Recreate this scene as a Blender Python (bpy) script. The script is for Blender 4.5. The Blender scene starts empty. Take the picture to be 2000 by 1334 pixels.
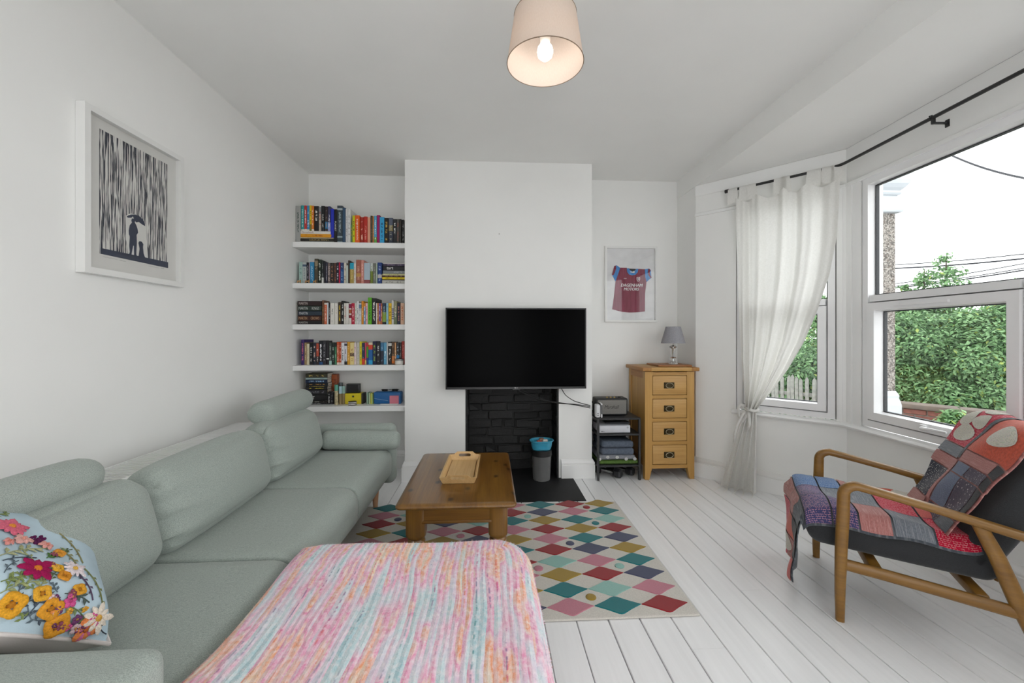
import bpy, bmesh, math, random
import numpy as np
from mathutils import Vector, Matrix, Euler

random.seed(7)
SC = bpy.context.scene
COL = SC.collection
R = math.radians

# ------------------------------------------------------------------ camera
F_PX, HORIZON, EYE = 800.0, 655.0, 1.18            # focal length and horizon row in the 2000x1334 frame, eye height
YAW = math.atan2(44.0, 800.0)
cam_data = bpy.data.cameras.new('camera')
cam_data.sensor_width = 36.0
cam_data.lens = F_PX / 2000.0 * 36.0
cam_data.shift_y = -(667.0 - HORIZON) / 2000.0
cam_data.clip_start = 0.05
camera = bpy.data.objects.new('camera', cam_data)
COL.objects.link(camera)
camera.location = (0, 0, EYE)
camera.rotation_euler = (R(90), 0, -YAW)
SC.camera = camera

# ------------------------------------------------------------------ sky (even overcast) and exposure
world = bpy.data.worlds.new('overcast_sky')
SC.world = world
world.use_nodes = True
_n, _l = world.node_tree.nodes, world.node_tree.links
_n.clear()
_out = _n.new('ShaderNodeOutputWorld')
_bg = _n.new('ShaderNodeBackground')
_tc = _n.new('ShaderNodeTexCoord')
_noise = _n.new('ShaderNodeTexNoise')
_noise.inputs['Scale'].default_value = 2.2
_noise.inputs['Detail'].default_value = 5
_ramp = _n.new('ShaderNodeValToRGB')
_ramp.color_ramp.elements[0].position = 0.3
_ramp.color_ramp.elements[0].color = (0.90, 0.92, 0.95, 1)
_ramp.color_ramp.elements[1].position = 0.7
_ramp.color_ramp.elements[1].color = (1.0, 1.0, 1.0, 1)
_l.new(_tc.outputs['Generated'], _noise.inputs['Vector'])
_l.new(_noise.outputs['Fac'], _ramp.inputs['Fac'])
_l.new(_ramp.outputs['Color'], _bg.inputs['Color'])
_bg.inputs['Strength'].default_value = 1.0
_l.new(_bg.outputs['Background'], _out.inputs['Surface'])

SC.view_settings.view_transform = 'Standard'
SC.view_settings.look = 'None'
SC.view_settings.gamma = 1.0
SC.view_settings.use_curve_mapping = False
SC.view_settings.exposure = 1.98
SC.cycles.max_bounces = 10
SC.cycles.diffuse_bounces = 7
SC.cycles.transparent_max_bounces = 16
SC.cycles.caustics_reflective = False
SC.cycles.caustics_refractive = False

# ------------------------------------------------------------------ measuring: photograph pixel -> place in the room
_C, _S = math.cos(YAW), math.sin(YAW)
def ray(px, py):
    a = (px - 1000.0) / F_PX
    return (a * _C + _S, _C - a * _S, (HORIZON - py) / F_PX)
def at(px, py, X=None, Y=None, Z=None, d=None):
    r = ray(px, py)
    t = X / r[0] if X is not None else Y / r[1] if Y is not None else (Z - EYE) / r[2] if Z is not None else d
    return Vector((r[0] * t, r[1] * t, EYE + r[2] * t))

# ------------------------------------------------------------------ mesh helpers
class MB:
    def __init__(s):
        s.v, s.f, s.m, s.uv = [], [], [], []
    def add(s, v, f, mi=0, uv=None):
        o = len(s.v)
        s.v += [tuple(p) for p in v]
        for i, q in enumerate(f):
            s.f.append(tuple(a + o for a in q)); s.m.append(mi)
            s.uv.append(uv[i] if uv else None)
        return s
    def box(s, x0, x1, y0, y1, z0, z1, mi=0):
        v = [(x, y, z) for z in (z0, z1) for y in (y0, y1) for x in (x0, x1)]
        return s.add(v, [(0, 2, 3, 1), (4, 5, 7, 6), (0, 1, 5, 4), (2, 6, 7, 3), (0, 4, 6, 2), (1, 3, 7, 5)], mi)
    def hexa(s, v, mi=0):   # 8 corners in the order of box()
        return s.add(v, [(0, 2, 3, 1), (4, 5, 7, 6), (0, 1, 5, 4), (2, 6, 7, 3), (0, 4, 6, 2), (1, 3, 7, 5)], mi)
    def rbox(s, x0, x1, y0, y1, z0, z1, r=0.005, seg=2, mi=0, M=None):
        bm = bmesh.new()
        bmesh.ops.create_cube(bm, size=1.0)
        for w in bm.verts:
            w.co = Vector(((x0 + x1) / 2 + w.co.x * (x1 - x0), (y0 + y1) / 2 + w.co.y * (y1 - y0), (z0 + z1) / 2 + w.co.z * (z1 - z0)))
        r = min(r, 0.49 * min(x1 - x0, y1 - y0, z1 - z0))
        bmesh.ops.bevel(bm, geom=list(bm.edges), offset=r, segments=seg, profile=0.5, affect='EDGES')
        bm.verts.index_update()
        vs = [w.co.copy() for w in bm.verts]
        if M is not None: vs = [M @ p for p in vs]
        fs = [tuple(w.index for w in f.verts) for f in bm.faces]
        bm.free()
        return s.add(vs, fs, mi)
    def grid(s, fn, nu, nv, mi=0, close_u=False, close_v=False, flip=False):
        v, f, uv = [], [], []
        cu, cv = (nu if close_u else nu + 1), (nv if close_v else nv + 1)
        for i in range(cu):
            for j in range(cv):
                v.append(tuple(fn(i / nu, j / nv)))
        for i in range(nu):
            for j in range(nv):
                a, b, c, d = i * cv + j, ((i + 1) % cu) * cv + j, ((i + 1) % cu) * cv + (j + 1) % cv, i * cv + (j + 1) % cv
                q = [a, b, c, d]
                t = [(i / nu, j / nv), ((i + 1) / nu, j / nv), ((i + 1) / nu, (j + 1) / nv), (i / nu, (j + 1) / nv)]
                if flip: q.reverse(); t.reverse()
                f.append(tuple(q)); uv.append(t)
        return s.add(v, f, mi, uv)
    def tube(s, pts, r, n=8, cap=True, mi=0, closed=False):
        pts = [Vector(p) for p in pts]
        rr = r if isinstance(r, (list, tuple)) else [r] * len(pts)
        v, f = [], []
        up = None
        N = len(pts)
        for i, p in enumerate(pts):
            t = (pts[(i + 1) % N] - pts[i - 1]) if (closed or 0 < i < N - 1) else (pts[1] - pts[0] if i == 0 else pts[-1] - pts[-2])
            t.normalize()
            if up is None:
                up = Vector((0, 0, 1)) if abs(t.z) < 0.9 else Vector((1, 0, 0))
            a = t.cross(up).normalized(); b = a.cross(t).normalized(); up = b
            for k in range(n):
                w = 2 * math.pi * k / n
                v.append(p + (a * math.cos(w) + b * math.sin(w)) * rr[i])
        for i in range(N if closed else N - 1):
            j = (i + 1) % N
            for k in range(n):
                f.append((i * n + k, i * n + (k + 1) % n, j * n + (k + 1) % n, j * n + k))
        if cap and not closed:
            f.append(tuple(range(n - 1, -1, -1))); f.append(tuple((N - 1) * n + k for k in range(n)))
        return s.add(v, f, mi)
    def lathe(s, prof, c=(0, 0, 0), n=24, mi=0, M=None, cap=True):   # prof: list of (radius, z)
        v, f = [], []
        for r, z in prof:
            for k in range(n):
                w = 2 * math.pi * k / n
                p = Vector((c[0] + r * math.cos(w), c[1] + r * math.sin(w), c[2] + z))
                v.append(M @ p if M is not None else p)
        for i in range(len(prof) - 1):
            for k in range(n):
                f.append((i * n + k, i * n + (k + 1) % n, (i + 1) * n + (k + 1) % n, (i + 1) * n + k))
        if cap:
            f.append(tuple(range(n - 1, -1, -1))); f.append(tuple((len(prof) - 1) * n + k for k in range(n)))
        return s.add(v, f, mi)
    def prism(s, poly, h0, h1, fn=None, mi=0):  # poly: (a,b) counter-clockwise; fn(a,b,h) -> point
        fn = fn or (lambda a, b, h: (a, b, h))
        n = len(poly)
        v = [fn(a, b, h0) for a, b in poly] + [fn(a, b, h1) for a, b in poly]
        f = [tuple(range(n - 1, -1, -1)), tuple(range(n, 2 * n))] + [(i, (i + 1) % n, n + (i + 1) % n, n + i) for i in range(n)]
        return s.add(v, f, mi)
    def xf(s, M):
        s.v = [tuple(M @ Vector(p)) for p in s.v]; return s
    def mesh(s, name, smooth=40, weld=False):
        me = bpy.data.meshes.new(name)
        me.from_pydata(s.v, [], s.f)
        if any(u is not None for u in s.uv):
            lay = me.uv_layers.new(name='UVMap')
            k = 0
            for q, u in zip(s.f, s.uv):
                for j in range(len(q)):
                    lay.data[k].uv = u[j] if u else (0, 0)
                    k += 1
        if any(s.m):
            me.polygons.foreach_set('material_index', s.m)
        bm = bmesh.new(); bm.from_mesh(me)
        if weld: bmesh.ops.remove_doubles(bm, verts=bm.verts, dist=1e-5)
        if not getattr(s, 'keep_normals', False): bmesh.ops.recalc_face_normals(bm, faces=bm.faces)
        bm.to_mesh(me); bm.free()
        if smooth:
            me.polygons.foreach_set('use_smooth', [True] * len(me.polygons))
            me.set_sharp_from_angle(angle=R(smooth))
        return me

WM = {}
def thing(name, label, cat, loc=(0, 0, 0), rotz=0.0, group=None):
    o = bpy.data.objects.new(name, None)
    o.empty_display_size = 0.05
    COL.objects.link(o)
    o.location = loc; o.rotation_euler = (0, 0, rotz)
    WM[o.name] = Matrix.Translation(Vector(loc)) @ Matrix.Rotation(rotz, 4, 'Z')
    return tag(o, label, cat, group)
def tag(o, label=None, cat=None, group=None, kind=None):
    if label: o['label'] = label
    if cat: o['category'] = cat
    if group: o['group'] = group
    if kind: o['kind'] = kind
    return o
def obj(name, mb, mats, parent=None, local=False, smooth=40, weld=False, label=None, kind=None):
    me = mb.mesh(name, smooth, weld) if isinstance(mb, MB) else mb
    o = bpy.data.objects.new(name, me)
    COL.objects.link(o)
    if not isinstance(mats, (list, tuple)): mats = [mats]
    if isinstance(mb, MB) or not me.materials:
        for m in mats: me.materials.append(m)
    if parent is not None:
        o.parent = parent
        W = WM.get(parent.name, Matrix.Identity(4))
        WM[o.name] = W
        if not local and isinstance(mb, MB) and W != Matrix.Identity(4):
            me.transform(W.inverted())
    else:
        WM[o.name] = Matrix.Identity(4)
    if label: o['label'] = label
    if kind: o['kind'] = kind
    return o
def based(o):
    """move the origin of a single-mesh thing to the middle of its base"""
    me = o.data
    n = len(me.vertices); a = np.empty(n * 3); me.vertices.foreach_get('co', a); a = a.reshape(-1, 3)
    c = Vector(((a[:, 0].min() + a[:, 0].max()) / 2, (a[:, 1].min() + a[:, 1].max()) / 2, a[:, 2].min()))
    me.transform(Matrix.Translation(-c)); o.location = c
    WM[o.name] = Matrix.Translation(c)
    return o
def cushion_mesh(mb, c, half, r, bulge=(0, 0, 0), n=10, M=None, mi=0, disp=None):
    """a rounded, swollen upholstery block; M places it"""
    rv = Vector(r) if isinstance(r, (tuple, list)) else Vector((r, r, r))
    def axis(h, rq):
        k = 5
        a = [-1 + (rq / h) * (1 - math.cos(math.pi / 2 * i / k)) for i in range(k + 1)]
        mid = [(-1 + rq / h) + (2 - 2 * rq / h) * i / n for i in range(1, n)]
        return a + mid + [-x for x in reversed(a)]
    ax = [axis(h, q) for h, q in zip(half, rv)]
    idx, V, Fc = {}, [], []
    def put(p):
        key = tuple(round(x, 5) for x in p)
        if key in idx: return idx[key]
        q = Vector([p[i] * half[i] for i in range(3)])
        inner = Vector([max(-half[i] + rv[i], min(half[i] - rv[i], q[i])) for i in range(3)])
        dlt = q - inner
        dlt = Vector([dlt[i] / rv[i] for i in range(3)])
        if dlt.length > 1e-9:
            dlt.normalize(); q = inner + Vector([dlt[i] * rv[i] for i in range(3)])
        w = [1 - p[i] * p[i] for i in range(3)]
        b = Vector((bulge[0] * w[1] * w[2] * q.x / half[0], bulge[1] * w[0] * w[2] * q.y / half[1], bulge[2] * w[0] * w[1] * q.z / half[2]))
        q = q + b
        if disp: q = q + disp(p, q)
        q = (M @ q) if M is not None else q + Vector(c)
        idx[key] = len(V); V.append(tuple(q)); return idx[key]
    for d in range(3):
        u, w = [(1, 2), (2, 0), (0, 1)][d]
        for sgn in (-1, 1):
            for i in range(len(ax[u]) - 1):
                for j in range(len(ax[w]) - 1):
                    q = []
                    for (a, b) in ((i, j), (i + 1, j), (i + 1, j + 1), (i, j + 1)):
                        p = [0, 0, 0]; p[d] = sgn; p[u] = ax[u][a]; p[w] = ax[w][b]
                        q.append(put(p))
                    if sgn < 0: q.reverse()
                    if len(set(q)) == 4: Fc.append(tuple(q))
    return mb.add(V, Fc, mi)
_txt = {}
def text_mb(body, height, width=None, depth=0.0004, shear=0.0, cx=True):
    """flat lettering in the (x,z) plane facing -y, centred on the origin, 'height' tall, optionally fitted to 'width'"""
    key = (body, shear)
    if key not in _txt:
        cu = bpy.data.curves.new('lettering', 'FONT')
        cu.body = body; cu.size = 1.0; cu.shear = shear; cu.resolution_u = 2; cu.fill_mode = 'FRONT'
        to = bpy.data.objects.new('lettering_tmp', cu); COL.objects.link(to)
        bpy.context.view_layer.update()
        me = bpy.data.meshes.new_from_object(to)
        vs = [(p.co.x, p.co.y) for p in me.vertices]; fs = [tuple(p.vertices) for p in me.polygons]
        bpy.data.objects.remove(to); bpy.data.curves.remove(cu); bpy.data.meshes.remove(me)
        x0, x1 = min(a for a, b in vs), max(a for a, b in vs); y0, y1 = min(b for a, b in vs), max(b for a, b in vs)
        _txt[key] = ([((a - (x0 + x1) / 2), (b - (y0 + y1) / 2)) for a, b in vs], fs, x1 - x0, y1 - y0)
    vs, fs, w, h = _txt[key]
    k = height / h; kx = width / w if width else k
    mb = MB(); mb.keep_normals = True
    mb.add([(a * kx, 0, b * k) for a, b in vs], fs)
    return mb
# ------------------------------------------------------------------ materials
def lin(c):
    if isinstance(c, str):
        c = c.lstrip('#'); c = [int(c[i:i + 2], 16) / 255 for i in (0, 2, 4)]
    return tuple(x / 12.92 if x <= 0.04045 else ((x + 0.055) / 1.055) ** 2.4 for x in c)
class NT:
    def __init__(s, name):
        s.m = bpy.data.materials.new(name); s.m.use_nodes = True
        s.t = s.m.node_tree; s.n = s.t.nodes; s.l = s.t.links
        s.n.clear()
        s.out = s.n.new('ShaderNodeOutputMaterial')
        s.b = s.n.new('ShaderNodeBsdfPrincipled')
        s.l.new(s.b.outputs[0], s.out.inputs[0])
        s._tc = None
    def set(s, **k):
        for a, v in k.items():
            a = {'rough': 'Roughness', 'metal': 'Metallic', 'spec': 'Specular IOR Level', 'col': 'Base Color', 'trans': 'Transmission Weight', 'ior': 'IOR', 'sheen': 'Sheen Weight', 'coat': 'Coat Weight', 'emit': 'Emission Strength', 'ecol': 'Emission Color', 'alpha': 'Alpha'}[a]
            if isinstance(v, tuple) and len(v) == 3: v = v + (1,)
            s.b.inputs[a].default_value = v
        return s
    def tc(s, kind='Object'):
        if not s._tc: s._tc = s.n.new('ShaderNodeTexCoord')
        return s._tc.outputs[kind]
    def mapping(s, scale=(1, 1, 1), rot=(0, 0, 0), loc=(0, 0, 0), kind='Object', src=None):
        m = s.n.new('ShaderNodeMapping')
        m.inputs['Scale'].default_value = scale; m.inputs['Rotation'].default_value = rot; m.inputs['Location'].default_value = loc
        s.l.new(src if src is not None else s.tc(kind), m.inputs['Vector']); return m.outputs[0]
    def noise(s, vec, scale=5, detail=3, rough=0.5, out='Fac', dist=0):
        t = s.n.new('ShaderNodeTexNoise'); t.inputs['Scale'].default_value = scale; t.inputs['Detail'].default_value = detail
        t.inputs['Roughness'].default_value = rough; t.inputs['Distortion'].default_value = dist
        s.l.new(vec, t.inputs['Vector']); return t.outputs[out]
    def ramp(s, fac, stops, interp='LINEAR'):
        r = s.n.new('ShaderNodeValToRGB'); r.color_ramp.interpolation = interp
        e = r.color_ramp.elements
        while len(e) < len(stops): e.new(0.5)
        for q, (p, c) in zip(e, stops):
            q.position = p
            if isinstance(c, (int, float)): c = (c, c, c)
            q.color = tuple(c) + (1,) if len(c) == 3 else c
        s.l.new(fac, r.inputs['Fac']); return r.outputs['Color']
    def math(s, op, a, b=None, c=None):
        m = s.n.new('ShaderNodeMath'); m.operation = op
        for i, v in enumerate((a, b, c)):
            if v is None: continue
            if isinstance(v, (int, float)): m.inputs[i].default_value = v
            else: s.l.new(v, m.inputs[i])
        return m.outputs[0]
    def mix(s, fac, a, b, mode='MIX'):
        m = s.n.new('ShaderNodeMix'); m.data_type = 'RGBA'; m.blend_type = mode
        for i, v in ((0, fac), (6, a), (7, b)):
            if isinstance(v, (int, float)): m.inputs[i].default_value = v
            elif isinstance(v, tuple): m.inputs[i].default_value = tuple(v) + ((1,) if len(v) == 3 else ())
            else: s.l.new(v, m.inputs[i])
        return m.outputs[2]
    def sep(s, vec):
        x = s.n.new('ShaderNodeSeparateXYZ'); s.l.new(vec, x.inputs[0]); return x.outputs
    def comb(s, x, y, z):
        c = s.n.new('ShaderNodeCombineXYZ')
        for i, v in enumerate((x, y, z)):
            if isinstance(v, (int, float)): c.inputs[i].default_value = v
            else: s.l.new(v, c.inputs[i])
        return c.outputs[0]
    def color(s, sock): s.l.new(sock, s.b.inputs['Base Color']); return s
    def bump(s, h, strength=0.3, dist=0.002):
        b = s.n.new('ShaderNodeBump'); b.inputs['Strength'].default_value = strength; b.inputs['Distance'].default_value = dist
        s.l.new(h, b.inputs['Height']); s.l.new(b.outputs[0], s.b.inputs['Normal']); return s
_mc = {}
def plain(name, hexc, rough=0.5, metal=0, spec=0.5, var=0.06, vs=12, bump=0, bs=200, bd=0.001, **k):
    """a nearly even surface with a little procedural unevenness"""
    key = (name, hexc, rough)
    if key in _mc: return _mc[key]
    t = NT(name); c = lin(hexc)
    t.set(rough=rough, metal=metal, spec=spec, **k)
    nz = t.noise(t.tc(), vs, 3)
    t.color(t.ramp(nz, [(0.3, tuple(x * (1 - var) for x in c)), (0.7, tuple(min(1, x * (1 + var)) for x in c))]))
    if bump: t.bump(t.noise(t.tc(), bs, 4), bump, bd)
    _mc[key] = t.m
    return t.m
def wood(name, light, dark, axis=1, scale=1.0, rough=0.4, knots=0.0, spec=0.5):
    """sawn timber with grain along the given axis"""
    t = NT(name); t.set(rough=rough, spec=spec)
    sc = [14.0 * scale] * 3; sc[axis] = 0.9 * scale
    v = t.mapping(tuple(sc))
    g = t.noise(v, 1.6, 5, 0.6, dist=0.6)
    sc2 = [120.0 * scale] * 3; sc2[axis] = 3.0 * scale
    fine = t.noise(t.mapping(tuple(sc2)), 1.0, 3, 0.6)
    c = t.ramp(g, [(0.25, lin(dark)), (0.5, tuple((a + b) / 2 for a, b in zip(lin(light), lin(dark)))), (0.75, lin(light))])
    c = t.mix(0.35, c, t.ramp(fine, [(0.3, lin(dark)), (0.7, lin(light))]))
    if knots:
        ks = [9.0] * 3; ks[axis] = 4.5
        vo = t.n.new('ShaderNodeTexVoronoi'); vo.inputs['Scale'].default_value = 1.0
        t.l.new(t.mapping(tuple(ks)), vo.inputs['Vector'])
        kn = t.ramp(vo.outputs['Distance'], [(0.05, 1.0), (0.16, 0.0)])
        c = t.mix(t.math('MULTIPLY', kn, knots), c, tuple(x * 0.25 for x in lin(dark)))
    t.color(c); t.bump(fine, 0.08, 0.001)
    return t.m
def fabric(name, base, alt, scale=700, bump=0.5, rough=0.95, spec=0.15, sheen=0.2):
    t = NT(name); t.set(rough=rough, spec=spec, sheen=sheen)
    f = t.noise(t.tc(), scale, 2, 0.6)
    big = t.noise(t.tc(), 6, 2)
    warp = t.noise(t.mapping((scale * 0.25, scale, scale)), 1.0, 2)
    c = t.ramp(f, [(0.35, lin(alt)), (0.65, lin(base))])
    c = t.mix(0.35, c, t.ramp(warp, [(0.35, lin(alt)), (0.65, lin(base))]))
    c = t.mix(t.math('MULTIPLY', big, 0.12), c, lin(alt))
    t.color(c); t.bump(f, bump, 0.0012)
    return t.m

M_WALL = plain('white_wall_paint', 'eeeeec', 0.75, spec=0.25, var=0.012, vs=3, bump=0.06, bs=260, bd=0.0006)
M_CEIL = plain('white_ceiling_paint', 'eeeeec', 0.85, spec=0.2, var=0.012, vs=3, bump=0.05, bs=200, bd=0.0006)
M_GLOSS = plain('white_gloss_woodwork', 'eeeeed', 0.28, var=0.01, vs=5, bump=0.03, bs=40, bd=0.001)
M_UPVC = plain('white_upvc', 'ebebec', 0.25, var=0.01)
M_SHELF = plain('white_shelf_paint', 'ebebea', 0.4, var=0.01)
M_BLACK = plain('black_metal', '1c1c1d', 0.4, var=0.05)
M_BRASS = plain('aged_brass', '4d432f', 0.38, metal=0.9, var=0.2, vs=60)
M_CHROME = plain('polished_chrome', 'c9c9c8', 0.12, metal=1.0, var=0.02)
def board_mat():
    t = NT('white_painted_floorboard'); t.set(rough=0.3, spec=0.5)
    n = t.noise(t.mapping((30, 1.2, 30)), 1.0, 5, 0.65)
    blot = t.noise(t.tc(), 2.6, 4)
    c = t.ramp(n, [(0.3, lin('eaeaeb')), (0.7, lin('f3f3f4'))])
    c = t.mix(t.ramp(blot, [(0.5, 0.0), (0.9, 0.06)]), c, lin('d2d2d5'))
    sp = t.noise(t.tc(), 55, 2)
    c = t.mix(t.ramp(sp, [(0.79, 0.0), (0.83, 0.5)]), c, lin('8c877f'))
    t.color(c)
    r = t.ramp(blot, [(0.3, 0.30), (0.7, 0.36)]); t.l.new(r, t.b.inputs['Roughness'])
    t.bump(n, 0.12, 0.002)
    return t.m
M_BOARD = board_mat()
def glass_mat(name='window_glass', rough=0.0, tint=(0.97, 0.985, 0.98), refl=0.06):
    m = bpy.data.materials.new(name); m.use_nodes = True
    n, l = m.node_tree.nodes, m.node_tree.links; n.clear()
    o = n.new('ShaderNodeOutputMaterial'); mx = n.new('ShaderNodeMixShader'); tr = n.new('ShaderNodeBsdfTransparent'); gl = n.new('ShaderNodeBsdfGlossy')
    lw = n.new('ShaderNodeLayerWeight'); lw.inputs['Blend'].default_value = 0.5
    pw = n.new('ShaderNodeMath'); pw.operation = 'POWER'; pw.inputs[1].default_value = 4.0; l.new(lw.outputs['Facing'], pw.inputs[0])
    fr = n.new('ShaderNodeMath'); fr.operation = 'MULTIPLY_ADD'; fr.inputs[1].default_value = 0.5; fr.inputs[2].default_value = refl * 0.5; l.new(pw.outputs[0], fr.inputs[0])
    tr.inputs['Color'].default_value = tint + (1,); gl.inputs['Roughness'].default_value = 0.02
    l.new(fr.outputs[0], mx.inputs[0]); l.new(tr.outputs[0], mx.inputs[1]); l.new(gl.outputs[0], mx.inputs[2]); l.new(mx.outputs[0], o.inputs[0])
    return m
M_GLASS = glass_mat()
M_PGLASS = glass_mat('picture_glass', tint=(1.0, 1.0, 1.0), refl=0.04)
# ------------------------------------------------------------------ the room shell
XL, XR, YB, YC, ZC, ZBAY = -1.59, 1.735, 3.70, 3.355, 2.60, 2.437
XC0, XC1 = -0.684, 0.848            # chimney breast
YREAR = -2.2
BA = Vector((XR, 3.362, 0)); BB = Vector((2.407, 2.635, 0))
FD = Vector((-_S, -_C, 0))                           # bay front, running towards the viewer
BC = BB + FD * 1.95
BD = Vector((XR, BC.y - 0.70, 0))
def structure(name, mb, m, parent=None, **k):
    o = obj(name, mb, m, parent, **k)
    if parent is None: o['kind'] = 'structure'
    return o
w = MB().box(XL - 0.12, XL, YREAR, YB + 0.12, 0, ZC); structure('wall_left', w, M_WALL)
w = MB().box(XL, XR + 0.12, YB, YB + 0.12, 0, ZC); structure('wall_back', w, M_WALL)
w = MB().box(XR, XR + 0.12, BA.y, YB, 0, ZC).box(XR, XR + 0.12, BD.y - 0.2, BD.y, 0, ZC).box(XR, XR + 0.12, YREAR, YREAR + 0.1, 0, ZC).box(XR, XR + 0.12, YREAR, BD.y, 2.35, ZC); structure('wall_right', w, M_WALL)
# behind the viewer: openings added in rear and right-hand walls to admit daylight
w = MB().box(XL, -0.55, YREAR - .12, YREAR, 0, ZC).box(0.75, XR + .12, YREAR - .12, YREAR, 0, ZC).box(-0.55, 0.75, YREAR - .12, YREAR, 2.1, ZC); structure('wall_rear', w, M_WALL)
# chimney breast with the fireplace opening
FX0, FX1, FZ, FYB = -0.196, 0.571, 0.93, 3.62
w = MB().box(XC0, FX0, YC, YB, 0, ZC).box(FX1, XC1, YC, YB, 0, ZC).box(FX0, FX1, YC, YB, FZ, ZC)
structure('wall_chimney_breast', w, M_WALL)
w = MB().box(XL, XR, YREAR, YB, ZC, ZC + 0.1); structure('ceiling', w, M_CEIL)
w = MB().prism([(BA.x - 0.002, BA.y + 0.2), (BD.x - 0.002, BD.y - 0.1), (BD.x + .2, BD.y - .1), (BC.x + 0.3, BC.y - .2), (BB.x + 0.3, BB.y + .1), (BA.x + .2, BA.y + 0.2)][::-1], ZBAY, ZC + 0.1)
structure('ceiling_bay', w, M_CEIL)
w = MB().box(XR - 0.006, XR + 0.10, YREAR, YB, ZBAY - 0.002, ZC); structure('trim_1', w, M_CEIL)

# floor: boards on a dark sub-floor
fl = MB().box(XL - 0.1, 2.7, YREAR, YB + 0.1, -0.06, -0.022)
M_GAP = plain('dark_gap_between_boards', '2b2a29', 0.9)
floor = structure('floor', fl, M_GAP)
rb = random.Random(3)
P = 0.1335
k0 = math.floor((XL - 0.3585) / P)
x = 0.3585 + k0 * P
while x < 2.45:
    g = rb.uniform(0.0009, 0.0030)
    a, b = x + g, x + P - g
    cuts = [YREAR, YB]
    if a < 1.32 < b: cuts = [YREAR, 0.9, 2.55, YB]
    else:
        c = rb.uniform(YREAR + 0.5, YB - 0.4); cuts = [YREAR, c, YB]
        if rb.random() < 0.4: cuts = [YREAR, min(c, 1.5), max(c, 1.5) + rb.uniform(0.6, 1.2), YB] if max(c, 1.5) < 2.3 else cuts
    for y0, y1 in zip(cuts[:-1], cuts[1:]):
        dz = rb.uniform(-0.0012, 0.0)
        bev = 0.0025
        mb = MB().prism([(a, -0.022), (b, -0.022), (b, dz - bev), (b - bev, dz), (a + bev, dz), (a, dz - bev)], y0 + 0.0006, y1 - 0.0006, lambda p, q, h: (p, h, q))
        obj('floorboard', mb, M_BOARD, floor, smooth=0)
    x += P

# skirting boards: a moulded profile swept along a path (room on the left of the path)
SKP = [(0, 0), (0.022, 0), (0.022, 0.112), (0.017, 0.116), (0.02, 0.124), (0.019, 0.134), (0.011, 0.146), (0.006, 0.156), (0, 0.158)]
def sweep(mb, path, prof, zoff=0.0, mi=0):
    n = len(path); path = [Vector((p[0], p[1], 0)) for p in path]
    rings = []
    for i, p in enumerate(path):
        ns = []
        if i > 0: t = (path[i] - path[i - 1]).normalized(); ns.append(Vector((-t.y, t.x, 0)))
        if i < n - 1: t = (path[i + 1] - path[i]).normalized(); ns.append(Vector((-t.y, t.x, 0)))
        m = (ns[0] + ns[-1]).normalized(); m = m / max(0.3, m.dot(ns[0]))
        rings.append([p + m * a + Vector((0, 0, z + zoff)) for a, z in prof])
    k = len(prof)
    v = [q for r_ in rings for q in r_]
    f = [(i * k + j, i * k + (j + 1) % k, (i + 1) * k + (j + 1) % k, (i + 1) * k + j) for i in range(n - 1) for j in range(k)]
    f += [tuple(range(k)), tuple((n - 1) * k + j for j in range(k - 1, -1, -1))]
    return mb.add(v, f, mi)
structure('baseboard_left', sweep(MB(), [(XL, YB), (XL, YREAR)], SKP), M_GLOSS)
structure('baseboard_alcove', sweep(MB(), [(XC0 + 0.003, YB), (XL, YB)], SKP), M_GLOSS)
structure('baseboard_chimney_left', sweep(MB(), [(FX0 - 0.02, YC), (XC0, YC), (XC0, YB)], SKP), M_GLOSS)
structure('baseboard_chimney_right', sweep(MB(), [(XC1, YB), (XC1, YC), (FX1 + 0.02, YC)], SKP), M_GLOSS)
structure('baseboard_back', sweep(MB(), [(XR, YB), (XC1, YB)], SKP), M_GLOSS)
structure('baseboard_right', sweep(MB(), [(BD.x, BD.y - .19), BD, BC, BB, BA, (XR, YB)], SKP), M_GLOSS)

# ------------------------------------------------------------------ bay walls and windows
class Facet:
    def __init__(s, p0, p1):
        s.p = Vector(p0); s.L = (Vector(p1) - s.p).length
        s.d = (Vector(p1) - s.p).normalized(); s.n = Vector((-s.d.y, s.d.x, 0))
        if s.n.dot(Vector((1, 0.2, 0))) < 0: s.n = -s.n
    def __call__(s, a, n, z): return s.p + s.d * a + s.n * n + Vector((0, 0, z))
    def box(s, mb, a0, a1, n0, n1, z0, z1, mi=0):
        return mb.hexa([s(a, n, z) for z in (z0, z1) for n in (n0, n1) for a in (a0, a1)], mi)
FS, FF, FN = Facet(BA, BB), Facet(BB, BC), Facet(BC, BD)
ZS, ZT = 0.575, 2.185
def bay_wall(name, fc, a0, a1, e0=0.05, e1=0.05):
    mb = MB()
    fc.box(mb, -e0 * 0, fc.L + e1 * 0, 0, 0.14, 0, ZS); fc.box(mb, 0, fc.L, 0, 0.14, ZT, ZBAY + 0.02)
    if a0 > 0: fc.box(mb, 0, a0, 0, 0.14, ZS, ZT)
    if a1 < fc.L: fc.box(mb, a1, fc.L, 0, 0.14, ZS, ZT)
    structure(name, mb, M_WALL)
bay_wall('wall_bay_far', FS, 0.31, 0.935)
bay_wall('wall_bay_front', FF, 0.115, 1.84)
bay_wall('wall_bay_near', FN, 0.08, 0.62)
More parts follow.
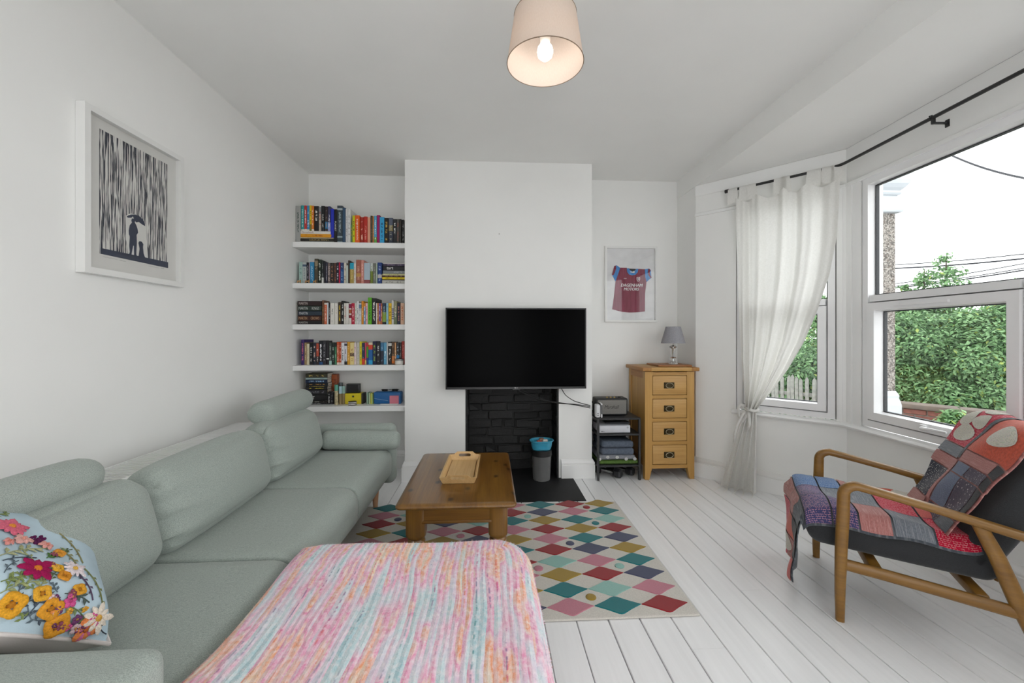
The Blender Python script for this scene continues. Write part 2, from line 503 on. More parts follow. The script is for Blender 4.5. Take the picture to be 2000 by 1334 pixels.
# corner posts filling the angles outside the mitre
mb = MB().prism([tuple(BB[:2]), tuple(FS(FS.L, 0.14, 0)[:2]), tuple((BB + (FS.n + FF.n).normalized() * 0.152)[:2]), tuple(FF(0, 0.14, 0)[:2])], 0, ZBAY); structure('wall_bay_corner', mb, M_WALL)
mb = MB().prism([tuple(BC[:2]), tuple(FF(FF.L, 0.14, 0)[:2]), tuple((BC + (FN.n + FF.n).normalized() * 0.152)[:2]), tuple(FN(0, 0.14, 0)[:2])], 0, ZBAY); structure('wall_bay_corner_near', mb, M_WALL)
# vertical casing boards either side of the far corner
def casing(name, fc, spans):
    for a0, a1, t in spans:
        mb = MB(); fc.box(mb, a0, a1, -t, 0.0, ZS + 0.018, ZT + 0.012); structure(name, mb, M_GLOSS)
casing('trim_2', FS, [(0.945, 0.968, 0.012), (0.968, 0.99, 0.006)])
casing('trim_3', FF, [(0.0, 0.03, 0.006), (0.03, 0.052, 0.012), (0.052, 0.118, 0.006)])
# head mouldings and cornice strip above the windows
def head(name, z0, z1, t):
    structure(name, sweep(MB(), [BD, BC, BB, BA], [(0, z0), (t, z0), (t, z1 - t * 0.4), (t * 0.6, z1), (0, z1)]), M_GLOSS)
head('trim_4', 2.178, 2.205, 0.016)
head('trim_5', 2.345, ZBAY - 0.001, 0.007)
# window board with rounded nose
sp = [(-0.02, ZS - 0.012), (0.03, ZS - 0.012), (0.042, ZS - 0.006), (0.047, ZS + 0.004), (0.042, ZS + 0.014), (0.03, ZS + 0.02), (-0.02, ZS + 0.02)]
structure('trim_6', sweep(MB(), [BD, BC, BB, tuple(FS(0.285, 0, 0)[:2])], sp), M_GLOSS)

def bar(fc, root, name, a0, a1, n0, n1, z0, z1, m=M_UPVC, ch=0.006):
    """a chamfered frame member"""
    mb = MB()
    v = [fc(a, n, z) for z in (z0, z1) for n in (n0, n1) for a in (a0, a1)]
    v[0] = fc(a0 + ch, n0, z0 + ch); v[1] = fc(a1 - ch, n0, z0 + ch); v[4] = fc(a0 + ch, n0, z1 - ch); v[5] = fc(a1 - ch, n0, z1 - ch)
    mb.hexa(v); return obj(name, mb, m, root, smooth=0)
def frame(fc, root, name, a0, a1, z0, z1, wd, n0, n1):
    """four mitred members"""
    def mem(q):
        mb = MB()
        v = []
        for n, ins in ((n0, 0.007), (n1, 0)):
            o0, o1, o2, o3 = [(a0, z0), (a1, z0), (a1, z1), (a0, z1)], None, None, None
            inn = [(a0 + wd - ins, z0 + wd - ins), (a1 - wd + ins, z0 + wd - ins), (a1 - wd + ins, z1 - wd + ins), (a0 + wd - ins, z1 - wd + ins)]
            o = [(a0 + ins, z0 + ins), (a1 - ins, z0 + ins), (a1 - ins, z1 - ins), (a0 + ins, z1 - ins)]
            i, j = q, (q + 1) % 4
            v += [fc(o[i][0], n, o[i][1]), fc(o[j][0], n, o[j][1]), fc(inn[j][0], n, inn[j][1]), fc(inn[i][0], n, inn[i][1])]
        mb.add(v, [(0, 1, 2, 3), (7, 6, 5, 4), (0, 4, 5, 1), (1, 5, 6, 2), (2, 6, 7, 3), (3, 7, 4, 0)])
        return obj(name, mb, M_UPVC, root, smooth=0)
    return [mem(q) for q in range(4)]
M_GASKET = plain('dark_window_gasket', '26282c', 0.6)
def pane(fc, root, a0, a1, z0, z1, n=0.045):
    mb = MB(); fc.box(mb, a0 - 0.004, a1 + 0.004, n, n + 0.006, z0 - 0.004, z1 + 0.004)
    obj('glass_pane', mb, M_GLASS, root, smooth=0)
    mb = MB()
    for q in ((a0, a1, z0, z0 + 0.003), (a0, a1, z1 - 0.003, z1), (a0, a0 + 0.003, z0, z1), (a1 - 0.003, a1, z0, z1)):
        fc.box(mb, q[0], q[1], n - 0.003, n + 0.02, q[2], q[3])
    obj('gasket', mb, M_GASKET, root, smooth=0)
def window(name, fc, a0, a1, lights):
    root = bpy.data.objects.new(name, None); COL.objects.link(root); root['kind'] = 'structure'
    root.location = fc(a0, 0, ZS); WM[root.name] = Matrix.Translation(root.location)
    frame(fc, root, 'frame', a0, a1, ZS + 0.02, ZT, 0.055, 0.0, 0.075)
    edges = [a0 + 0.055] + [x for l_ in lights for x in l_][1:-1] + [a1 - 0.055] if len(lights) > 1 else [a0 + 0.055, a1 - 0.055]
    for i, (l0, l1) in enumerate(lights):
        if i: bar(fc, root, 'mullion', lights[i - 1][1], l0, 0.0, 0.075, ZS + 0.07, ZT - 0.05)
        bar(fc, root, 'transom', l0, l1, 0.0, 0.075, 1.385, 1.437)
        # upper fixed light
        pane(fc, root, l0, l1, 1.437, ZT - 0.055)
        # lower opening sash
        frame(fc, root, 'sash', l0 - 0.006, l1 + 0.006, ZS + 0.07, 1.39, 0.062, -0.012, 0.06)
        pane(fc, root, l0 + 0.056, l1 - 0.056, ZS + 0.132, 1.328)
    return root
w1 = window('window_1', FS, 0.31, 0.935, [(0.365, 0.88)])
w2 = window('window_2', FF, 0.115, 1.84, [(0.17, 0.95), (1.0, 1.785)])
w3 = window('window_3', FN, 0.08, 0.62, [(0.135, 0.565)])
# trickle vent and espagnolette handle of the big window
mb = MB(); FF.box(mb, 0.36, 0.66, -0.024, -0.012, 1.352, 1.368); FF.box(mb, 0.362, 0.40, -0.027, -0.012, 1.354, 1.366); obj('trickle_vent', mb, M_UPVC, w2)
hb = MB(); FF.box(hb, 0.52, 0.56, -0.03, -0.012, ZS + 0.085, ZS + 0.118)
hb.tube([FF(0.54, -0.03, ZS + 0.102), FF(0.55, -0.048, ZS + 0.103), FF(0.59, -0.055, ZS + 0.107), FF(0.68, -0.05, ZS + 0.11)], [0.009, 0.010, 0.009, 0.006], 8)
obj('window_handle', hb, M_UPVC, w2)

# ------------------------------------------------------------------ fireplace recess: black painted bricks and hearth
def soot_mat():
    t = NT('black_painted_brick'); t.set(rough=0.55, spec=0.4)
    n = t.noise(t.tc(), 14, 5, 0.65)
    c = t.ramp(n, [(0.3, lin('0f0f10')), (0.62, lin('19191a')), (0.8, lin('2c2c2c'))])
    t.color(c); t.bump(t.noise(t.tc(), 60, 5, 0.7), 0.6, 0.006)
    return t.m
M_SOOT = soot_mat()
w = MB().box(FX0, FX1, FYB - 0.008, FYB + 0.06, 0, FZ).box(FX0, FX0 + 0.016, YC + 0.001, FYB, 0, FZ).box(FX1 - 0.016, FX1, YC + 0.001, FYB, 0, FZ).box(FX0, FX1, YC + 0.015, FYB + 0.05, FZ - 0.012, FZ)
fire = structure('wall_fireplace', w, M_SOOT)
rr = random.Random(11)
def brick_mesh(L, H, D, seed):
    q = random.Random(seed); bm = bmesh.new(); bmesh.ops.create_cube(bm, size=1.0)
    for v_ in bm.verts: v_.co = Vector((v_.co.x * L, v_.co.y * D, v_.co.z * H))
    bmesh.ops.bevel(bm, geom=list(bm.edges), offset=0.008, segments=1, profile=0.5, affect='EDGES')
    for v_ in bm.verts: v_.co += Vector((q.uniform(-.004, .004), q.uniform(-.005, .005), q.uniform(-.003, .003)))
    me = bpy.data.meshes.new('brick'); bm.to_mesh(me); bm.free(); me.materials.append(M_SOOT); return me
full = [brick_mesh(0.216, 0.067, 0.05, i) for i in range(5)]; half = [brick_mesh(0.105, 0.067, 0.05, 20 + i) for i in range(3)]
def put_brick(me, loc, rz=0):
    o = bpy.data.objects.new('brick', me); COL.objects.link(o); o.parent = fire; o.location = loc; o.rotation_euler = (rr.uniform(-.03, .03), rr.uniform(-.025, .025), rz + rr.uniform(-.03, .03))
z = 0.036
row = 0
while z < FZ - 0.03:
    x = FX0 + (0.0 if row % 2 else -0.055) + rr.uniform(-.02, .02)
    while x < FX1 - 0.02:
        use = full if rr.random() < 0.82 else half
        L = 0.222 if use is full else 0.11
        if x + L > FX1 + 0.06: use = half; L = 0.11
        if x + L / 2 > FX0 + 0.03 and x + L / 2 < FX1 - 0.03:
            put_brick(rr.choice(use), (x + L / 2, FYB + 0.010 + rr.uniform(-.006, .006), z + rr.uniform(-.004, .004)))
        x += L
    for sx in (FX0 + 0.0, FX1 - 0.0):
        put_brick(rr.choice(full), (sx + (-0.004 if sx < 0 else 0.004), YC + 0.125 + (0.025 if row % 2 else 0), z), R(90))
    z += 0.0735; row += 1
def slate_mat():
    t = NT('worn_black_hearth'); t.set(rough=0.6, spec=0.35)
    n = t.noise(t.tc(), 5, 5, 0.6)
    c = t.ramp(n, [(0.3, lin('131314')), (0.7, lin('202021'))])
    sp = t.noise(t.tc(), 38, 3, 0.6)
    c = t.mix(t.ramp(sp, [(0.70, 0.0), (0.76, 0.7)]), c, lin('8b8b88'))
    t.color(c); t.bump(n, 0.3, 0.004); return t.m
hm = MB().rbox(-0.34, 0.69, 2.885, YC - 0.001, -0.02, 0.005, 0.003, 1).box(FX0 + .002, FX1 - .002, YC - 0.001, FYB - 0.02, -0.02, 0.004)
structure('floor_hearth', hm, slate_mat())
# ------------------------------------------------------------------ sofa with chaise, bolsters and headrests
M_SAGE = fabric('heather_sage_upholstery', 'b2bbb4', '868f89', 520, 0.45)
M_BEECH = wood('pale_beech', 'd9a884', 'b98561', 2, 1.0)
sofa = thing('corner_sofa', 'sage green corner sofa with chaise along the left wall', 'sofa', (-1.05, 1.6, 0))
def wrinkle(seed, amp=0.004, sc=3.0):
    q = random.Random(seed); ph = [q.uniform(0, 6.28) for _ in range(6)]
    def f(p, c):
        return Vector((math.sin(c.y * 9 * sc / 3 + ph[0]) * math.sin(c.z * 11 + ph[1]), 0, math.sin(c.x * 8 + ph[2]) * math.sin(c.y * 7 + ph[3]))) * amp
    return f
SX0, SX1 = -1.33, -0.655
# seat blocks (three modules)
for i, (y0, y1) in enumerate(((0.85, 1.437), (1.440, 2.092), (2.095, 2.80))):
    mb = MB()
    cushion_mesh(mb, ((SX0 + SX1) / 2, (y0 + y1) / 2, 0.315), ((SX1 - SX0) / 2, (y1 - y0) / 2, 0.105), (0.07, 0.012, 0.07), (0.0, 0, 0.006), 12, disp=wrinkle(i, 0.002))
    obj('seat_cushion', mb, M_SAGE, sofa, smooth=60)
# chaise block
mb = MB(); cushion_mesh(mb, (-0.26, 1.125, 0.285), (0.39, 0.365, 0.135), 0.055, (0, 0, 0.006), 10); obj('chaise_cushion', mb, M_SAGE, sofa, smooth=60)
# base rail under the seats and the back frame
mb = MB().rbox(-1.32, -0.745, 0.76, 2.86, 0.14, 0.24, 0.02, 2).rbox(-0.72, 0.08, 0.80, 1.45, 0.125, 0.19, 0.02, 2); obj('base_frame', mb, M_SAGE, sofa)
mb = MB(); cushion_mesh(mb, (-1.32, 1.84, 0.36), (0.03, 1.08, 0.21), 0.04, (0, 0, 0), 8); obj('back_frame', mb, M_SAGE, sofa, smooth=60)
# arms
mb = MB(); cushion_mesh(mb, (-0.985, 0.79, 0.353), (0.355, 0.06, 0.222), 0.032, (0, 0.004, 0), 8); obj('arm', mb, M_SAGE, sofa, smooth=60)
mb = MB(); cushion_mesh(mb, (-0.995, 2.90, 0.362), (0.345, 0.055, 0.205), 0.045, (0, 0.004, 0), 8); obj('arm', mb, M_SAGE, sofa, smooth=60)
# back cushions, leaning
def back_cushion(y0, y1, seed, h=0.30, pull=0.0):
    q = random.Random(seed); a1, a2 = q.uniform(0, 6), q.uniform(0, 6)
    hw = (y1 - y0) / 2
    def d(p, c):
        s_ = 0.0
        v = Vector((0, 0, 0))
        # puckers radiating from the far seam
        if pull:
            e = max(0.0, -p[1] * 1.0)                      # towards the near edge
            e = e ** 3
            v.x += 0.013 * e * (1 - 2 * abs(math.sin(p[2] * 5.5 + a1 + p[1] * 2.5)) ** .6) * (1 if p[0] > 0 else 0)
            v.z += 0.008 * e * math.sin(p[2] * 13 + a2) * (1 if p[0] > 0 else 0)
        v += Vector((math.sin(c.y * 8 + a1) * math.sin(c.z * 9 + a2), 0, 0.6 * math.sin(c.y * 6 + a2) * (1 if p[2] > 0 else 0))) * 0.006
        if p[2] > 0.2: v.z -= 0.03 * (abs(p[1]) ** 6)
        return v
    M_ = Matrix.Translation((-1.178, (y0 + y1) / 2, 0.565)) @ Matrix.Rotation(R(-15), 4, 'Y')
    mb = MB(); cushion_mesh(mb, None, (0.085, hw, 0.155), 0.065, (0.045, 0, 0.008), 26, M_, disp=d)
    return obj('back_cushion', mb, M_SAGE, sofa, smooth=60)
back_cushion(0.86, 1.445, 1)
back_cushion(1.45, 2.125, 2, pull=1)
back_cushion(2.13, 2.74, 3, pull=1)
# headrests: rounded rolls lying on the cushion tops
def roll(name, p0, p1, r, flat=1.0, seed=0):
    p0, p1 = Vector(p0), Vector(p1); ax = (p1 - p0); L = ax.length; ax.normalize()
    up = Vector((0, 0, 1)); sd = up.cross(ax).normalized(); up2 = ax.cross(sd)
    def f(u, v):
        t = v; e = 1.0
        k = 0.10
        if t < k: e = math.sqrt(max(0, 1 - ((k - t) / k) ** 2)) * 0.45 + 0.55 if t > 0.0001 else 0.0
        if t > 1 - k: e = math.sqrt(max(0, 1 - ((t - 1 + k) / k) ** 2)) * 0.45 + 0.55 if t < 0.9999 else 0.0
        if v <= 0.0001 or v >= 0.9999: e = 0.0
        w = 2 * math.pi * u
        rr_ = r * e * (1 + 0.03 * math.sin(3 * w + seed) + 0.02 * math.sin(t * 9 + seed))
        return p0 + ax * (L * t) + sd * math.cos(w) * rr_ + up2 * math.sin(w) * rr_ * flat
    vs = [0, 0.0002, 0.01, 0.03, 0.06, 0.1] + [0.1 + 0.8 * i / 10 for i in range(1, 10)] + [0.9, 0.94, 0.97, 0.99, 0.9998, 1.0]
    def g(u, v): return f(u, vs[min(len(vs) - 1, int(round(v * (len(vs) - 1))))])
    mb = MB().grid(g, 24, len(vs) - 1, close_u=True)
    return obj(name, mb, M_SAGE, sofa, smooth=60, weld=True)
roll('headrest', (-1.245, 0.80, 0.757), (-1.245, 1.345, 0.75), 0.074, 0.8, 1)
roll('headrest', (-1.225, 2.25, 0.757), (-1.225, 2.78, 0.766), 0.078, 0.85, 2)
roll('bolster', (-1.10, 2.775, 0.487), (-0.60, 2.775, 0.478), 0.066, 0.95, 3)
# piping along the headrest and feet
for (x, y) in ((-0.775, 2.835), (-1.27, 2.80), (-1.27, 0.80), (-0.05, 0.88), (-0.05, 1.38), (-0.76, 0.80)):
    mb = MB().lathe([(0.013, 0.0), (0.015, 0.004), (0.024, 0.135), (0.024, 0.14)], (x, y, 0), 14); obj('leg', mb, M_BEECH, sofa)

# ------------------------------------------------------------------ fluffy striped blanket over the chaise
def blanket_mat():
    t = NT('fluffy_pastel_knit'); t.set(rough=1.0, spec=0.05, sheen=0.5)
    v = t.tc('UV')
    s = t.sep(v)
    # yarn rows: narrow rows across, colour drifting along each
    rows = t.math('MULTIPLY', s[0], 60.0)
    wob = t.noise(t.mapping((6, 2.2, 1), src=v), 1.0, 3)
    rr_ = t.math('ADD', rows, t.math('MULTIPLY', wob, 3.0))
    fl_ = t.math('FLOOR', rr_)
    n1 = t.noise(t.comb(t.math('MULTIPLY', fl_, 0.83), t.math('MULTIPLY', s[1], 3.6), 3.7), 1.0, 2, 0.6)
    n2 = t.noise(t.comb(t.math('MULTIPLY', rows, 0.30), t.math('MULTIPLY', s[1], 2.2), 9.1), 1.0, 3, 0.6)
    mixn = t.math('ADD', t.math('MULTIPLY', n1, 0.5), t.math('MULTIPLY', n2, 0.5))
    c = t.ramp(mixn, [(0.36, lin('a3c9d1')), (0.425, lin('c6dade')), (0.46, lin('d6cddc')), (0.49, lin('eab9cd')), (0.515, lin('e58db4')), (0.535, lin('ecc4bd')), (0.565, lin('ee9a6c')), (0.60, lin('ecccae')), (0.66, lin('b4cfd2'))])
    fluff = t.noise(t.mapping((90, 60, 1), src=v), 1.0, 4, 0.7)
    c = t.mix(t.ramp(fluff, [(0.40, 0.0), (0.68, 0.68)]), c, lin('f6ecee'))
    # saturated yarn core showing as short dashes
    core = t.noise(t.comb(t.math('MULTIPLY', fl_, 7.3), t.math('MULTIPLY', s[1], 60.0), 1.0), 1.0, 1)
    fr = t.math('FRACT', rr_)
    line = t.ramp(t.math('ABSOLUTE', t.math('SUBTRACT', fr, 0.5)), [(0.06, 1.0), (0.16, 0.0)])
    band = t.ramp(t.noise(t.comb(t.math('MULTIPLY', fl_, 0.9), t.math('MULTIPLY', s[1], 3.0), 5.0), 1.0, 2), [(0.5, 0.0), (0.62, 1.0)])
    cm = t.math('MULTIPLY', t.math('MULTIPLY', line, t.ramp(core, [(0.45, 0.0), (0.55, 0.75)])), band)
    dark = t.ramp(n2, [(0.35, lin('3f8f96')), (0.46, lin('7d5f96')), (0.52, lin('d3317f')), (0.62, lin('e8793c'))])
    c = t.mix(cm, c, dark)
    t.color(c)
    t.bump(t.math('ADD', t.math('MULTIPLY', fluff, 0.7), t.math('MULTIPLY', t.ramp(fr, [(0.0, 0.0), (0.5, 1.0), (1.0, 0.0)]), 0.5)), 0.9, 0.006)
    return t.m
BX0, BX1, BY0, BY1, BZ = -0.645, 0.135, 0.70, 1.50, 0.436
def blanket_fn(u, v):
    """u across (x), v along (y); hangs over the free end and the far edge"""
    lx, ly = 0.0, 0.0
    hang_r, hang_f = 0.30, 0.22
    S = (BX1 - BX0) + hang_r; su = u * S
    T = (BY1 - BY0) + hang_f; sv = v * T
    rad = 0.055
    def fold(s_, flat):
        # returns horizontal advance and drop for arc length s_ beyond a flat length
        if s_ <= flat: return s_, 0.0
        e = s_ - flat; arc = rad * math.pi / 2
        if e < arc: a = e / rad; return flat + rad * math.sin(a), rad * (1 - math.cos(a))
        return flat + rad, rad + (e - arc)
    fx, dx = fold(su, (BX1 - BX0) - rad); fy, dy = fold(sv, (BY1 - BY0) - rad)
    x = BX0 + fx; y = BY0 + fy
    # round the free corner in plan
    cr = 0.13
    ex, ey = x - (BX1 - cr), y - (BY1 - cr)
    if ex > 0 and ey > 0:
        m = max(ex, ey) / math.hypot(ex, ey); x = BX1 - cr + ex * m; y = BY1 - cr + ey * m
    drop = max(dx, dy) if (dx > 0 and dy > 0) else dx + dy
    z = BZ - drop
    z += 0.006 * math.sin(x * 14 + 1.5 * math.sin(y * 6)) * (1 if drop == 0 else 0.3) + 0.003 * math.sin(y * 21 + x * 5)
    if drop > rad: x += 0.012 * math.sin(y * 17) * min(1, drop * 4) if dx > rad else 0; y += 0.012 * math.sin(x * 19) * min(1, drop * 4) if dy > rad else 0
    # slides off the seat edge on the left with a loose border
    if u < 0.06: z += -0.010 * (1 - u / 0.06)
    return (x + 0.006 * math.sin(y * 13) * (1 - u), y, z + 0.004)
mb = MB().grid(blanket_fn, 90, 80)
bl = obj('blanket', mb, blanket_mat(), smooth=80)
tag(bl, 'fluffy pink, orange and pale blue striped blanket spread over the chaise', 'blanket')
sol = bl.modifiers.new('thickness', 'SOLIDIFY'); sol.thickness = 0.012; sol.offset = 1.0
# yarn fuzz: short loose fibres standing on the knit
fz = MB(); q = random.Random(5)
for _ in range(26000):
    u, v = q.random(), q.random()
    p = Vector(blanket_fn(u, v)); e = 0.002
    nn = (Vector(blanket_fn(min(1, u + e), v)) - p).cross(Vector(blanket_fn(u, min(1, v + e))) - p)
    if nn.length < 1e-12: continue
    nn.normalize()
    if nn.z < 0 and abs(nn.z) > 0.3: nn = -nn
    p = p + nn * 0.011
    dr = (nn * 0.5 + Vector((q.gauss(0, .7), q.gauss(0, .7), q.gauss(0, .3)))).normalized() * q.uniform(0.004, 0.010)
    sd = dr.cross(nn)
    sd = (sd.normalized() if sd.length > 1e-6 else Vector((1, 0, 0))) * 0.0006
    fz.v += [tuple(p - sd), tuple(p + sd), tuple(p + dr)]; n0 = len(fz.v) - 3
    fz.f.append((n0, n0 + 1, n0 + 2)); fz.m.append(0); fz.uv.append([(u, v)] * 3)
fz.keep_normals = True
o = obj('yarn_fuzz', fz, bl.data.materials[0], bl, smooth=0); o['kind'] = 'stuff'

# ------------------------------------------------------------------ embroidered floral cushion
M_CLOTHBLUE = plain('pale_blue_cotton', 'b9cdd8', 0.9, spec=0.1, var=0.1, vs=9, bump=0.4, bs=500)
M_CLOTHWHITE = plain('off_white_cotton', 'd8d0cc', 0.9, spec=0.1, var=0.05, bump=0.3, bs=500)
cush_M = Matrix.Translation((-1.125, 0.993, 0.640)) @ Euler((0.321, 0.633, 1.042), 'XYZ').to_matrix().to_4x4() @ Matrix.Rotation(R(0), 4, 'Z')
CH, CT = 0.212, 0.082
def pillow_pt(a, b, side=1):
    """a,b in -1..1 over the face; side +1 front"""
    e = 1.0 - 0.07 * (a * a) * (1 if True else 0)
    fx = a * CH * (1 - 0.06 * (1 - b * b)); fy = b * CH * (1 - 0.06 * (1 - a * a))
    h = CT * (max(0.0, (1 - a ** 4)) * max(0.0, (1 - b ** 4))) ** 0.5
    return Vector((fx, fy, side * h))
fc_ = thing('floral_cushion', 'pale blue scatter cushion embroidered with meadow flowers at the sofa\'s near end', 'cushion', tuple(cush_M.translation))
mb = MB().grid(lambda u, v: cush_M @ pillow_pt(2 * u - 1, 2 * v - 1, 1), 24, 24); obj('front_panel', mb, M_CLOTHBLUE, fc_, smooth=80)
mb = MB().grid(lambda u, v: cush_M @ pillow_pt(2 * u - 1, 2 * v - 1, -1), 24, 24, flip=True); obj('back_panel', mb, M_CLOTHWHITE, fc_, smooth=80)
mb = MB().tube([cush_M @ pillow_pt(a, b, 0) for a, b in [(-1, -1 + 2 * i / 10) for i in range(10)] + [(-1 + 2 * i / 10, 1) for i in range(10)] + [(1, 1 - 2 * i / 10) for i in range(10)] + [(1 - 2 * i / 10, -1) for i in range(10)]], 0.0045, 6, closed=True)
obj('piping', mb, M_CLOTHWHITE, fc_, smooth=60)
def surf(a, b):
    p = pillow_pt(a, b); e = 0.01
    n = (pillow_pt(a + e, b) - p).cross(pillow_pt(a, b + e) - p).normalized()
    return p, n
def thread(name, c): return plain('thread_' + name, c, 0.75, spec=0.2, var=0.22, vs=300, bump=0.6, bs=900)
def bloom(name, a, b, r, n, c, cc, wid=0.34, curl=0.25, rot=0.0, jag=0):
    """an embroidered flower: padded petals around a knot"""
    p, nn = surf(a, b)
    tx = nn.cross(Vector((0, 1, 0))).normalized(); ty = nn.cross(tx)
    mb = MB()
    for k in range(n):
        w_ = rot + 2 * math.pi * k / n
        d_ = tx * math.cos(w_) + ty * math.sin(w_); s_ = nn.cross(d_)
        rk = r * (1 + 0.18 * math.sin(k * 2.7 + a * 9))
        prof = [(0.06, 0.35), (0.35, 0.8), (0.65, 1.0), (0.88, 0.7), (1.0, 0.05)]
        V, Fa = [], []
        for (t_, wd) in prof:
            q0 = p + d_ * rk * t_ + nn * (0.002 + 0.004 * math.sin(t_ * 3.0))
            V += [q0 - s_ * rk * wid * wd, q0 + nn * 0.003, q0 + s_ * rk * wid * wd]
        for i in range(len(prof) - 1):
            Fa += [(3 * i, 3 * i + 3, 3 * i + 4, 3 * i + 1), (3 * i + 1, 3 * i + 4, 3 * i + 5, 3 * i + 2)]
        mb.add([cush_M @ q_ for q_ in V], Fa)
    f_ = obj(name, mb, thread(name, c), fc_, smooth=70)
    mc = MB(); rot3 = nn.to_track_quat('Z', 'Y').to_matrix().to_4x4()
    mc.lathe([(r * 0.28, 0.002), (r * 0.26, 0.006), (r * 0.12, 0.0095), (0.0003, 0.010)], n=10, M=cush_M @ Matrix.Translation(p) @ rot3)
    obj('flower_centre', mc, thread('centre', cc), f_, smooth=70)
def ring_flower(a, b, r, c, cc):
    p, nn = surf(a, b); rot3 = nn.to_track_quat('Z', 'Y').to_matrix().to_4x4()
    T = cush_M @ Matrix.Translation(p) @ rot3
    def f(u, v):
        w_, ph = 2 * math.pi * u, 2 * math.pi * v
        rr_ = r * (0.62 + 0.09 * math.sin(w_ * 4 + a * 20) + (0.38 + 0.03 * math.sin(w_ * 9)) * math.cos(ph) * 0.9)
        return T @ Vector((rr_ * math.cos(w_), rr_ * math.sin(w_), 0.003 + r * 0.24 * max(-0.2, math.sin(ph))))
    f_ = obj('orange_flower', MB().grid(f, 28, 8, close_u=True, close_v=True), thread('orange', c), fc_, smooth=70)
    obj('flower_centre', MB().lathe([(r * 0.3, 0.001), (r * 0.25, 0.004), (0.0003, 0.005)], n=10, M=T), thread('centre', cc), f_, smooth=70)
def stem(a0, b0, a1, b1, c, bend=0.1, r=0.0013, leaves=0, ls=0.02):
    pts = []
    for i in range(8):
        t_ = i / 7; a = a0 + (a1 - a0) * t_ - (b1 - b0) * bend * math.sin(math.pi * t_); b = b0 + (b1 - b0) * t_ + (a1 - a0) * bend * math.sin(math.pi * t_)
        p, nn = surf(max(-.97, min(.97, a)), max(-.97, min(.97, b))); pts.append((p + nn * 0.0015, nn))
    mb = MB().tube([cush_M @ p for p, n_ in pts], r, 5)
    s_ = obj('stem', mb, thread('stem', c), fc_, smooth=60)
    for k in range(leaves):
        i = 1 + (k * 6) // max(1, leaves); p, nn = pts[min(6, i)]; d0 = (pts[min(7, i + 1)][0] - p).normalized(); sd = nn.cross(d0) * (1 if k % 2 else -1)
        d_ = (d0 + sd).normalized(); s2 = nn.cross(d_)
        V = [p, p + d_ * ls * .5 + s2 * ls * .22 + nn * .002, p + d_ * ls, p + d_ * ls * .5 - s2 * ls * .22 + nn * .002]
        obj('leaf', MB().add([cush_M @ q_ for q_ in V], [(0, 1, 2, 3)]), thread('leaf', c), s_, smooth=0)

_g = [(-0.98 + 1.96 * i / 60, -0.98 + 1.96 * j / 60) for i in range(61) for j in range(61)]
_gp = []
for _a, _b in _g:
    q_ = cush_M @ pillow_pt(_a, _b); d_ = q_.y * _C + q_.x * _S
    _gp.append((1000 + 800 * (q_.x * _C - q_.y * _S) / d_, 655 - 800 * (q_.z - EYE) / d_))
_gp = np.array(_gp)
def ab(px, py):
    return _g[int(((_gp[:, 0] - px) ** 2 + (_gp[:, 1] - py) ** 2).argmin())]
for (px, py, r, n, c, cc, wd, nm) in ((65, 1017, 0.036, 8, 'd56fae', 'e0a03a', 0.30, 'pink_flower'), (20, 1033, 0.032, 11, 'd66a80', 'd98a3a', 0.24, 'coral_flower'),
        (70, 1112, 0.033, 8, '9c1450', 'd47a2a', 0.26, 'crimson_flower'), (145, 1115, 0.026, 10, 'd9cdd0', 'd6a94a', 0.2, 'white_daisy'), (188, 1205, 0.030, 9, 'ddd2c4', 'd3a24a', 0.2, 'white_daisy'),
        (40, 1058, 0.018, 6, 'dca8a0', 'd08a7a', 0.4, 'pale_flower'), (85, 1068, 0.014, 6, 'd99a92', 'cc7a6a', 0.4, 'pale_flower'), (15, 1062, 0.012, 5, 'd98f86', 'cc7a6a', 0.4, 'pale_flower'),
        (168, 1225, 0.020, 5, 'c76a96', 'a84070', 0.36, 'pink_flower'), (137, 1177, 0.014, 5, 'c9548c', 'a84070', 0.4, 'pink_flower'), (160, 1245, 0.022, 6, 'd9814a', 'b5602a', 0.36, 'orange_flower')):
    bloom(nm, *ab(px, py), r, n, c, cc, wd)
for (px, py, r, c) in ((115, 1082, 0.014, 'd69338'), (109, 1112, 0.013, 'd9a32e'), (122, 1128, 0.015, 'cf8a2c'), (153, 1155, 0.015, 'd59a30'), (82, 1160, 0.018, 'd8a032'), (20, 1178, 0.025, 'd79b2b'), (98, 1192, 0.022, 'd2912a'), (112, 1230, 0.023, 'd08f2a')):
    ring_flower(*ab(px, py), r, c, 'b07420')
for k in range(14):
    a_, b_ = ab(72 + 13 * math.cos(k * 2.4) * (k / 14) ** .5, 1056 + 9 * math.sin(k * 2.4) * (k / 14) ** .5)
    p, nn = surf(a_, b_)
    obj('purple_berry', MB().lathe([(0.004, 0.0), (0.0038, 0.003), (0.0005, 0.0055)], n=7, M=cush_M @ Matrix.Translation(p) @ nn.to_track_quat('Z', 'Y').to_matrix().to_4x4()), thread('berry', '5a1c4c'), fc_, smooth=70)
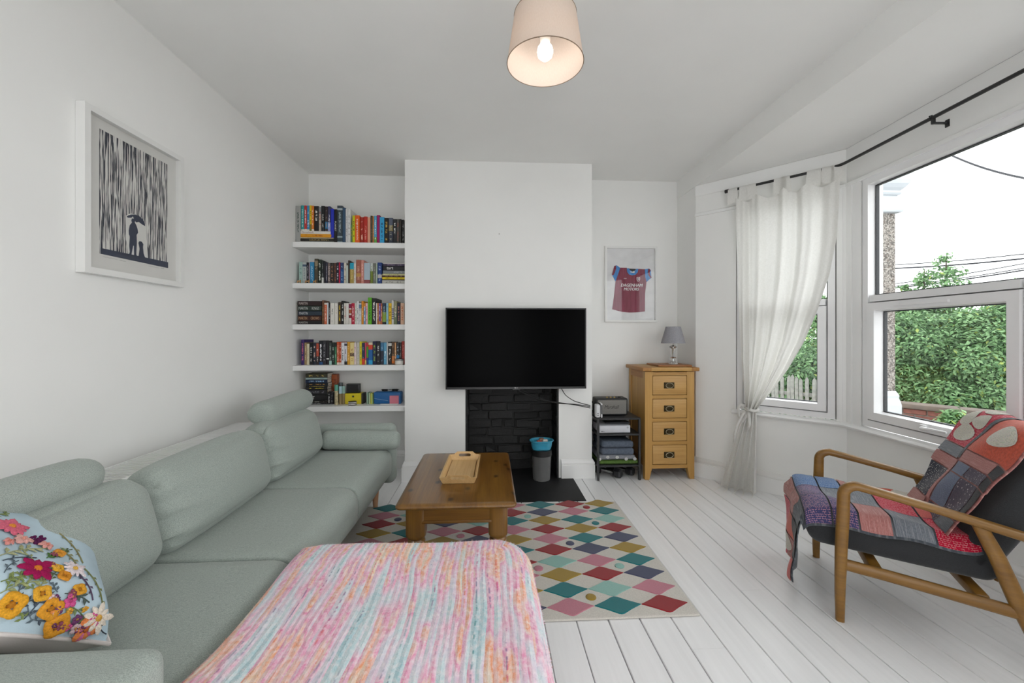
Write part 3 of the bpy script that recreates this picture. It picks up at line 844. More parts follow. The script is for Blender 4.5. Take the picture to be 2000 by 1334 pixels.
for (x0, y0, x1, y1, c, lv, ls) in ((0, 1085, 95, 1072, 'a9ab84', 8, 0.022), (0, 1140, 90, 1125, '7f8d55', 8, 0.02), (0, 1160, 90, 1135, '9aa070', 6, 0.018), (40, 1230, 105, 1160, '4a5560', 5, 0.014), (0, 1212, 75, 1172, '47535c', 5, 0.014),
        (60, 1235, 95, 1215, '4a5560', 3, 0.012), (70, 1112, 110, 1125, '4d5a48', 0, 0.01), (120, 1075, 150, 1110, '8c8a62', 5, 0.014), (125, 1160, 175, 1180, '4f5d57', 5, 0.018), (140, 1190, 165, 1225, '6f8158', 4, 0.016), (92, 1092, 108, 1085, '4f7a34', 6, 0.016), (150, 1120, 180, 1175, '5a4860', 5, 0.012), (5, 1095, 70, 1090, '4a5560', 4, 0.01), (150, 1240, 200, 1248, '3f4650', 2, 0.012), (110, 1040, 160, 1100, '8f8a60', 5, 0.012), (160, 1110, 200, 1190, '7a7f52', 6, 0.012)):
    stem(*ab(x0, y0), *ab(x1, y1), c, 0.08, 0.0012, lv, ls)
qb = random.Random(17)
for k in range(34):
    px, py = qb.uniform(95, 195), qb.uniform(1075, 1240)
    if px > 30 + (py - 970) * 0.62: continue
    bloom('small_bud', *ab(px, py), qb.uniform(0.006, 0.010), 5, qb.choice(('c9548c', 'd98a4a', '6f3f6a', 'c9b0b4', 'd9a640', '8a4a5a')), 'b58a4a', 0.42)
for k in range(16):
    px, py = qb.uniform(5, 150), qb.uniform(1080, 1235)
    stem(*ab(px, py), *ab(px + qb.uniform(-28, 28), py - qb.uniform(10, 30)), qb.choice(('7f8d55', '9aa070', '55624a', '5d6a72')), 0.1, 0.001, 4, 0.012)
for k in range(60):     # the rest of the embroidery, on the side turned away from the viewer
    a_, b_ = qb.uniform(-.88, .88), qb.uniform(-.88, .88)
    q_ = cush_M @ pillow_pt(a_, b_); d_ = q_.y * _C + q_.x * _S
    if d_ > 0.1 and 1000 + 800 * (q_.x * _C - q_.y * _S) / d_ > -12: continue
    if k % 3 == 0: ring_flower(a_, b_, qb.uniform(.014, .024), qb.choice(('d79b2b', 'd2912a', 'd9a32e')), 'b07420')
    elif k % 3 == 1: bloom('meadow_flower', a_, b_, qb.uniform(.018, .032), qb.choice((6, 8, 10)), qb.choice(('d56fae', 'd66a80', '9c1450', 'd9cdd0')), 'd6a040', .28)
    else: stem(a_, b_, max(-.95, min(.95, a_ + qb.uniform(-.3, .3))), max(-.95, min(.95, b_ + .3)), qb.choice(('7f8d55', '9aa070', '4a5560')), .1, .0012, 6, .018)
for (px, py) in ((22, 987), (42, 995)):
    bloom('brown_bud', *ab(px, py), 0.012, 4, '5c2a1e', '4a2018', 0.5)
# ------------------------------------------------------------------ floating shelves in the left alcove
SHZ = [1.937, 1.604, 1.270, 0.937, 0.603]
SHN = ['topmost', 'second from the top', 'middle', 'second from the bottom', 'lowest']
SHW = ['the top shelf', 'the second shelf', 'the middle shelf', 'the fourth shelf', 'the lowest shelf']
YS, YBK = 3.40, 3.452
for i, z in enumerate(SHZ):
    mb = MB().rbox(XL + 0.001, XC0 - 0.001, YS, YB - 0.001, z - 0.044, z, 0.002, 1)
    tag(based(obj('floating_shelf', mb, M_SHELF)), f'thick white floating shelf in the alcove, {SHN[i]} of five', 'shelf', 'alcove shelves')
M_PAGES = plain('book_pages', 'd9d2c3', 0.9, var=0.12, vs=400)
_bm = {}
def cover_mat(base, ink=None, bands=(), seed=0, text=(0.15, 0.85), lie=False, tw=0.2):
    """printed spine: base colour, blocks of colour along the spine and small illegible print"""
    t = NT('book_cover'); t.set(rough=0.45, spec=0.4)
    g = t.sep(t.tc('Generated')); u, v = (g[2], g[0]) if lie else (g[0], g[2])
    c = t.mix(t.math('MULTIPLY', t.noise(t.tc(), 40, 3), 0.12), lin(base), tuple(x * 0.6 for x in lin(base)))
    for (b0, b1, bc) in bands:
        m = t.math('MULTIPLY', t.math('GREATER_THAN', v, b0), t.math('LESS_THAN', v, b1))
        c = t.mix(m, c, lin(bc))
    if ink:
        off = t.math('ABSOLUTE', t.math('SUBTRACT', u, 0.5))
        inside = t.math('MULTIPLY', t.math('LESS_THAN', off, tw), t.math('MULTIPLY', t.math('GREATER_THAN', v, text[0]), t.math('LESS_THAN', v, text[1])))
        nz = t.noise(t.comb(t.math('MULTIPLY', u, 3.0), t.math('MULTIPLY', v, 26.0), seed * 3.17), 1.0, 2, 0.6)
        gap = t.noise(t.comb(0.0, t.math('MULTIPLY', v, 4.5), seed * 1.7), 1.0, 1)
        m = t.math('MULTIPLY', inside, t.math('MULTIPLY', t.math('GREATER_THAN', nz, 0.5), t.math('GREATER_THAN', gap, 0.46)))
        c = t.mix(m, c, lin(ink))
    t.color(c); return t.m
def book_geometry(w, h, d, lie=False):
    """cover (spine + two boards) and page block of a closed book; spine towards -y, base at z=0"""
    c, p = MB(), MB(); b = min(0.0018, w * 0.14); rd = min(w * 0.25, 0.006)
    prof = [(-w / 2, d), (-w / 2, rd * 0.6), (-w / 2 + rd * 0.5, rd * 0.12), (0, 0), (w / 2 - rd * 0.5, rd * 0.12), (w / 2, rd * 0.6), (w / 2, d), (w / 2 - b, d), (w / 2 - b, rd + b), (-w / 2 + b, rd + b), (-w / 2 + b, d)]
    c.prism(prof, 0, h)
    p.box(-w / 2 + b, w / 2 - b, rd + b, d - 0.003, 0.002, h - 0.003)
    if lie:
        M_ = Matrix(((0, 0, 1, -h / 2), (0, 1, 0, 0), (-1, 0, 0, w / 2), (0, 0, 0, 1))); c.xf(M_); p.xf(M_)
    return c, p
def put_book(x0, x1, z0, z1, base, label, ink=None, bands=(), title=None, seed=0, depth=0.14, y=YBK, lie=False, hard=False, tilt=0.0, tfit=0.8, tcol=None, tpos=0.5, tspan=0.6):
    w, h = ((x1 - x0), (z1 - z0)) if not lie else ((z1 - z0), (x1 - x0))
    c, p = book_geometry(w, h, depth, lie)
    o = obj('book', c, cover_mat(base, ink if not title or tcol else None, bands, seed, lie=lie), smooth=35)
    o.location = ((x0 + x1) / 2, y, z0); o.rotation_euler = (0, tilt, 0)
    tag(o, label, 'book', 'books on the alcove shelves')
    obj('pages', p, M_PAGES, o, local=True, smooth=0)
    if title:
        if lie: tb = text_mb(title, w * 0.55, min(h * tspan, w * 0.5 * len(title))); tb.xf(Matrix.Translation(((tpos - 0.5) * h, -0.0006, w / 2)))
        else: tb = text_mb(title, w * 0.55, min(h * tspan, w * 0.6 * len(title))); tb.xf(Matrix.Translation((0, -0.0006, h * tpos)) @ Matrix.Rotation(R(90), 4, 'Y'))
        obj('spine_title', tb, plain('spine_ink_' + (ink or 'ffffff'), ink or 'f2f2ee', 0.6), o, local=True, smooth=0)
    return o
ORD = ['first', 'second', 'third', 'fourth', 'fifth', 'sixth', 'seventh', 'eighth', 'ninth', 'tenth', 'eleventh', 'twelfth', '13th', '14th', '15th', '16th', '17th', '18th', '19th', '20th', '21st', '22nd', '23rd', '24th', '25th', '26th', '27th', '28th', '29th', '30th', '31st', '32nd', '33rd', '34th', '35th', '36th', '37th', '38th', '39th', '40th', '41st', '42nd', '43rd', '44th', '45th', '46th']
Z7 = 250 / 1962.0
def bx(zx): return at(560 + zx * Z7, 600, Y=YBK).x
def bz(zx, zy, oy): return at(560 + zx * Z7, oy + zy * Z7, Y=YBK).z
def row_of(shelf, oy, base_z, items, where, dflt=0.14):
    """items: (x0, x1, top, colour, words, ink, bands, title) measured on the photograph"""
    for i, it in enumerate(items):
        x0, x1, top, colr, desc = it[:5]
        ink = it[5] if len(it) > 5 else 'e8e4dc'; bands = it[6] if len(it) > 6 else (); title = it[7] if len(it) > 7 else None
        X0, X1 = bx(x0) + 0.0004, bx(x1) - 0.0004
        zt = max(bz((x0 + x1) / 2, top, oy), base_z + 0.05)
        q = random.Random(shelf * 100 + i)
        put_book(X0, X1, base_z + 0.0004, zt, colr, f'{desc}, {ORD[i]} from left on {where}', ink, bands, title, shelf * 50 + i, q.uniform(0.12, 0.15) if zt - base_z < 0.2 else q.uniform(0.16, 0.2), YBK + q.uniform(-0.002, 0.006), tspan=0.75)
def stack_of(shelf, oy, base_z, items, where):
    """lying books bottom to top: (x0, x1, ytop, ybottom, colour, words, ink, title, tpos, tspan)"""
    z = base_z
    for i, it in enumerate(items):
        x0, x1, yt, yb, colr, desc = it[:6]
        ink = it[6] if len(it) > 6 else 'e8e4dc'; title = it[7] if len(it) > 7 else None
        hgt = max(0.006, bz(x0, yt, oy) - bz(x0, yb, oy)) * 0.98
        X1 = min(bx(x1), XC0 - 0.002)
        put_book(bx(x0), X1, z + 0.0003, z + hgt, colr, f'{desc}, {"bottom" if i == 0 else ORD[i] + " from bottom"} of flat pile {where}', ink, (), title, shelf * 50 + 30 + i, 0.16, YBK + 0.002 * (i % 3), lie=True, tpos=it[8] if len(it) > 8 else 0.4, tspan=it[9] if len(it) > 9 else 0.5)
        z += hgt
    return z
# --- top shelf
za = SHZ[0]
put_book(XL + 0.002, bx(212) - 0.001, za + .0004, bz(170, 565, 330), 'a3a4a2', 'tall grey book at the far left end of the top shelf', '5f6a66', (), None, 1, 0.2)
zt = stack_of(0, 330, za, [(200, 722, 1090, 1120, 'd8d8d4', 'thin white book', '66686a'), (196, 722, 1040, 1088, '2a2824', 'black book with small gold print', '9c8a55'), (210, 715, 1022, 1040, 'cdbb97', 'thin cream book', '8a6f45'), (212, 683, 970, 1022, 'e09a1e', 'orange book', 'b8651a'), (212, 672, 922, 968, 'e6e3dc', 'white cookery book with dark red title', '7a3327', 'Greekish', 0.23, 0.40)], 'on top shelf')
row_of(0, 330, zt, [(214, 262, 555, '2f9a9c', 'teal paperback', 'd9ece8', ((0, .06, 'e8e4dc'),)), (262, 303, 556, 'c23a35', 'red paperback', 'f0d8d0', ((0, .07, 'f0e8e0'),)), (303, 345, 556, '3b8fc4', 'mid blue paperback', 'd8e6f0', ((0, .06, 'e8e4dc'),)), (345, 380, 556, 'e3c51b', 'yellow paperback', '4a4a30', ((0, .25, '7b7b38'),)), (380, 415, 562, 'df7d2a', 'orange paperback', 'f4ddc0', ((0, .06, 'e8e4dc'),)), (415, 487, 566, '1f1d1e', 'black paperback with white print', 'e8e4dc'), (487, 525, 580, 'c7b9ab', 'grey and pink patterned paperback', 'a53b3b', ((.7, 1, '8c8f92'),)), (525, 580, 566, '1c1c1e', 'black paperback with white emblem', 'e4e4e0'), (580, 628, 572, '3a2f31', 'dark brown paperback with blue foot', '9a8a85', ((.1, .38, '2f7fae'),)), (628, 668, 572, '3d3f63', 'indigo and lavender paperback', 'e6e6ee', ((.0, .35, '9aa0cc'),))], 'the top shelf pile')
put_book(bx(670) + .0005, bx(722), za + (bz(690, 1032, 330) - bz(690, 1122, 330)), bz(690, 610, 330), '2333b4', 'bright blue hardback beside the flat pile on the top shelf', None, (), None, 3, 0.15)
row_of(0, 330, za, [(722.5, 768, 615, '1b1b1c', 'black paperback with white capitals', 'ededea', (), 'PLANET'), (768, 850, 558, '3a474f', 'tall slate grey hardback with pale panels', '8d9ba1', ((.02, .06, '9fb0b6'), (.16, .2, '9fb0b6'), (.88, .93, 'aeb9bd'))), (850, 898, 592, '35506b', 'dark blue hardback', None), (900, 935, 610, 'd5d5d4', 'thin white paperback', '9a9a9a'), (935, 976, 612, 'dddddc', 'white paperback with grey print', '8b8b8b'), (978, 1002, 850, '5d7f55', 'short green paperback', 'c89a3a'), (1002, 1045, 710, 'cdcf1d', 'acid yellow paperback', '55561c'), (1045, 1116, 710, 'e4611b', 'orange paperback with white title', 'f4f0ea', (), 'supersonic'), (1120, 1178, 735, 'a52a20', 'dark red paperback', 'e2b7a2'), (1178, 1235, 728, 'b93026', 'red paperback', 'd98f80'), (1235, 1280, 740, 'dc9c80', 'peach paperback', None), (1280, 1312, 715, '4b4331', 'dark olive paperback', '7d7150'), (1312, 1335, 722, 'b87a45', 'tan paperback', 'e4c39a'), (1335, 1376, 718, '5aa9cf', 'pale blue paperback with green foot', 'e6f0f4', ((0, .25, '6aa84a'),)), (1376, 1424, 705, '9b0f5f', 'magenta paperback', None), (1424, 1495, 738, '37a0d2', 'sky blue paperback', '1f5f86'), (1495, 1558, 750, '1f1b1a', 'black paperback with gold print', 'c4a04a'), (1558, 1626, 748, '5a6070', 'grey blue paperback', 'a8a89a', ((0, .5, '3a3f4d'), (.5, .72, '8d7f55'))), (1626, 1682, 765, '2c2d31', 'charcoal paperback with white title', 'e8e8e4', ()), (1682, 1722, 765, '55534f', 'mid grey paperback', 'a04a3a'), (1722, 1756, 765, '35332f', 'dark brown paperback', None), (1766, 1798, 775, '2a2a2a', 'black paperback at the right-hand end', 'c9c9c5')], 'the top shelf')
# --- second shelf
zb = SHZ[1]
row_of(1, 490, zb, [(182, 240, 168, '9fbab4', 'pale green paperback', '6f8a85'), (240, 300, 175, 'b3bab8', 'pale grey paperback', '7a8a90', ((.8, .9, '44586e'),)), (300, 340, 175, '23252f', 'dark navy paperback', '9a9aa5'), (340, 347, 178, 'd5a9ad', 'very thin pink paperback', None), (347, 415, 168, '3487b4', 'bright blue paperback', '9ec5db'), (422, 475, 120, '4a4334', 'tall olive brown hardback', 'b7a98a', ((.72, .92, '8c7f66'),)), (475, 528, 130, '1e2b21', 'dark green hardback with white print', 'dfe3da'), (530, 562, 150, '22282a', 'black paperback with white foot', '8a8f8f', ((0, .27, 'd9d9d5'),)), (562, 592, 158, '25242c', 'black paperback', None), (592, 626, 183, '2b2b3d', 'dark indigo paperback', 'a9a9b4'), (626, 668, 185, '70625f', 'grey patterned paperback', 'cfc0b8'), (668, 720, 185, '2b2220', 'dark brown paperback', 'b07a5a'), (720, 756, 185, '4f3029', 'red brown paperback', '9a6a50'), (756, 798, 175, '1e2233', 'navy paperback with pale print', 'd8d8de', ()), (798, 819, 175, 'c01743', 'thin crimson paperback', None), (819, 871, 180, '1d4f8c', 'royal blue paperback', '8fb0d2', ((.68, 1, '2a3a66'),)), (871, 911, 182, 'cfcabd', 'cream paperback with dark bands', '4a4a48'), (911, 940, 222, 'c4d0c6', 'pale green thin paperback', None), (940, 964, 145, '3d2e26', 'dark brown taller paperback', None), (964, 1028, 185, 'a99149', 'tan paperback with cyan top', 'cdb878', ((.7, 1, '24a0bd'),)), (1028, 1060, 187, 'd9d5cd', 'white paperback', 'b07a70'), (1060, 1135, 135, '9f5c4a', 'terracotta hardback', 'c9a08a', ((.3, .45, 'b98a4a'),)), (1135, 1182, 140, 'd08c80', 'salmon pink hardback', 'e6bdb0'), (1182, 1276, 185, 'a9bac6', 'pale blue book with red foot', None, ((0, .2, '8f4a4c'),)), (1278, 1320, 187, 'c9cdc8', 'white paperback with green foot', '6f8a4a', ((0, .62, '6f7d2a'),)), (1320, 1370, 190, '6c6f65', 'grey olive paperback', '9fa295'), (1370, 1386, 195, 'b9cdb9', 'thin pale green paperback', None)], 'the second shelf')
o = put_book(bx(1389), bx(1455), zb + .0006, bz(1420, 178, 490), '1c3a78', 'royal blue paperback leaning beside the flat pile of the second shelf', 'a9b9d6', ((.28, .45, 'b9b0a8'),), None, 80, 0.14, YBK + 0.003)
stack_of(1, 490, zb, [(1462, 1812, 432, 496, 'c3c2ba', 'pale grey book', '8a8a84'), (1462, 1812, 418, 431, '33271f', 'thin dark brown book', None), (1462, 1812, 378, 418, 'd9bf16', 'yellow book', '6a5f1a'), (1462, 1812, 356, 378, '4a2620', 'thin maroon book', 'c0a090'), (1465, 1812, 329, 355, 'd2cd98', 'thin cream book', 'a39c5a'), (1472, 1812, 275, 328, '7d8184', 'grey book', '9fa3a5'), (1474, 1812, 205, 273, '1d1b20', 'black cookery book with white title', 'f0eeea', 'tart', 0.32, 0.3), (1482, 1812, 168, 204, '3a2f45', 'dark purple book', '8a7a95'), (1488, 1812, 156, 166, 'dedad6', 'thin white book', None)], 'on second shelf')
M_TAN = wood('small_tan_wood', 'c79a62', '9c7040', 2, 3)
for i, (x0, x1) in enumerate(((183, 236), (302, 372), (424, 470))):
    a_, b_ = bx(x0), bx(x1); w_ = b_ - a_; h_ = 0.028
    mb = MB()
    prof = [(-.5, 0), (-.3, 0), (-.28, .45), (.22, .45), (.26, 0), (.46, 0), (.44, .6), (.52, .98), (.36, 1.0), (.30, .78), (-.42, .76)]
    mb.prism([(p * w_, q_ * h_) for p, q_ in prof], 0, 0.012, lambda p, q_, h: ((a_ + b_) / 2 + p, YS + 0.022 + h, zb + 0.0005 + q_))
    tag(based(obj('wooden_ornament', mb, M_TAN)), f'tiny tan wooden animal ornament at the edge of the second shelf, {["leftmost", "middle", "rightmost"][i]} of three', 'ornament', 'wooden ornaments')
# --- middle shelf
zm = SHZ[2]
stack_of(2, 490, zm, [(166, 535, 1083, 1140, '1e1c1d', 'black fantasy novel', 'b9b6b0', 'MARTIN', 0.24, 0.36), (166, 535, 999, 1079, '3f211a', 'dark red brown fantasy novel', 'c9a07a', 'MARTIN     CROWS', 0.47, 0.85), (166, 535, 919, 993, '26323f', 'dark blue fantasy novel', 'c9ccd0', 'MARTIN', 0.24, 0.36), (166, 535, 832, 913, '2a3531', 'dark green fantasy novel', 'c4c8c4', 'MARTIN     KINGS', 0.47, 0.85), (164, 532, 752, 826, '2b1a1b', 'dark maroon fantasy novel', 'c9bcb8', 'MARTIN', 0.24, 0.36)], 'on middle shelf')
row_of(2, 490, zm, [(540, 572, 757, '6f4a34', 'brown patterned paperback', 'b08a5a'), (572, 613, 798, 'cf6a44', 'orange and white paperback', 'f0d0c0', ((.92, 1, 'e0d8d0'),)), (613, 636, 795, 'd2d5da', 'thin white paperback', None), (636, 666, 796, '202224', 'black paperback', 'b9b9b5'), (666, 729, 800, 'dddad3', 'white paperback with grey print', '8a8882'), (729, 785, 800, 'e0ddd5', 'thick white paperback', 'c9c0b0'), (785, 833, 786, '3d3020', 'dark brown paperback with gold print', 'd6b428'), (833, 872, 765, '1b1a1a', 'black paperback with white print', 'dedede'), (872, 909, 800, 'd8d5cd', 'off-white paperback', 'b0645a'), (909, 948, 800, 'dcd9d2', 'plain white paperback', None), (948, 988, 800, 'd9d3cb', 'white paperback with maroon blocks', None, ((.75, .96, '7d1840'), (.52, .7, 'a3542e'), (.3, .44, '7a1d2b'))), (988, 1037, 800, 'b31638', 'crimson paperback with white title', 'f2e8e4', ()), (1037, 1070, 800, 'd6d8cf', 'white and green paperback', '5f8a55'), (1070, 1105, 770, 'd9d9d8', 'taller white paperback', '77787a'), (1105, 1142, 800, 'cfd0d0', 'white paperback with photo panel', '77787a', ((.75, .93, '55779a'),)), (1142, 1176, 768, 'd98d1f', 'amber paperback', 'f0d9a0'), (1176, 1207, 800, '6a93b8', 'blue paperback with orange top', 'dfe6ec', ((.8, 1, 'cf8a3a'),)), (1207, 1243, 800, 'dcb0b6', 'pink and white paperback', 'a83a55'), (1243, 1303, 715, '58a81e', 'tall bright green paperback', '1f4a12', ()), (1303, 1368, 725, '1d1b1c', 'tall black hardback with white print', 'dedbd6'), (1368, 1386, 800, 'dcd8d2', 'thin white paperback', None), (1386, 1410, 800, 'b9703c', 'tan paperback', 'e6c9a8'), (1410, 1438, 802, '6a4a9a', 'purple paperback', 'e6d9e6', ((0, .15, 'c9885a'),)), (1438, 1464, 802, 'b0603c', 'rust paperback', 'e0c0a8'), (1464, 1523, 800, '2a3f55', 'navy paperback with green foot', '7f9a9a', ((.12, .58, '7f9a3a'), (0, .12, '22272a'))), (1523, 1556, 800, '8fb9cc', 'pale blue paperback', '3f6a8a'), (1556, 1605, 800, 'e2b81c', 'yellow paperback', '6a5a1f'), (1605, 1638, 757, 'd5d2ce', 'white paperback with navy bars', None, ((.62, .66, '2a2a66'), (.54, .58, '2a2a66'), (.46, .5, '2a2a66'), (.38, .42, '2a2a66'), (.3, .34, '2a2a66'), (.22, .26, '2a2a66'))), (1638, 1690, 770, '6f7a5a', 'green and beige paperback', 'd9d6c6', ((.5, 1, '93906f'),)), (1690, 1741, 800, '22283f', 'dark navy paperback', 'c07a6a'), (1741, 1800, 800, 'd8b296', 'cream paperback with orange lettering', 'c25a22')], 'the middle shelf')
# --- fourth shelf
zf = SHZ[3]
row_of(3, 650, zf, [(218, 265, 103, '3a2466', 'tall purple hardback', 'd06a7a'), (265, 303, 150, '9a835a', 'tan patterned paperback', 'd9c79a'), (303, 342, 170, 'd6cdb0', 'cream paperback', 'a3946a'), (342, 398, 152, '1a1c1f', 'black paperback with white print', 'c9c9c9'), (398, 447, 152, '232a36', 'dark navy paperback', 'd9b9ac'), (447, 490, 150, '33282a', 'black and red paperback', 'd9d2ce', ((.38, .96, 'b04a35'),)), (490, 549, 120, '17171f', 'tall black hardback with white title', 'e6e6ea', ((0, .12, '1f4a7a'),)), (549, 600, 122, '2b2a30', 'charcoal hardback', '8a8a90'), (600, 648, 150, '28242a', 'black paperback with white label', None, ((.24, .3, 'e2e2e0'),)), (648, 688, 150, '37413d', 'grey green paperback', 'a5b0aa', ((0, .18, '9fc4bd'),)), (688, 735, 150, '16261f', 'dark green paperback', 'a9b9ae'), (735, 762, 152, '3f7f5a', 'green paperback with black top', 'a9cdb4', ((.82, 1, '1a1d1b'),)), (762, 799, 140, 'c2532f', 'orange red paperback', 'f0d4c4', ((0, .1, 'e0cfc4'),)), (799, 835, 140, 'b94a2a', 'rust red paperback', 'f0d4c4', ((0, .1, 'e0cfc4'),)), (835, 880, 150, 'dfdfe2', 'white paperback with thin title', '55575a', ()), (880, 922, 150, 'd3d1d9', 'pale lilac paperback with black foot', '6a6a80', ((0, .15, '26262a'), (.85, .95, '33333f'))), (922, 965, 140, 'd0972a', 'golden paperback', 'e6c27a'), (965, 1032, 150, 'e2cf8d', 'cream yellow paperback with stamp', 'b98a5a', ((.38, .53, '5a4a3a'),)), (1032, 1066, 150, 'dfd0cc', 'pale pink paperback', 'b05a80'), (1066, 1113, 150, 'c4c1b9', 'pale grey paperback', 'a5a29a'), (1113, 1151, 135, 'd8cb2a', 'lemon yellow paperback', '66602a'), (1151, 1193, 155, '222c4d', 'navy paperback with red foot', '8a95b0', ((0, .28, 'cf3f2a'),)), (1193, 1217, 150, 'c0485f', 'rose red paperback', None, ((0, .2, 'd9c46a'),)), (1217, 1247, 150, 'b23434', 'red paperback with green panel', None, ((.32, .82, '4a9a2f'), (0, .3, '24407a'))), (1247, 1316, 150, '1f5f9f', 'blue book with red and cyan blocks', None, ((.68, .9, 'd0452a'), (.9, 1, 'd9cdb4'), (0, .2, '2f9fcf'))), (1316, 1372, 130, '1f2240', 'dark navy hardback', '8fb04a'), (1372, 1431, 150, '222226', 'black paperback with white stars', 'cfcfd2'), (1431, 1483, 150, '2a2f3f', 'navy paperback with pale blue top', '8fb4cc', ((.62, 1, '3f6f93'),)), (1483, 1531, 150, '5b9cbd', 'light blue paperback', 'd9e8f0'), (1531, 1549, 145, 'd9d9d8', 'thin white paperback', None), (1549, 1608, 140, '2a2a28', 'black paperback with white emblem', 'd9d9d4', ((.82, .95, 'cfcfca'),)), (1608, 1651, 140, '553d2c', 'brown paperback with orange foot', 'b0906a', ((.05, .38, 'cf6f24'),)), (1651, 1678, 150, 'cf9a6a', 'cream and orange paperback', 'f0e0cc'), (1678, 1726, 150, '25272d', 'black paperback with blue label', 'a9b4c0', ((.28, .42, '2f86c4'),)), (1726, 1759, 150, '33312f', 'dark grey paperback', '8a8680'), (1759, 1806, 130, 'a8352c', 'red hardback at the right-hand end', 'c9756a')], 'the fourth shelf')
cnd = thing('candle_jar', 'small white candle jar with grey lid before the books on the fourth shelf', 'candle', (bx(1738), 3.425, zf))
cx_, cr_ = bx(1738), (bx(1805) - bx(1672)) / 2 - 0.001
obj('jar', MB().lathe([(cr_ * .85, 0), (cr_ * .95, .004), (cr_, .012), (cr_, .030), (cr_ * .96, .034)], (cx_, 3.425, zf + .0005), 24), plain('white_ceramic', 'd9d6cf', 0.3), cnd)
obj('lid', MB().lathe([(cr_ * 1.0, .034), (cr_ * 1.02, .036), (cr_ * 1.02, .046), (cr_ * .95, .048)], (cx_, 3.425, zf + .0005), 24), plain('grey_tin', '9a9896', 0.4, metal=0.6), cnd)
# --- lowest shelf
zl = SHZ[4]
YL = 3.50
def lx(zx, y=YL): return at(560 + zx * Z7, 760, Y=y).x
def lh(y0, y1, y=YL): return (y1 - y0) * Z7 * (y * 1.0) / 800.0
z = zl
for i, (yt, yb, colr, desc, ink, title) in enumerate(((1058, 1082, '1b1b1d', 'thin black paperback', 'c9c9c9', None), (1026, 1057, '211d1c', 'black paperback with grey print', 'a9a9a5', None), (932, 1024, '18181a', 'thick black novel with white title', 'e9e9e6', 'LIST'), (848, 930, '1f1e22', 'thick black novel with dark lettering', '6a6a72', None), (813, 846, '26262a', 'charcoal paperback with yellow print', 'c2b02c', None), (787, 811, '1a1c1e', 'thin black paperback with gold edge', 'b9a24a', None), (747, 785, '20242a', 'black paperback with orange print', 'b98a4a', None), (692, 746, '1c2a44', 'dark blue thriller with pale capitals', '9fc4e6', None), (662, 690, '9fb4b4', 'pale green paperback', '7a9494', None), (598, 660, '3d3a2a', 'dark olive paperback with gold print', 'b9a55a', None))):
    h_ = lh(yt, yb) * 0.985
    j = random.Random(i).uniform(-.004, .004)
    put_book(lx(290) + j, lx(622) + j, z + .0003, z + h_, colr, f'{desc}, {"bottom" if i == 0 else ORD[i] + " from bottom"} of tall pile, lowest shelf', ink, (), title, 300 + i, 0.13, YL + abs(j), lie=True, tpos=0.25 if title == 'LIST' else 0.5, tspan=0.27 if title == 'LIST' else 0.6)
    z += h_
put_book(lx(628), lx(668), zl + .0004, zl + lh(890, 1078) * 1.0, '201f22', 'black paperback upright beside the tall pile on the lowest shelf', 'd0d0d0', (), None, 320, 0.12, YL)
put_book(lx(669), lx(714), zl + .0004, zl + lh(895, 1078), '262428', 'charcoal paperback upright beside the tall pile on the lowest shelf', '8a8a90', (), None, 321, 0.12, YL)
# orange patterned box-file book leaning behind
mb = MB().rbox(lx(640, 3.6), lx(770, 3.6), 3.60, 3.66, zl + 0.0006, zl + lh(662, 1082, 3.6), 0.004, 2)
tag(based(obj('patterned_book', mb, cover_mat('a6532a', '7a3a1a', (), 77, tw=0.45))), 'rust orange patterned hardback behind the tall pile on the lowest shelf', 'book', 'books on the alcove shelves')
def tin(x0, x1, y0, y1, y, body, top, name, label, k=0.3):
    cx, r = (lx(x0, y) + lx(x1, y)) / 2, (lx(x1, y) - lx(x0, y)) / 2; H_ = lh(y0, y1, y)
    t = thing(name, label, 'tin', (cx, y + r, zl))
    c = (cx, y + r, zl + 0.0005)
    obj('body', MB().lathe([(r * .97, 0), (r, .003), (r, H_ * (1 - k))], c, 20), body, t)
    obj('lid', MB().lathe([(r * 1.02, H_ * (1 - k)), (r * 1.02, H_ - .003), (r * .96, H_)], c, 20), top, t)
tin(724, 780, 778, 1078, 3.47, plain('cream_printed_tin', 'b3a684', 0.4, var=0.5, vs=60), plain('jade_lid', '4f9a86', 0.4), 'storage_tin', 'tall cream tin with green lid on the lowest shelf')
tin(783, 850, 762, 1062, 3.57, plain('grey_tin_body', '5c6467', 0.4), plain('grey_tin_lid', '4b5457', 0.4), 'storage_tin', 'grey tin standing behind the two pale blue ones on the lowest shelf')
tin(792, 838, 798, 1070, 3.49, plain('bronze_tin', '8a7750', 0.4, var=0.2), plain('pale_blue_lid', 'a8c6d2', 0.45), 'storage_tin', 'slim bronze tin with pale blue lid beside the cream tin', 0.4)
tin(840, 888, 798, 1070, 3.495, plain('bronze_tin', '8a7750', 0.4, var=0.2), plain('sage_lid', '8fb0a6', 0.45), 'storage_tin', 'slim bronze tin with sage lid beside the yellow box', 0.4)
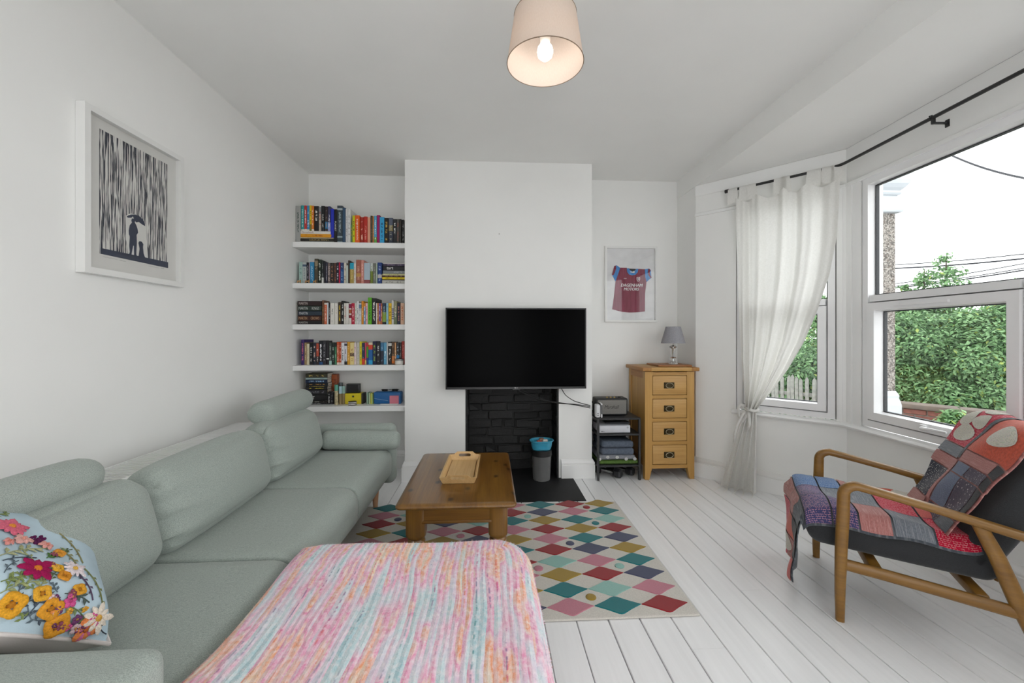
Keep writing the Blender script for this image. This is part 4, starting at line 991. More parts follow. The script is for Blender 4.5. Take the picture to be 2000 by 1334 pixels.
# yellow box with black emblem, black photo block on it, coasters in front
t = thing('yellow_box', 'yellow cardboard box with black emblem on the lowest shelf', 'box', (lx(1030), 3.50, zl))
obj('body', MB().rbox(lx(893), lx(1140), 3.50, 3.60, zl + .0005, zl + lh(900, 1062), .002, 1), plain('yellow_card', 'd6c21c', 0.5), t)
obj('side_sleeve', MB().rbox(lx(1141), lx(1166), 3.502, 3.598, zl + .0005, zl + lh(900, 1062), .002, 1), plain('black_card', '2a2926', 0.5), t)
obj('emblem', MB().lathe([(.0085, 0), (.0085, .0006)], n=20, M=Matrix.Translation((lx(1018), 3.4995, zl + lh(945, 1062))) @ Matrix.Rotation(R(90), 4, 'X')), plain('black_ink', '2a2820', 0.6), t)
zt = zl + lh(900, 1062) + .0008
t = thing('photo_block', 'black square block standing on the yellow box', 'box', (lx(1003), 3.53, zt))
obj('body', MB().rbox(lx(903), lx(1104), 3.515, 3.56, zt, zt + lh(762, 900), .003, 2), plain('black_satin', '1f1e1f', 0.35), t)
obj('face_panel', MB().rbox(lx(925), lx(1085), 3.5135, 3.516, zt + .008, zt + lh(762, 900) - .008, .001, 1), plain('black_gloss_face', '262628', 0.2), t)
zc_ = zl + .0006
for i, c in enumerate(('3f3a35', 'dcdad5', '3f3a35', 'dcdad5', '3a3531')):
    mb = MB().lathe([(.031, 0), (.0325, .001), (.0325, .0052), (.031, .0062)], (lx(998, 3.44), 3.455, zc_ + i * .0064), 24)
    tag(based(obj('coaster', mb, plain('coaster_' + c, c, 0.5))), f'round {"white" if i % 2 else "dark brown"} coaster before the yellow box, {["bottom", "second", "middle", "fourth", "top"][i]} of the pile', 'coaster', 'coasters in a pile')
# blue zipped pouch on edge with cards, pen and spectacles
t = thing('pencil_pouch', 'blue zipped pouch lying on the lowest shelf near the chimney breast', 'pouch', (lx(1480), 3.5, zl))
mb = MB(); cushion_mesh(mb, ((lx(1335) + lx(1755)) / 2, 3.53, zl + .001 + lh(900, 1080) / 2), ((lx(1755) - lx(1335)) / 2, .045, lh(900, 1080) / 2), .012, (0, .006, .003), 8, disp=wrinkle(9, 0.002, 9)); obj('body', mb, plain('blue_nylon', '1f5f9a', 0.45, bump=.3, bs=80, bd=.003), t)
obj('zip', MB().tube([(lx(1345), 3.484, zl + .050), (lx(1450), 3.480, zl + .040), (lx(1560), 3.480, zl + .030)], .0014, 5), plain('pale_zip', '9ab4c6', .5), t)
for i, (x0, c) in enumerate(((1232, '8fb09a'), (1262, 'a9bd9a'), (1288, 'c9c95a'), (1310, '8fa96a'))):
    mb = MB().rbox(lx(x0), lx(x0 + 20), 3.49, 3.56, zl + .0006, zl + lh(905 + 6 * i, 1080), .001, 1)
    tag(based(obj('card_pack', mb, plain('card_' + c, c, .6))), f'slim {["sage", "pale green", "yellow", "olive"][i]} card pack upright left of the blue pouch', 'cards', 'card packs')
mb = MB().rbox(lx(1588), lx(1726), 3.474, 3.480, zl + .0006, zl + lh(948, 1078), .001, 1)
tag(based(obj('pink_card', mb, plain('pink_card', 'd77f8f', .6))), 'square pink card propped against the blue pouch', 'card')
mb = MB().tube([(lx(1425, 3.45), 3.455, zl + .0045), (lx(1440, 3.45), 3.455, zl + .0045), (lx(1690, 3.45), 3.458, zl + .0045), (lx(1706, 3.45), 3.458, zl + .0045)], [.0012, .004, .004, .003], 8)
tag(based(obj('pen', mb, plain('white_plastic', 'e2e2e0', .35))), 'white pen lying before the pink card', 'pen')
sg = thing('sunglasses', 'folded black sunglasses on top of the blue pouch', 'sunglasses', (lx(1580), 3.52, zl + lh(900, 1080)))
zt = zl + lh(896, 1080) + .002
for sx in (1500, 1655):
    mb = MB(); cushion_mesh(mb, (lx(sx), 3.51, zt + .010), (.024, .004, .009), .0035, (0, 0, 0), 4); obj('lens', mb, plain('black_lens', '151516', .15), sg)
obj('bridge', MB().tube([(lx(1548), 3.51, zt + .013), (lx(1578), 3.508, zt + .015), (lx(1610), 3.51, zt + .013)], .0025, 6), plain('black_lens', '151516', .15), sg)
for sx, ex in ((1440, 1700), (1715, 1460)):
    obj('temple_arm', MB().tube([(lx(sx), 3.512, zt + .013), (lx(sx), 3.522, zt + .013), (lx(ex), 3.527, zt + .010)], .002, 5), plain('black_lens', '151516', .15), sg)
# ------------------------------------------------------------------ radiator behind the sofa
rad = thing('radiator', 'white panel radiator along the left wall behind the sofa', 'radiator', (-1.53, 1.9, 0))
RZ = 0.638
mb = MB().rbox(-1.562, -1.555, 0.95, 2.63, 0.14, RZ - 0.004, 0.003, 1); obj('rear_panel', mb, M_GLOSS, rad)
mb = MB().rbox(-1.374, -1.366, 0.95, 2.63, 0.14, RZ - 0.004, 0.003, 1); obj('front_panel', mb, M_GLOSS, rad)
for y in (0.945, 2.625):
    obj('side_cover', MB().rbox(-1.565, -1.362, y, y + 0.012, 0.14, RZ, 0.003, 1), M_GLOSS, rad)
mb = MB().box(-1.565, -1.555, 0.95, 2.63, RZ - 0.004, RZ).box(-1.388, -1.362, 0.95, 2.63, RZ - 0.004, RZ); obj('top_rail', mb, M_GLOSS, rad)
gm = MB().box(-1.556, -1.387, -0.0035, 0.0035, RZ - 0.003, RZ - 0.0005).mesh('grille_slat', 0); gm.materials.append(M_GLOSS)
for i in range(92):
    o = bpy.data.objects.new('grille_slat', gm); COL.objects.link(o); o.parent = rad; WM[o.name] = WM[rad.name]
    o.location = Vector((0, 0.962 + i * 0.0182, 0)) - rad.location
obj('wall_bracket', MB().box(XL, -1.562, 1.2, 1.26, 0.3, 0.5).box(XL, -1.562, 2.3, 2.36, 0.3, 0.5), M_GLOSS, rad)
obj('feed_pipe', MB().tube([(-1.53, 2.68, 0.0), (-1.53, 2.68, 0.17), (-1.53, 2.635, 0.17)], 0.0075, 8).tube([(-1.53, 0.89, 0.0), (-1.53, 0.89, 0.17), (-1.53, 0.946, 0.17)], 0.0075, 8), M_CHROME, rad)

# ------------------------------------------------------------------ framed linocut on the left wall
def rain_mat():
    t = NT('rain_linocut_print'); t.set(rough=0.8, spec=0.15)
    v = t.mapping((1, 230, 6.0))
    n = t.noise(v, 1.0, 2, 0.5, dist=0.25)
    n2 = t.noise(t.mapping((1, 60, 14.0)), 1.0, 2, 0.5)
    m = t.ramp(t.math('ADD', t.math('MULTIPLY', n, 0.8), t.math('MULTIPLY', n2, 0.2)), [(0.485, 0.0), (0.52, 1.0)])
    t.color(t.mix(m, lin('d5d3cf'), lin('323540')))
    return t.m
M_INK = plain('navy_print_ink', '2b3348', 0.8, spec=0.15, var=0.1)
M_PAPER = plain('print_paper', 'd6d5d1', 0.9, spec=0.1, var=0.02)
M_FRAMEW = plain('white_frame_lacquer', 'e6e6e4', 0.35, var=0.01)
pic = thing('framed_print', 'white framed linocut of a figure with umbrella and dog in rain', 'picture', (XL, 1.915, 1.42))
PY0, PY1, PZ0, PZ1 = 1.664, 2.178, 1.424, 2.083
XW = XL + 0.036
def picture_frame(root, a0, a1, z0, z1, wd, fn, m, name='frame_side'):
    """four mitred sides; fn(a, h, z): h is the height off the wall"""
    o = [(a0, z0), (a1, z0), (a1, z1), (a0, z1)]; i_ = [(a0 + wd, z0 + wd), (a1 - wd, z0 + wd), (a1 - wd, z1 - wd), (a0 + wd, z1 - wd)]
    for q in range(4):
        j = (q + 1) % 4
        v = [fn(o[q][0], h, o[q][1]) for h in (0,)] + [fn(o[j][0], 0, o[j][1]), fn(i_[j][0], 0, i_[j][1]), fn(i_[q][0], 0, i_[q][1])] + [fn(o[q][0], 1, o[q][1]), fn(o[j][0], 1, o[j][1]), fn(i_[j][0], 1, i_[j][1]), fn(i_[q][0], 1, i_[q][1])]
        obj(name, MB().add(v, [(0, 1, 2, 3), (7, 6, 5, 4), (0, 4, 5, 1), (1, 5, 6, 2), (2, 6, 7, 3), (3, 7, 4, 0)]), m, root, smooth=0)
fp = lambda a, h, z: (XL + 0.001 + h * 0.035, a, z)
picture_frame(pic, PY0, PY1, PZ0, PZ1, 0.024, fp, M_FRAMEW)
MX = XL + 0.012
obj('mount_paper', MB().box(XL + 0.006, MX, PY0 + 0.02, PY1 - 0.02, PZ0 + 0.02, PZ1 - 0.02), M_PAPER, pic)
obj('glazing', MB().box(XL + 0.024, XL + 0.0255, PY0 + 0.02, PY1 - 0.02, PZ0 + 0.02, PZ1 - 0.02), M_PGLASS, pic)
IY0, IY1, IZ0, IZ1 = 1.748, 2.098, 1.512, 2.018
obj('rain_print', MB().box(MX, MX + 0.0008, IY0, IY1, IZ0, IZ1), rain_mat(), pic, smooth=0)
def art(name, poly, h, m):
    """outline in print millimetres (origin lower left of the image)"""
    n = len(poly)
    mb = MB().prism([(IY0 + a, IZ0 + b) for a, b in poly], MX, MX + h, lambda a, b, x_: (x_, a, b)); return obj(name, mb, m, pic, smooth=0)
PW = IY1 - IY0
def ip(zx, zy):   # point of the 834x1334 close-up -> place on the image (removing perspective)
    p = at(130 + zx * 0.29976, 180 + zy * 0.29985, X=MX); return (p.y - IY0, p.z - IZ0)
art('ground_band', [ip(219, 1052), ip(660, 1146), ip(660, 1108), ip(219, 1014)], 0.0014, M_INK)
art('pale_halo', [ip(x, y) for x, y in ((402, 1065), (395, 1000), (385, 960), (384, 860), (384, 806), (410, 792), (450, 796), (490, 820), (516, 868), (520, 960), (530, 1090), (512, 1096), (440, 1086))], 0.0011, M_PAPER)
art('figure', [ip(x, y) for x, y in ((404, 1062), (420, 1060), (432, 1000), (436, 1000), (438, 1066), (448, 1080), (460, 1078), (452, 1056), (456, 980), (454, 930), (464, 915), (460, 890), (450, 862), (442, 850), (444, 838), (438, 824), (424, 822), (420, 836), (424, 850), (410, 866), (403, 900), (404, 925), (410, 940), (406, 1000), (410, 1040))], 0.0017, M_INK)
art('umbrella', [ip(x, y) for x, y in ((388, 812), (400, 818), (420, 818), (430, 808), (436, 822), (450, 848), (470, 846), (488, 860), (510, 873), (506, 850), (492, 826), (470, 806), (446, 797), (418, 797), (400, 803))], 0.0019, M_INK)
art('dog', [ip(x, y) for x, y in ((466, 1078), (522, 1092), (524, 1086), (508, 1074), (500, 1050), (496, 1010), (498, 990), (488, 974), (474, 970), (466, 982), (470, 1000), (474, 1020), (470, 1050))], 0.0016, M_INK)
for (x0, x1, yy) in ((236, 330, 1071), (345, 385, 1095), (535, 600, 1132), (615, 635, 1146)):
    a_, b_ = ip(x0, yy), ip(x1, yy + (x1 - x0) * 0.2)
    pts = [(MX + .0006, IY0 + a_[0] + (b_[0] - a_[0]) * i / 12, IZ0 + a_[1] + (b_[1] - a_[1]) * i / 12 + 0.0016 * math.sin(i * 2.1)) for i in range(13)]
    obj('pencil_note', MB().tube(pts, 0.0004, 4), plain('pencil', '77777a', 0.8), pic)

# ------------------------------------------------------------------ pine coffee table and tray
def pine_mat(name, axis):
    t = NT(name); t.set(rough=0.3, spec=0.5, coat=0.25)
    sc = [11.0] * 3; sc[axis] = 0.8
    g = t.noise(t.mapping(tuple(sc)), 1.5, 5, 0.6, dist=0.8)
    sc = [150.0] * 3; sc[axis] = 4.0
    fine = t.noise(t.mapping(tuple(sc)), 1.0, 3, 0.6)
    c = t.ramp(g, [(0.28, lin('573714')), (0.5, lin('744f1a')), (0.72, lin('8a6322'))])
    c = t.mix(0.3, c, t.ramp(fine, [(0.3, lin('4e2d10')), (0.7, lin('8c622c'))]))
    sc = [7.0] * 3; sc[axis] = 4.2
    vo = t.n.new('ShaderNodeTexVoronoi'); vo.voronoi_dimensions = '2D'; vo.inputs['Scale'].default_value = 1.0; t.l.new(t.mapping(tuple(sc), loc=(0.3, 0.2, 0.1)), vo.inputs['Vector'])
    c = t.mix(t.ramp(vo.outputs['Distance'], [(0.04, 0.9), (0.12, 0.0)]), c, lin('2a1708'))
    t.color(c); t.bump(fine, 0.08, 0.001); return t.m
M_PINE, M_PINEX, M_PINEZ = pine_mat('antique_pine', 1), pine_mat('antique_pine_cross', 0), pine_mat('antique_pine_upright', 2)
TX0, TX1, TY0, TY1, TZ = -0.425, 0.125, 1.85, 2.68, 0.42
tab = thing('coffee_table', 'low antique pine coffee table with chunky turned legs on the rug', 'table', ((TX0 + TX1) / 2, (TY0 + TY1) / 2, 0.012))
cuts = [TX0, -0.285, -0.15, -0.015, TX1]
mb = MB(); cushion_mesh(mb, ((TX0 + TX1) / 2, (TY0 + TY1) / 2, TZ - 0.014), ((TX1 - TX0) / 2, (TY1 - TY0) / 2, 0.014), (0.028, 0.028, 0.0138), (0, 0, 0), 4); obj('table_top', mb, M_PINE, tab, smooth=40)
for (a, b, c, d, m) in ((TX0 + 0.09, TX1 - 0.09, TY0 + 0.045, TY0 + 0.07, M_PINEX), (TX0 + 0.09, TX1 - 0.09, TY1 - 0.07, TY1 - 0.045, M_PINEX), (TX0 + 0.045, TX0 + 0.07, TY0 + 0.09, TY1 - 0.09, M_PINE), (TX1 - 0.07, TX1 - 0.045, TY0 + 0.09, TY1 - 0.09, M_PINE)):
    obj('apron', MB().rbox(a, b, c, d, TZ - 0.098, TZ - 0.028, 0.002, 1).rbox(a, b, c - 0.004 if c < TY0 + .06 else c, d, TZ - 0.104, TZ - 0.09, 0.004, 2), m, tab)
def leg_sq(t_, w):   # square with rounded corners
    k = 8; out = []
    for i in range(4 * k):
        a = 2 * math.pi * i / (4 * k); c_, s_ = math.cos(a), math.sin(a)
        e = (abs(c_) ** 6 + abs(s_) ** 6) ** (-1 / 6.0); e = e * (1 - t_) + t_
        out.append((w * e * c_, w * e * s_))
    return out
for lx_ in (TX0 + 0.085, TX1 - 0.085):
    for ly_ in (TY0 + 0.085, TY1 - 0.085):
        mb = MB(); rings = [(0.392, .045, 0), (0.26, .045, 0), (0.248, .043, .35), (0.240, .039, .9), (0.236, .034, 1), (0.229, .040, 1), (0.222, .041, 1), (0.215, .036, 1), (0.205, .034, 1), (0.17, .042, 1), (0.12, .047, 1), (0.075, .042, 1), (0.058, .031, 1), (0.052, .036, 1), (0.044, .036, 1), (0.03, .040, 1), (0.0125, .030, 1)]
        V, Fa = [], []
        for z, w_, rd_ in rings: V += [(lx_ + a, ly_ + b, z) for a, b in leg_sq(rd_, w_)]
        n = 32
        for i in range(len(rings) - 1): Fa += [(i * n + k, i * n + (k + 1) % n, (i + 1) * n + (k + 1) % n, (i + 1) * n + k) for k in range(n)]
        Fa += [tuple(range(n)), tuple((len(rings) - 1) * n + k for k in range(n - 1, -1, -1))]
        obj('leg', mb.add(V, Fa), M_PINEZ, tab, smooth=40)
# tray with raised cut-out handles at its short ends
M_TRAY = wood('pale_pine_tray', 'dcbb86', 'bf9660', 1, 1.4, 0.45)
TR = thing('serving_tray', 'small pale wooden tray with cut-out handles on the coffee table', 'tray', (-0.155, 2.305, TZ), R(-1.5))
tw, tl = 0.077, 0.190
mb = MB().rbox(-tw + .004, tw - .004, -tl + .004, tl - .004, 0.001, 0.007, 0.001, 1); obj('tray_base', mb, M_TRAY, TR, local=True)
for s_ in (-1, 1):
    mb = MB().hexa([(s_ * (tw - .002) , -tl, 0.001), (s_ * (tw + .005), -tl, 0.001), (s_ * (tw - .002), tl, 0.001), (s_ * (tw + .005), tl, 0.001), (s_ * (tw + .012), -tl - .014, 0.034), (s_ * (tw + .019), -tl - .014, 0.034), (s_ * (tw + .012), tl + .014, 0.034), (s_ * (tw + .019), tl + .014, 0.034)])
    obj('tray_side', mb, M_TRAY, TR, local=True, smooth=0)
for s_ in (-1, 1):
    # end board with a slot: outline swept through a thickness, built as a ring between outer edge and slot
    out_, inn_ = [], []
    N_ = 40
    def outer(a):
        c_, s2 = math.cos(a), math.sin(a)
        return c_, s2
    ob = [(-tw - .002, .001), (tw + .002, .001), (tw + .016, .034), (tw - .012, .036), (tw - .030, .050), (-tw + .030, .050), (-tw + .012, .036), (-tw - .016, .034)]
    ib = [(-.030, .024), (.030, .024), (.036, .029), (.036, .035), (.030, .040), (-.030, .040), (-.036, .035), (-.036, .029)]
    def P3(p, o_): return (p[0], s_ * (tl + (p[1]) * 0.42 + o_), p[1])
    V = [P3(p, -.003) for p in ob] + [P3(p, -.003) for p in ib] + [P3(p, .004) for p in ob] + [P3(p, .004) for p in ib]
    pr = [(0, 0), (1, 1), (2, 2), (3, 3), (4, 4), (5, 5), (6, 6), (7, 7)]
    Fa = []
    for i in range(8):
        j = (i + 1) % 8
        Fa += [(i, j, 8 + j, 8 + i), (16 + i, 24 + i, 24 + j, 16 + j), (i, 16 + i, 16 + j, j), (8 + i, 8 + j, 24 + j, 24 + i)]
    obj('tray_end', MB().add(V, Fa), M_TRAY, TR, local=True, smooth=0)

# ------------------------------------------------------------------ harlequin rug with raised diamonds
def pile(name, c, bd=0.003):
    t = NT(name); t.set(rough=1.0, spec=0.05, sheen=0.3)
    n = t.noise(t.tc(), 420, 3, 0.7); b = t.noise(t.tc(), 9, 3)
    k = lin(c)
    cc = t.ramp(n, [(0.3, tuple(x * .72 for x in k)), (0.7, tuple(min(1, x * 1.15) for x in k))])
    t.color(t.mix(t.math('MULTIPLY', b, 0.25), cc, tuple(x * .7 for x in k))); t.bump(n, 0.7, bd); return t.m
RUG = {'r': pile('red_pile', '961f26'), 't': pile('teal_pile', '14757a'), 'g': pile('mustard_pile', 'a3862f'), 'n': pile('slate_blue_pile', '474b66'), 'p': pile('rose_pile', 'c57f8f'), 'a': pile('aqua_pile', '93c0b6'), 'c': pile('cream_pile', 'd6d1c8')}
RX0, RX1, RY0, RY1 = -0.90, 0.885, 1.672, 2.845
rug = thing('rug', 'cream rug with coloured diamonds and dots on the white floor', 'rug', ((RX0 + RX1) / 2, (RY0 + RY1) / 2, 0))
mb = MB(); cushion_mesh(mb, ((RX0 + RX1) / 2, (RY0 + RY1) / 2, 0.0055), ((RX1 - RX0) / 2, (RY1 - RY0) / 2, 0.005), (0.006, 0.006, 0.0049), (0, 0, 0), 4); obj('pile_field', mb, RUG['c'], rug)
DW, DH = 0.1035, 0.0592
def diamond_mesh(c):
    mb = MB(); pts = [(-1, 0), (-.5, -.49), (-.13, -.92), (0, -.985), (.13, -.92), (.5, -.49), (1, 0), (.5, .49), (.13, .92), (0, .985), (-.13, .92), (-.5, .49)]
    n = len(pts)
    V = [(a * DW * 0.995, b * DH * .995, 0) for a, b in pts] + [(a * DW * .985, b * DH * .98, .003) for a, b in pts] + [(a * DW * .955, b * DH * .945, .0042) for a, b in pts]
    Fa = [(i, (i + 1) % n, n + (i + 1) % n, n + i) for i in range(n)] + [(n + i, n + (i + 1) % n, 2 * n + (i + 1) % n, 2 * n + i) for i in range(n)] + [tuple(2 * n + i for i in range(n))]
    me = mb.add(V, Fa).mesh('diamond', 25); me.materials.append(RUG[c]); return me
DM = {c: diamond_mesh(c) for c in 'rtgnpa'}
rows = ['ngpapr|nptr', 'aprtgg|gtap', 'rtgnpp|pgrn', 'gnatrr|rapt', 'tapgnt|trng', 'prgrng|gptn', 'grtprp|prgr', 'ptaggt|tgta', 'nrgtar|rnpt', 'tgpnap|ptrg']
# columns 2..-1 read off the photograph; the hidden and left columns follow the same mixing
R_ = [('r t p n', 'g a r t g'), ('p a t g', 'n r t p a'), ('n r g p', 't a g n r'), ('t p a r', 'p g n a t'), ('g n r t', 'a p t g n'), ('n t p g', 'n g r p a'), ('r g r p', 'r p t g n'), ('a t g t', 'a n g r p'), ('t p n r', 'g t a p n'), ('g r t p', 'r a n t g')]
for r_, (right, left) in enumerate(R_):
    for k, c in enumerate(right.split() + left.split()):
        X_ = 0.762 - k * 0.2065
        if X_ - DW < RX0 - 0.02: continue
        o = bpy.data.objects.new('diamond', DM[c]); COL.objects.link(o); o.parent = rug; WM[o.name] = WM[rug.name]
        o.location = Vector((X_, 1.747 + r_ * 0.1184, 0.0100)) - rug.location
dm = {}
def dot_mesh(c):
    if c not in dm:
        me = MB().lathe([(.0235, 0), (.0235, .003), (.021, .005), (.014, .0058)], n=20).mesh('dot', 50); me.materials.append(RUG[c]); dm[c] = me
    return dm[c]
for (k, r_, c) in ((1.5, 0.5, 'g'), (.5, 2.5, 'a'), (2.5, 2.5, 'p'), (1.5, 5.0, 'n'), (.5, 6.5, 't'), (2.5, 7.5, 'a'), (.5, 8.5, 'r'), (4.5, 5.5, 'p'), (5.5, 3.5, 'g'), (6.5, 7.5, 'n')):
    o = bpy.data.objects.new('dot', dot_mesh(c)); COL.objects.link(o); o.parent = rug; WM[o.name] = WM[rug.name]
    r2 = round(r_ - .5) + .5
    o.location = Vector((0.762 - k * 0.2065 if k % 1 == .5 else 0.762 - 2.5 * .2065, 1.747 + r2 * 0.1184, 0.0100)) - rug.location

# ------------------------------------------------------------------ television on the chimney breast
tv = thing('television', 'large flat black television mounted on the chimney breast', 'television', (0.215, 3.30, 0.75))
VX0, VX1, VZ0, VZ1, VY = -0.346, 0.777, 0.752, 1.398, 3.255
M_TVF = plain('black_tv_plastic', '131314', 0.3, var=0.02)
obj('casing', MB().rbox(VX0, VX1, VY + 0.004, VY + 0.04, VZ0, VZ1, 0.004, 2), M_TVF, tv)
scr = NT('black_screen'); scr.set(col=(0.0012, 0.0012, 0.0014), rough=0.18, spec=0.02)
scr.bump(scr.noise(scr.tc(), 500, 1), 0.02, 0.0002)
obj('screen', MB().box(VX0 + 0.009, VX1 - 0.009, VY + 0.001, VY + 0.0045, VZ0 + 0.017, VZ1 - 0.009), scr.m, tv, smooth=0)
mb = MB().box(VX0, VX1, VY, VY + 0.0045, VZ0, VZ0 + 0.017).box(VX0, VX1, VY, VY + 0.0045, VZ1 - 0.009, VZ1).box(VX0, VX0 + .009, VY, VY + .0045, VZ0, VZ1).box(VX1 - .009, VX1, VY, VY + .0045, VZ0, VZ1); obj('bezel', mb, M_TVF, tv, smooth=0)
lx0 = (VX0 + VX1) / 2
obj('logo_lettering', text_mb('LG', 0.009).xf(Matrix.Translation((lx0 + 0.004, VY - .0005, VZ0 + 0.009))), plain('grey_logo', 'b9b9b9', 0.4), tv, smooth=0)
obj('logo_disc', MB().lathe([(.005, 0), (.005, .0006)], n=16, M=Matrix.Translation((lx0 - .011, VY - .0004, VZ0 + .009)) @ Matrix.Rotation(R(90), 4, 'X')), plain('grey_logo', 'b9b9b9', 0.4), tv)
obj('receiver', MB().rbox(lx0 - .03, lx0 + .03, VY, VY + .02, VZ0 - .008, VZ0, .002, 1), M_TVF, tv)
obj('wall_mount', MB().box(0.06, 0.37, VY + 0.04, VY + 0.06, 0.95, 1.2).box(0.16, 0.27, VY + 0.06, YC, 1.0, 1.15), M_BLACK, tv)
for i, pts in enumerate(([(1010, 762), (1045, 775), (1085, 788), (1120, 789), (1153, 794)], [(1000, 762), (1050, 781), (1090, 786), (1125, 791), (1153, 797)], [(1095, 761), (1104, 772), (1120, 783), (1140, 789), (1153, 792)])):
    P3_ = [at(x, y, Y=3.30 - 0.012 * i) for x, y in pts]
    P3_[0].z += 0.02
    fine = []
    for k in range(len(P3_) - 1):
        for j in range(5): fine.append(P3_[k].lerp(P3_[k + 1], j / 5))
    fine.append(P3_[-1])
    for _ in range(3): fine = [fine[0]] + [(fine[k - 1] + fine[k] * 2 + fine[k + 1]) / 4 for k in range(1, len(fine) - 1)] + [fine[-1]]
    tag(obj('television_cable', MB().tube(fine, 0.0035, 6), plain('black_cable', '1b1b1c', 0.5)), ['thick black cable sagging from the television to the rack', 'lower black cable hanging from the television to the rack', 'short black cable dropping from the television\'s right-hand end'][i], 'cable', 'television cables')
tag(based(obj('wall_hook', MB().lathe([(.0035, 0), (.0035, .004), (.001, .006)], n=10, M=Matrix.Translation(at(975, 457, Y=YC)) @ Matrix.Rotation(R(90), 4, 'X')), plain('grey_screw', '6a665f', .5))), 'tiny grey screw left in the chimney breast above the television', 'screw')

# ------------------------------------------------------------------ grey bin with blue caddy in the fireplace
bc = Vector((0.425, 3.33, 0.005))
bn = thing('waste_bin', 'grey plastic bin standing on the black hearth', 'bin', tuple(bc))
obj('bucket', MB().lathe([(.066, 0), (.07, .004), (.078, .19), (.082, .195), (.082, .20), (.076, .2)], tuple(bc), 28), plain('grey_plastic', '6f6f6f', 0.45), bn)
obj('rim_band', MB().lathe([(.084, .20), (.084, .245), (.078, .246)], tuple(bc), 28), plain('black_plastic_rim', '161616', 0.4), bn)
cd = thing('blue_caddy', 'turquoise blue tub resting in the top of the grey bin', 'tub', (bc.x, bc.y, bc.z + .246))
def tub(u, v):
    prof = [(.070, .0), (.078, .02), (.084, .062), (.095, .068), (.095, .076), (.088, .076), (.078, .03), (.068, .012)]
    r_, z_ = prof[min(len(prof) - 1, int(round(v * (len(prof) - 1))))]
    w_ = 2 * math.pi * u
    k = 1 - 0.16 * math.exp(-((w_ - 1.5 * math.pi) / 0.35) ** 2)
    return (bc.x + r_ * math.cos(w_) * 1.04, bc.y + r_ * math.sin(w_) * 0.85 * k, bc.z + .247 + z_)
obj('tub_shell', MB().grid(tub, 40, 7, close_u=True), plain('turquoise_plastic', '3f9ab8', 0.35), cd, smooth=50)
obj('tub_floor', MB().lathe([(.07, .010), (.07, .013)], (bc.x, bc.y, bc.z + .247), 24), plain('turquoise_plastic', '3f9ab8', 0.35), cd)
for i, (dx_, dy_, c) in enumerate(((-.02, -.02, 'b4584a'), (.03, .005, 'c9c4bd'), (.0, .03, '8f6a55'))):
    mb = MB(); cushion_mesh(mb, (bc.x + dx_, bc.y + dy_, bc.z + .247 + .046 + .004 * i), (.022, .018, .030), .012, (0, 0, 0), 4, disp=wrinkle(30 + i, .005, 9))
    tag(based(obj('crumpled_wrapper', mb, plain('wrapper_' + c, c, .6))), ['red crumpled wrapper in the blue tub', 'white crumpled wrapper in the blue tub', 'brown crumpled wrapper in the blue tub'][i], 'wrapper')

# ------------------------------------------------------------------ oak chest of four drawers
M_OAK = wood('honey_oak', 'c79c58', 'a67a3c', 2, 1.0, 0.42)
M_OAKX = wood('honey_oak_cross', 'c79c58', 'a27538', 0, 1.0, 0.42)
M_OAKD = wood('oak_end_grain', 'b58040', '8d5e28', 1, 1.0, 0.45)
CX0, CX1, CY0, CY1, CZ = 1.268, 1.682, 3.280, 3.660, 0.918
ch = thing('chest_of_drawers', 'narrow oak chest of four drawers in the right alcove', 'chest', ((CX0 + CX1) / 2, 3.47, 0))
for x_ in (CX0, CX1 - 0.062):
    mb = MB().add([(x_, CY0, .105), (x_ + .062, CY0, .105), (x_ + .062, CY0 + .05, .105), (x_, CY0 + .05, .105), (x_, CY0, .882), (x_ + .062, CY0, .882), (x_ + .062, CY0 + .05, .882), (x_, CY0 + .05, .882)], [(0, 3, 2, 1), (4, 5, 6, 7), (0, 1, 5, 4), (1, 2, 6, 5), (2, 3, 7, 6), (3, 0, 4, 7)])
    i0, i1 = (x_, x_ + .062); t0, t1 = ((x_, x_ + .036) if x_ == CX0 else (x_ + .026, x_ + .062))
    mb.add([(t0, CY0, 0), (t1, CY0, 0), (t1, CY0 + .04, 0), (t0, CY0 + .04, 0), (i0, CY0, .105), (i1, CY0, .105), (i1, CY0 + .05, .105), (i0, CY0 + .05, .105)], [(0, 3, 2, 1), (0, 1, 5, 4), (1, 2, 6, 5), (2, 3, 7, 6), (3, 0, 4, 7)])
    obj('front_stile', mb, M_OAK, ch, smooth=0)
    obj('rear_stile', MB().box(x_ if x_ == CX0 else x_ + .012, (x_ + .05) if x_ == CX0 else x_ + .062, CY1 - .05, CY1, 0, .882), M_OAK, ch, smooth=0)
    xs = x_ + (.008 if x_ == CX0 else .040)
    obj('side_panel', MB().box(xs, xs + .014, CY0 + .05, CY1 - .05, .14, .84), M_OAK, ch, smooth=0)
    xr = x_ if x_ == CX0 else x_ + .044
    for z0, z1 in ((.105, .16), (.825, .882)): obj('side_rail', MB().box(xr, xr + .018, CY0 + .05, CY1 - .05, z0, z1), M_OAKD, ch, smooth=0)
obj('carcass', MB().box(CX0 + .03, CX1 - .03, CY0 + .03, CY1 - .005, .12, .87), plain('oak_inside', '6f4a22', .7), ch, smooth=0)
def chest_z(zy): return at(1310, 620 + zy * 340 / 1334.0, Y=CY0).z
dr = [(446, 594), (624, 771), (800, 947), (977, 1127)]
DX0, DX1 = CX0 + .0625, CX1 - .0625
ed = [.878] + [v for a, b in dr for v in (chest_z(a), chest_z(b))] + [chest_z(1158)]
for i in range(5):
    obj('front_rail', MB().box(CX0 + .062, CX1 - .062, CY0 + .001, CY0 + .03, ed[2 * i + 1] + .0015, ed[2 * i] - (.0015 if i else 0)) if i < 4 or True else None, M_OAKX, ch, smooth=0)
